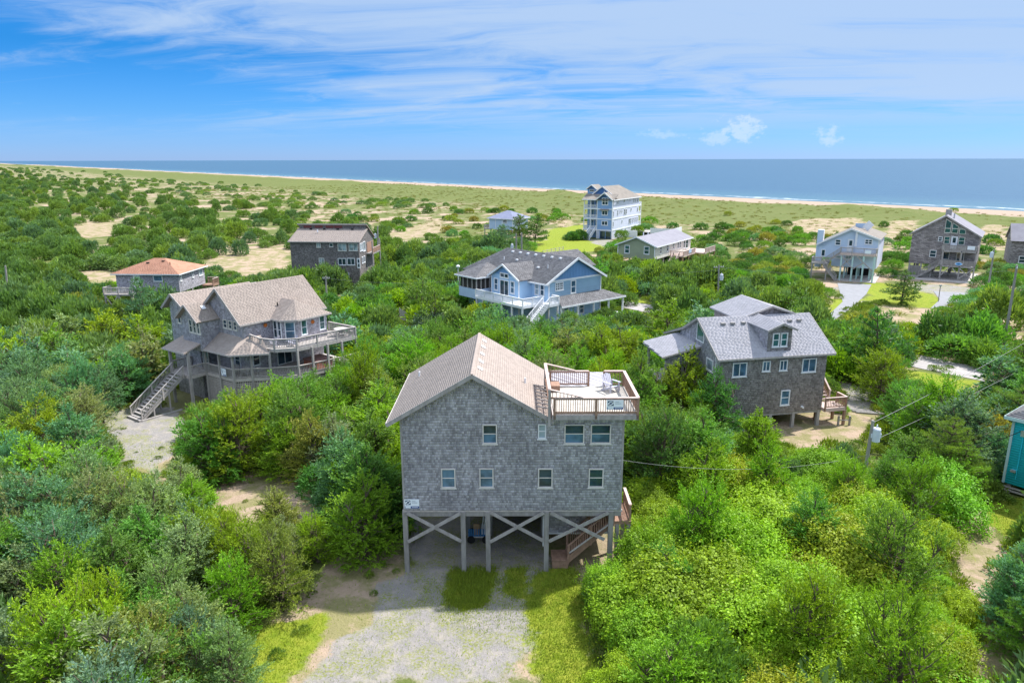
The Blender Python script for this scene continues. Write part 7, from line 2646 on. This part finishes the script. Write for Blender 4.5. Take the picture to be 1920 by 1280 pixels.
def fill(y0, y1, sp, smin=-1e9, smax=1e9, hk=1.0, prob=None, xlim=.80):
    y = y0
    row = 0
    while y < y1:
        xm = y * xlim + 6
        x = -xm + (row % 2) * sp * .5
        while x < xm:
            gx_, gy_ = x + GR.uniform(-.38, .38) * sp, y + GR.uniform(-.38, .38) * sp
            x += sp
            s = gx_ * S_N[0] + gy_ * S_N[1]
            if not smin <= s < smax:
                continue
            if prob and GR.random() > prob(gx_, gy_, s):
                continue
            d = math.hypot(gx_, gy_)
            q = project([(gx_, gy_, 1.5)])[0]
            kind, tint = kind_for(q[0], q[1], d, s, GR)
            h0, h1, rk = SIZE[kind]
            h = GR.uniform(h0, h1) * hk
            for f in (1.0, .72, .5):
                hh = h * f
                r = max(hh * rk * GR.uniform(.85, 1.15), .5)
                if on_plot(gx_, gy_, min(r * .55, 1.3)):
                    continue
                if any(inpoly(P_, gx_, gy_) for P_ in NEARZ if abs(P_[:, 0].mean() - gx_) < 30 and abs(P_[:, 1].mean() - gy_) < 40):
                    break
                if hides(gx_, gy_, hh, r):
                    continue
                PL.append((kind, gx_, gy_, hh, r, tint, None))
                break
        y += sp * .87
        row += 1


NEARZ = ZPOLY


def p_scrub(x, y, s):
    t = x * S_T[0] + y * S_T[1]
    n = float(wob(s, t, .045, 8.)) * .6 + float(wob(s, t, .11, 9.)) * .4
    dens = float(np.interp(s, [-200, -60, 0, 60, 115, 150, 200, 230, 275], [1.1, .88, .64, .52, .44, .34, .16, -.08, -.36]))
    if t < 215 and 150 < s < 275:
        dens += .15
    if y < 190 and x > -45 + max(0, y - 120) * .4:
        dens += .55 * (1 - float(sst(s, 105, 170)))
    return min(1, max(0, dens + n * .75 * (1 if s > -20 else .5)))


def p_far(x, y, s):
    k = p_scrub(x, y, s)
    if y < 190 and x > -45 + max(0, y - 120) * .4 and s < 150:
        return k
    d = math.hypot(x, y)
    f = float(np.interp(d, [80, 130, 200, 300, 450, 1000, 2300], [1, .82, .64, .52, .44, .46, .6]))
    return k * min(1.0, f * (1 + 1.3 * (1 - float(sst(s, -60, 70)))))


fill(17, 44, 2.65)
fill(44, 82, 3.0)
fill(82, 135, 3.7, prob=p_far)
fill(135, 230, 4.6, prob=p_far, hk=.95)
fill(230, 420, 6.0, prob=p_far, hk=.95)
fill(420, 900, 9.0, prob=p_far, hk=1.05, smax=280)
fill(900, 2300, 20.0, prob=p_far, hk=1.5, smax=240)

# ------------------------------------------------------------------ vegetation: individuals and the far mass
LAND = [('the roof-deck house', 940, 830, 36), ('the wrap-around deck house', 470, 620, 62), ('the orange-roofed house', 305, 515, 105), ('the clerestory house', 625, 480, 125),
        ('the blue gabled house', 1010, 540, 96), ('the blue cottage', 950, 412, 205), ('the four-storey house', 1150, 400, 205), ('the sage green house', 1235, 462, 150),
        ('the dormer house', 1430, 680, 56), ('the pale blue stilt house', 1595, 480, 130), ('the brown gable house', 1768, 470, 130), ('the turquoise house', 1905, 830, 46),
        ('the transformer pole', 1630, 840, 45), ('the gravel driveway', 800, 1200, 30)]
WORDS = {}


def size_px(p):
    return p[4] * 2 * FPX / math.hypot(p[1], p[2])


order = sorted(PL, key=lambda p: -size_px(p) * (2 if p[6] else 1))
LIM = {'cedar': 300, 'vine': 300, 'shrub': 300, 'pine': 300, 'dune': 300, 'clipped': 300, 'palm': 300}
indiv, rest, cnt = [], [], {}
for p in order:
    q = project([(p[1], p[2], float(th(p[1], p[2])) + p[3] * .7)])[0]
    seen = -60 < q[0] < 1980 and q[1] < 1400
    d = math.hypot(p[1], p[2])
    if p[6] or (seen and cnt.get(p[0], 0) < LIM[p[0]] and d < 330):
        cnt[p[0]] = cnt.get(p[0], 0) + 1
        indiv.append((p, q))
    else:
        rest.append(p)


def describe(p, q):
    d = math.hypot(p[1], p[2])
    h0, h1, _ = SIZE[p[0]]
    f = (p[3] - h0) / (h1 - h0)
    sz = 'small' if f < 0 else ('tall' if f > .72 else 'middling')
    best, bd = None, 1e9
    for (nm, lx, ly, ld) in LAND:
        e = math.hypot((q[0] - lx), (q[1] - ly) * 1.3) + 60 * abs(math.log(d / ld))
        if e < bd:
            best, bd = (nm, lx, ly, ld), e
    nm, lx, ly, ld = best
    if abs(q[0] - lx) < 110:
        rel = 'in front of' if d < ld else 'behind'
    else:
        rel = 'left of' if q[0] < lx else 'right of'
    return '%s %s %s %s %s' % (sz, p[5], NAMES[p[0]][1], rel, nm)


lab = {}
for i, (p, q) in enumerate(indiv):
    if not p[6]:
        lab.setdefault(describe(p, q), []).append((q[0], i))
ORD = ['leftmost', 'second', 'third', 'fourth', 'fifth', 'sixth', 'seventh', 'eighth', 'ninth', 'tenth', 'eleventh', 'twelfth', 'thirteenth', 'fourteenth',
       'fifteenth', 'sixteenth', 'seventeenth', 'eighteenth', 'nineteenth', 'twentieth']
final = {}
for k, v in lab.items():
    v.sort()
    for j, (_, i) in enumerate(v):
        if len(v) == 1:
            final[i] = k
        elif j == 0:
            final[i] = k + ', leftmost'
        elif j == len(v) - 1:
            final[i] = k + ', rightmost'
        else:
            final[i] = k + ', %s from left' % (ORD[j] if j < 20 else '%dth' % (j + 1))
GROUPS = {'cedar': 'cedars of the maritime thicket', 'vine': 'vine-covered bushes right of the driveway', 'shrub': 'rounded shrubs of the scrub', 'pine': 'pines between the houses',
          'dune': 'low shrubs on the dunes', 'clipped': 'round bushes by the houses', 'palm': 'fan palms by the fence'}
SRC = []
for i, (p, q) in enumerate(indiv):
    kind, x, y, h, r, tint, fixed = p
    pr = PROTO[kind][GR.randrange(len(PROTO[kind]))]
    nm, word, cat = NAMES[kind]
    z = float(th(x, y)) - .05
    sx = r / pr['r']
    sz = h / pr['h']
    vk = 1.0
    c = [v * vk * GR.uniform(.86, 1.16) for v in TINT[tint]] + [1]
    rot = GR.uniform(0, 6.28)
    label = fixed or final[i]
    near_ = math.hypot(x, y) < 78 and kind != 'dune'
    if near_:
        o = empty(nm, (x, y, z), math.degrees(rot), label, cat, GROUPS[kind])
        o.scale = (sx, sx, sz)
        cr = link('crown', pr['crown'], o)
        cr.color = c
        link('trunk', pr['trunk'], o)
    else:
        me_ = pr['crown'] if kind == 'dune' and math.hypot(x, y) < 200 else pr['far']
        o = tag(link(nm, me_), label, cat, GROUPS[kind])
        o.location = (x, y, z)
        o.rotation_euler = (0, 0, rot)
        o.scale = (sx, sx, sz)
        o.color = c
        if kind in ('shrub', 'dune', 'cedar') and len([s for s in SRC if s[1] == kind]) < 3:
            SRC.append((o, kind))


def scatter(name, pts, scl, rot, src, mat, label):
    """a mass nobody could count: copies of the given plants set on points"""
    me = bpy.data.meshes.new(name)
    me.from_pydata([tuple(p) for p in pts], [], [])
    for nm, typ, val in (('scl', 'FLOAT_VECTOR', scl), ('rot', 'FLOAT', rot), ('pick', 'INT', [i % len(src) for i in range(len(pts))])):
        a = me.attributes.new(nm, typ, 'POINT')
        a.data.foreach_set('vector' if typ == 'FLOAT_VECTOR' else 'value', np.asarray(val, np.int32 if typ == 'INT' else np.float32).ravel())
    ob = tag(link(name, me), label, kind='stuff')
    g = bpy.data.node_groups.new(name, 'GeometryNodeTree')
    g.interface.new_socket('Geometry', in_out='INPUT', socket_type='NodeSocketGeometry')
    g.interface.new_socket('Geometry', in_out='OUTPUT', socket_type='NodeSocketGeometry')
    N, L = g.nodes, g.links
    gi, go = N.new('NodeGroupInput'), N.new('NodeGroupOutput')
    iop = N.new('GeometryNodeInstanceOnPoints')
    jn = N.new('GeometryNodeJoinGeometry')
    for s in src:
        oi = N.new('GeometryNodeObjectInfo')
        oi.inputs['Object'].default_value = s
        oi.inputs['As Instance'].default_value = True
        L.new(oi.outputs['Geometry'], jn.inputs[0])
    L.new(gi.outputs[0], iop.inputs['Points'])
    L.new(jn.outputs[0], iop.inputs['Instance'])
    iop.inputs['Pick Instance'].default_value = True

    def attr(nm, dt):
        a = N.new('GeometryNodeInputNamedAttribute')
        a.data_type = dt
        a.inputs['Name'].default_value = nm
        return a.outputs['Attribute']
    L.new(attr('pick', 'INT'), iop.inputs['Instance Index'])
    cx = N.new('ShaderNodeCombineXYZ')
    L.new(attr('rot', 'FLOAT'), cx.inputs[2])
    L.new(cx.outputs[0], iop.inputs['Rotation'])
    L.new(attr('scl', 'FLOAT_VECTOR'), iop.inputs['Scale'])
    sm = N.new('GeometryNodeSetMaterial')
    sm.inputs['Material'].default_value = M[mat]
    L.new(iop.outputs[0], sm.inputs[0])
    L.new(sm.outputs[0], go.inputs[0])
    md = ob.modifiers.new('scatter', 'NODES')
    md.node_group = g
    return ob


sh = [o for o, k in SRC if k == 'shrub'] or [o for o, k in SRC]
du = [o for o, k in SRC if k == 'dune'] or sh
for nm, kinds, src, pr, label in (('scrub', ('cedar', 'shrub', 'vine', 'pine'), sh, PROTO['shrub'][0], 'dense green maritime scrub spreading to the far left'),
                                  ('dune_scrub', ('dune',), du, PROTO['dune'][0], 'scattered low shrubs on the far dunes')):
    rr = [p for p in rest if p[0] in kinds]
    if rr:
        scatter(nm, [(p[1], p[2], float(th(p[1], p[2])) - .1) for p in rr], [(p[4] / pr['r'] * 1.15, p[4] / pr['r'] * 1.15, p[3] / pr['h']) for p in rr],
                [GR.uniform(0, 6.28) for _ in rr], src, 'leaf_mass', label)

# low growth on the floor of the thicket
um = []
for i in range(3):
    (P_, D_, L_, W_, C_), N_ = mound(120 + i, .9, .6, 7, 420, .15, 'shrub', .3)
    um.append(leaf_mesh('undergrowth_clump', P_, D_, L_, W_, C_, 'leaf_low'))
us = []
for i in range(3):
    g_ = ground((560, 1180, 700)[i], (1060, 700, 1020)[i])
    o = tag(link('weed_clump', um[i]), ('low weed clump on the sand left of the driveway', 'low weed clump below the dormer house wing', 'low weed clump at the left pile of the roof-deck house')[i], 'weed', 'low weed clumps')
    o.location = (g_[0], g_[1], g_[2] - .03)
    o.color = (.09, .15, .03, 1)
    us.append(o)
pts, sc_, ro = [], [], []
ALLZ = [np.array(p) for z in ('gravel', 'lawn', 'sand') for p in ZONES[z]]
y = 16.0
while y < 120:
    stp = 1.0 if y < 60 else 1.5
    x = -(y * .8 + 6)
    while x < y * .8 + 6:
        a, b = x + GR.uniform(-.5, .5) * stp, y + GR.uniform(-.5, .5) * stp
        x += stp
        if on_plot(a, b, .15) or any(inpoly(P_, a, b) for P_ in ALLZ if abs(P_[:, 0].mean() - a) < 30 and abs(P_[:, 1].mean() - b) < 40):
            continue
        k = GR.uniform(.6, 1.3)
        if hides(a, b, .4 * k, .5 * k) and GR.random() < .85:
            continue
        pts.append((a, b, float(th(a, b)) - .05))
        sc_.append((k, k, k * GR.uniform(.7, 1.5)))
        ro.append(GR.uniform(0, 6.28))
    y += stp
for zn, n_, k0, k1 in (('sand', 40, .15, .6),):
    for zi, P_ in enumerate(ZONES[zn][:6]):
        a_ = np.array(P_)
        for _ in range(n_ if zi < 2 else n_ // 3):
            a, b = GR.uniform(a_[:, 0].min(), a_[:, 0].max()), GR.uniform(a_[:, 1].min(), a_[:, 1].max())
            e_ = float(polydist(P_, np.array([a]), np.array([b]))[0])
            if e_ < -.4 or on_plot(a, b, .1) or (zn == 'gravel' and e_ > 1.2) or (zn == 'sand' and inpoly(ZONES['gravel'][0], a, b)):
                continue
            if hides(a, b, .3, .3) and b > 45 and GR.random() < .5:
                continue
            k = GR.uniform(k0, k1)
            pts.append((a, b, float(th(a, b)) - .03))
            sc_.append((k, k, k * GR.uniform(.6, 1.4)))
            ro.append(GR.uniform(0, 6.28))
scatter('undergrowth', pts, sc_, ro, us, 'leaf_low', 'low weeds and seedlings under the thicket')

# clumps of dune grass
gm = []
for i in range(2):
    R_ = np.random.default_rng(200 + i)
    n_ = 46
    b0 = R_.normal(0, .28, (n_, 3)) * [1, 1, 0]
    dd_ = unit(b0 * 1.2 + R_.normal(0, .25, (n_, 3)) + [0, 0, .9])
    gm.append(leaf_mesh('dune_grass_clump', b0, dd_, R_.uniform(.4, .85, n_), .07, R_.random(n_), 'dune_grass'))
gs = []
for i, q_ in enumerate(((1470, 420), (640, 432))):
    g_ = ground(*q_)
    o = tag(link('grass_clump', gm[i]), ('single clump of dune grass on the sand behind the pale blue stilt house', 'single clump of dune grass on the sand behind the clerestory house')[i], 'grass')
    o.location = g_
    gs.append(o)
k_ = np.random.default_rng(31)
S1, T1 = k_.uniform(60, 336, 8000), k_.uniform(40, 620, 8000)
XY = S1[:, None] * S_N + T1[:, None] * S_T
dn = .55 + .45 * wob(S1, T1, .06, 2.) - .5 * sst(-S1, -150, -60)
keep = (k_.random(8000) < dn) & (np.abs(XY[:, 0]) < XY[:, 1] * .78) & (XY[:, 1] > 95)
XY = XY[keep]
keep = np.array([not on_plot(a, b, .3) for a, b in XY])
for P_ in [np.array(p) for z in ('gravel', 'lawn') for p in ZONES[z]]:
    keep &= ~inpoly(P_, XY[:, 0], XY[:, 1])
XY = XY[keep]
zz_ = th(XY[:, 0], XY[:, 1])
kk = k_.uniform(.45, 1.1, len(XY))
scatter('dune_grass', np.column_stack([XY, zz_ - .03]), np.column_stack([kk * 1.2, kk * 1.2, kk]), k_.uniform(0, 6.28, len(XY)), gs, 'dune_grass', 'clumps of olive dune grass between scrub and beach')

# grass blades on the yard
gr = np.random.default_rng(9)
P_, H_, C_ = [], [], []


def blades(poly, n, h0, h1, c):
    a = np.array(poly)
    k = gr.uniform(a.min(0) - .3, a.max(0) + .3, (n, 2))
    d = polydist(poly, k[:, 0], k[:, 1])
    k = k[(d + gr.normal(0, .22, n) + .3 * wob(k[:, 0], k[:, 1], 1.15, 3.)) > 0]
    P_.append(k)
    H_.append(gr.uniform(h0, h1, len(k)))
    C_.append(np.clip(gr.normal(c, .2, len(k)), 0, 1))


LW = ZONES['lawn']
for i, (n, h0, h1, c) in enumerate(((9000, .10, .24, .35), (3500, .08, .18, .4), (16000, .06, .17, .5), (7000, .04, .11, .8), (5000, .05, .13, .4))):
    blades(LW[i], n, h0, h1, c)
blades(ZONES['gravel'][0], 6000, .03, .08, .8)
blades(gp((828, 1128), (1000, 1110), (1010, 1175), (905, 1185), (815, 1165)), 3200, .04, .12, .6)
blades(gp((782, 1082), (838, 1078), (830, 1140), (772, 1146)), 1700, .04, .12, .6)
blades(ZONES['sand'][0], 2500, .05, .16, .8)
blades(ZONES['sand'][1], 2500, .05, .2, .8)
P_, H_, C_ = np.concatenate(P_), np.concatenate(H_), np.concatenate(C_)
B = np.concatenate([P_, th(P_[:, 0], P_[:, 1])[:, None]], 1)
ang = gr.uniform(0, 6.28, len(B))
tip = B + np.stack([np.cos(ang) * H_ * .5, np.sin(ang) * H_ * .5, H_], 1)
sd_ = np.stack([-np.sin(ang), np.cos(ang), np.zeros(len(B))], 1) * .016
V = np.stack([B - sd_, B + sd_, tip], 1).reshape(-1, 3)
me = np_mesh('grass', V, None, np.arange(len(V)).reshape(-1, 3))
a_ = me.attributes.new('clump', 'FLOAT', 'POINT')
a_.data.foreach_set('value', np.repeat(C_, 3).astype(np.float32))
me.materials.append(M['blade'])
tag(link('grass', me), 'short green grass on the yard and along the gravel driveway', kind='stuff')
print('PLANTS', len(PL), 'individuals', len(indiv), cnt, 'rest', len(rest), 'under', len(pts))
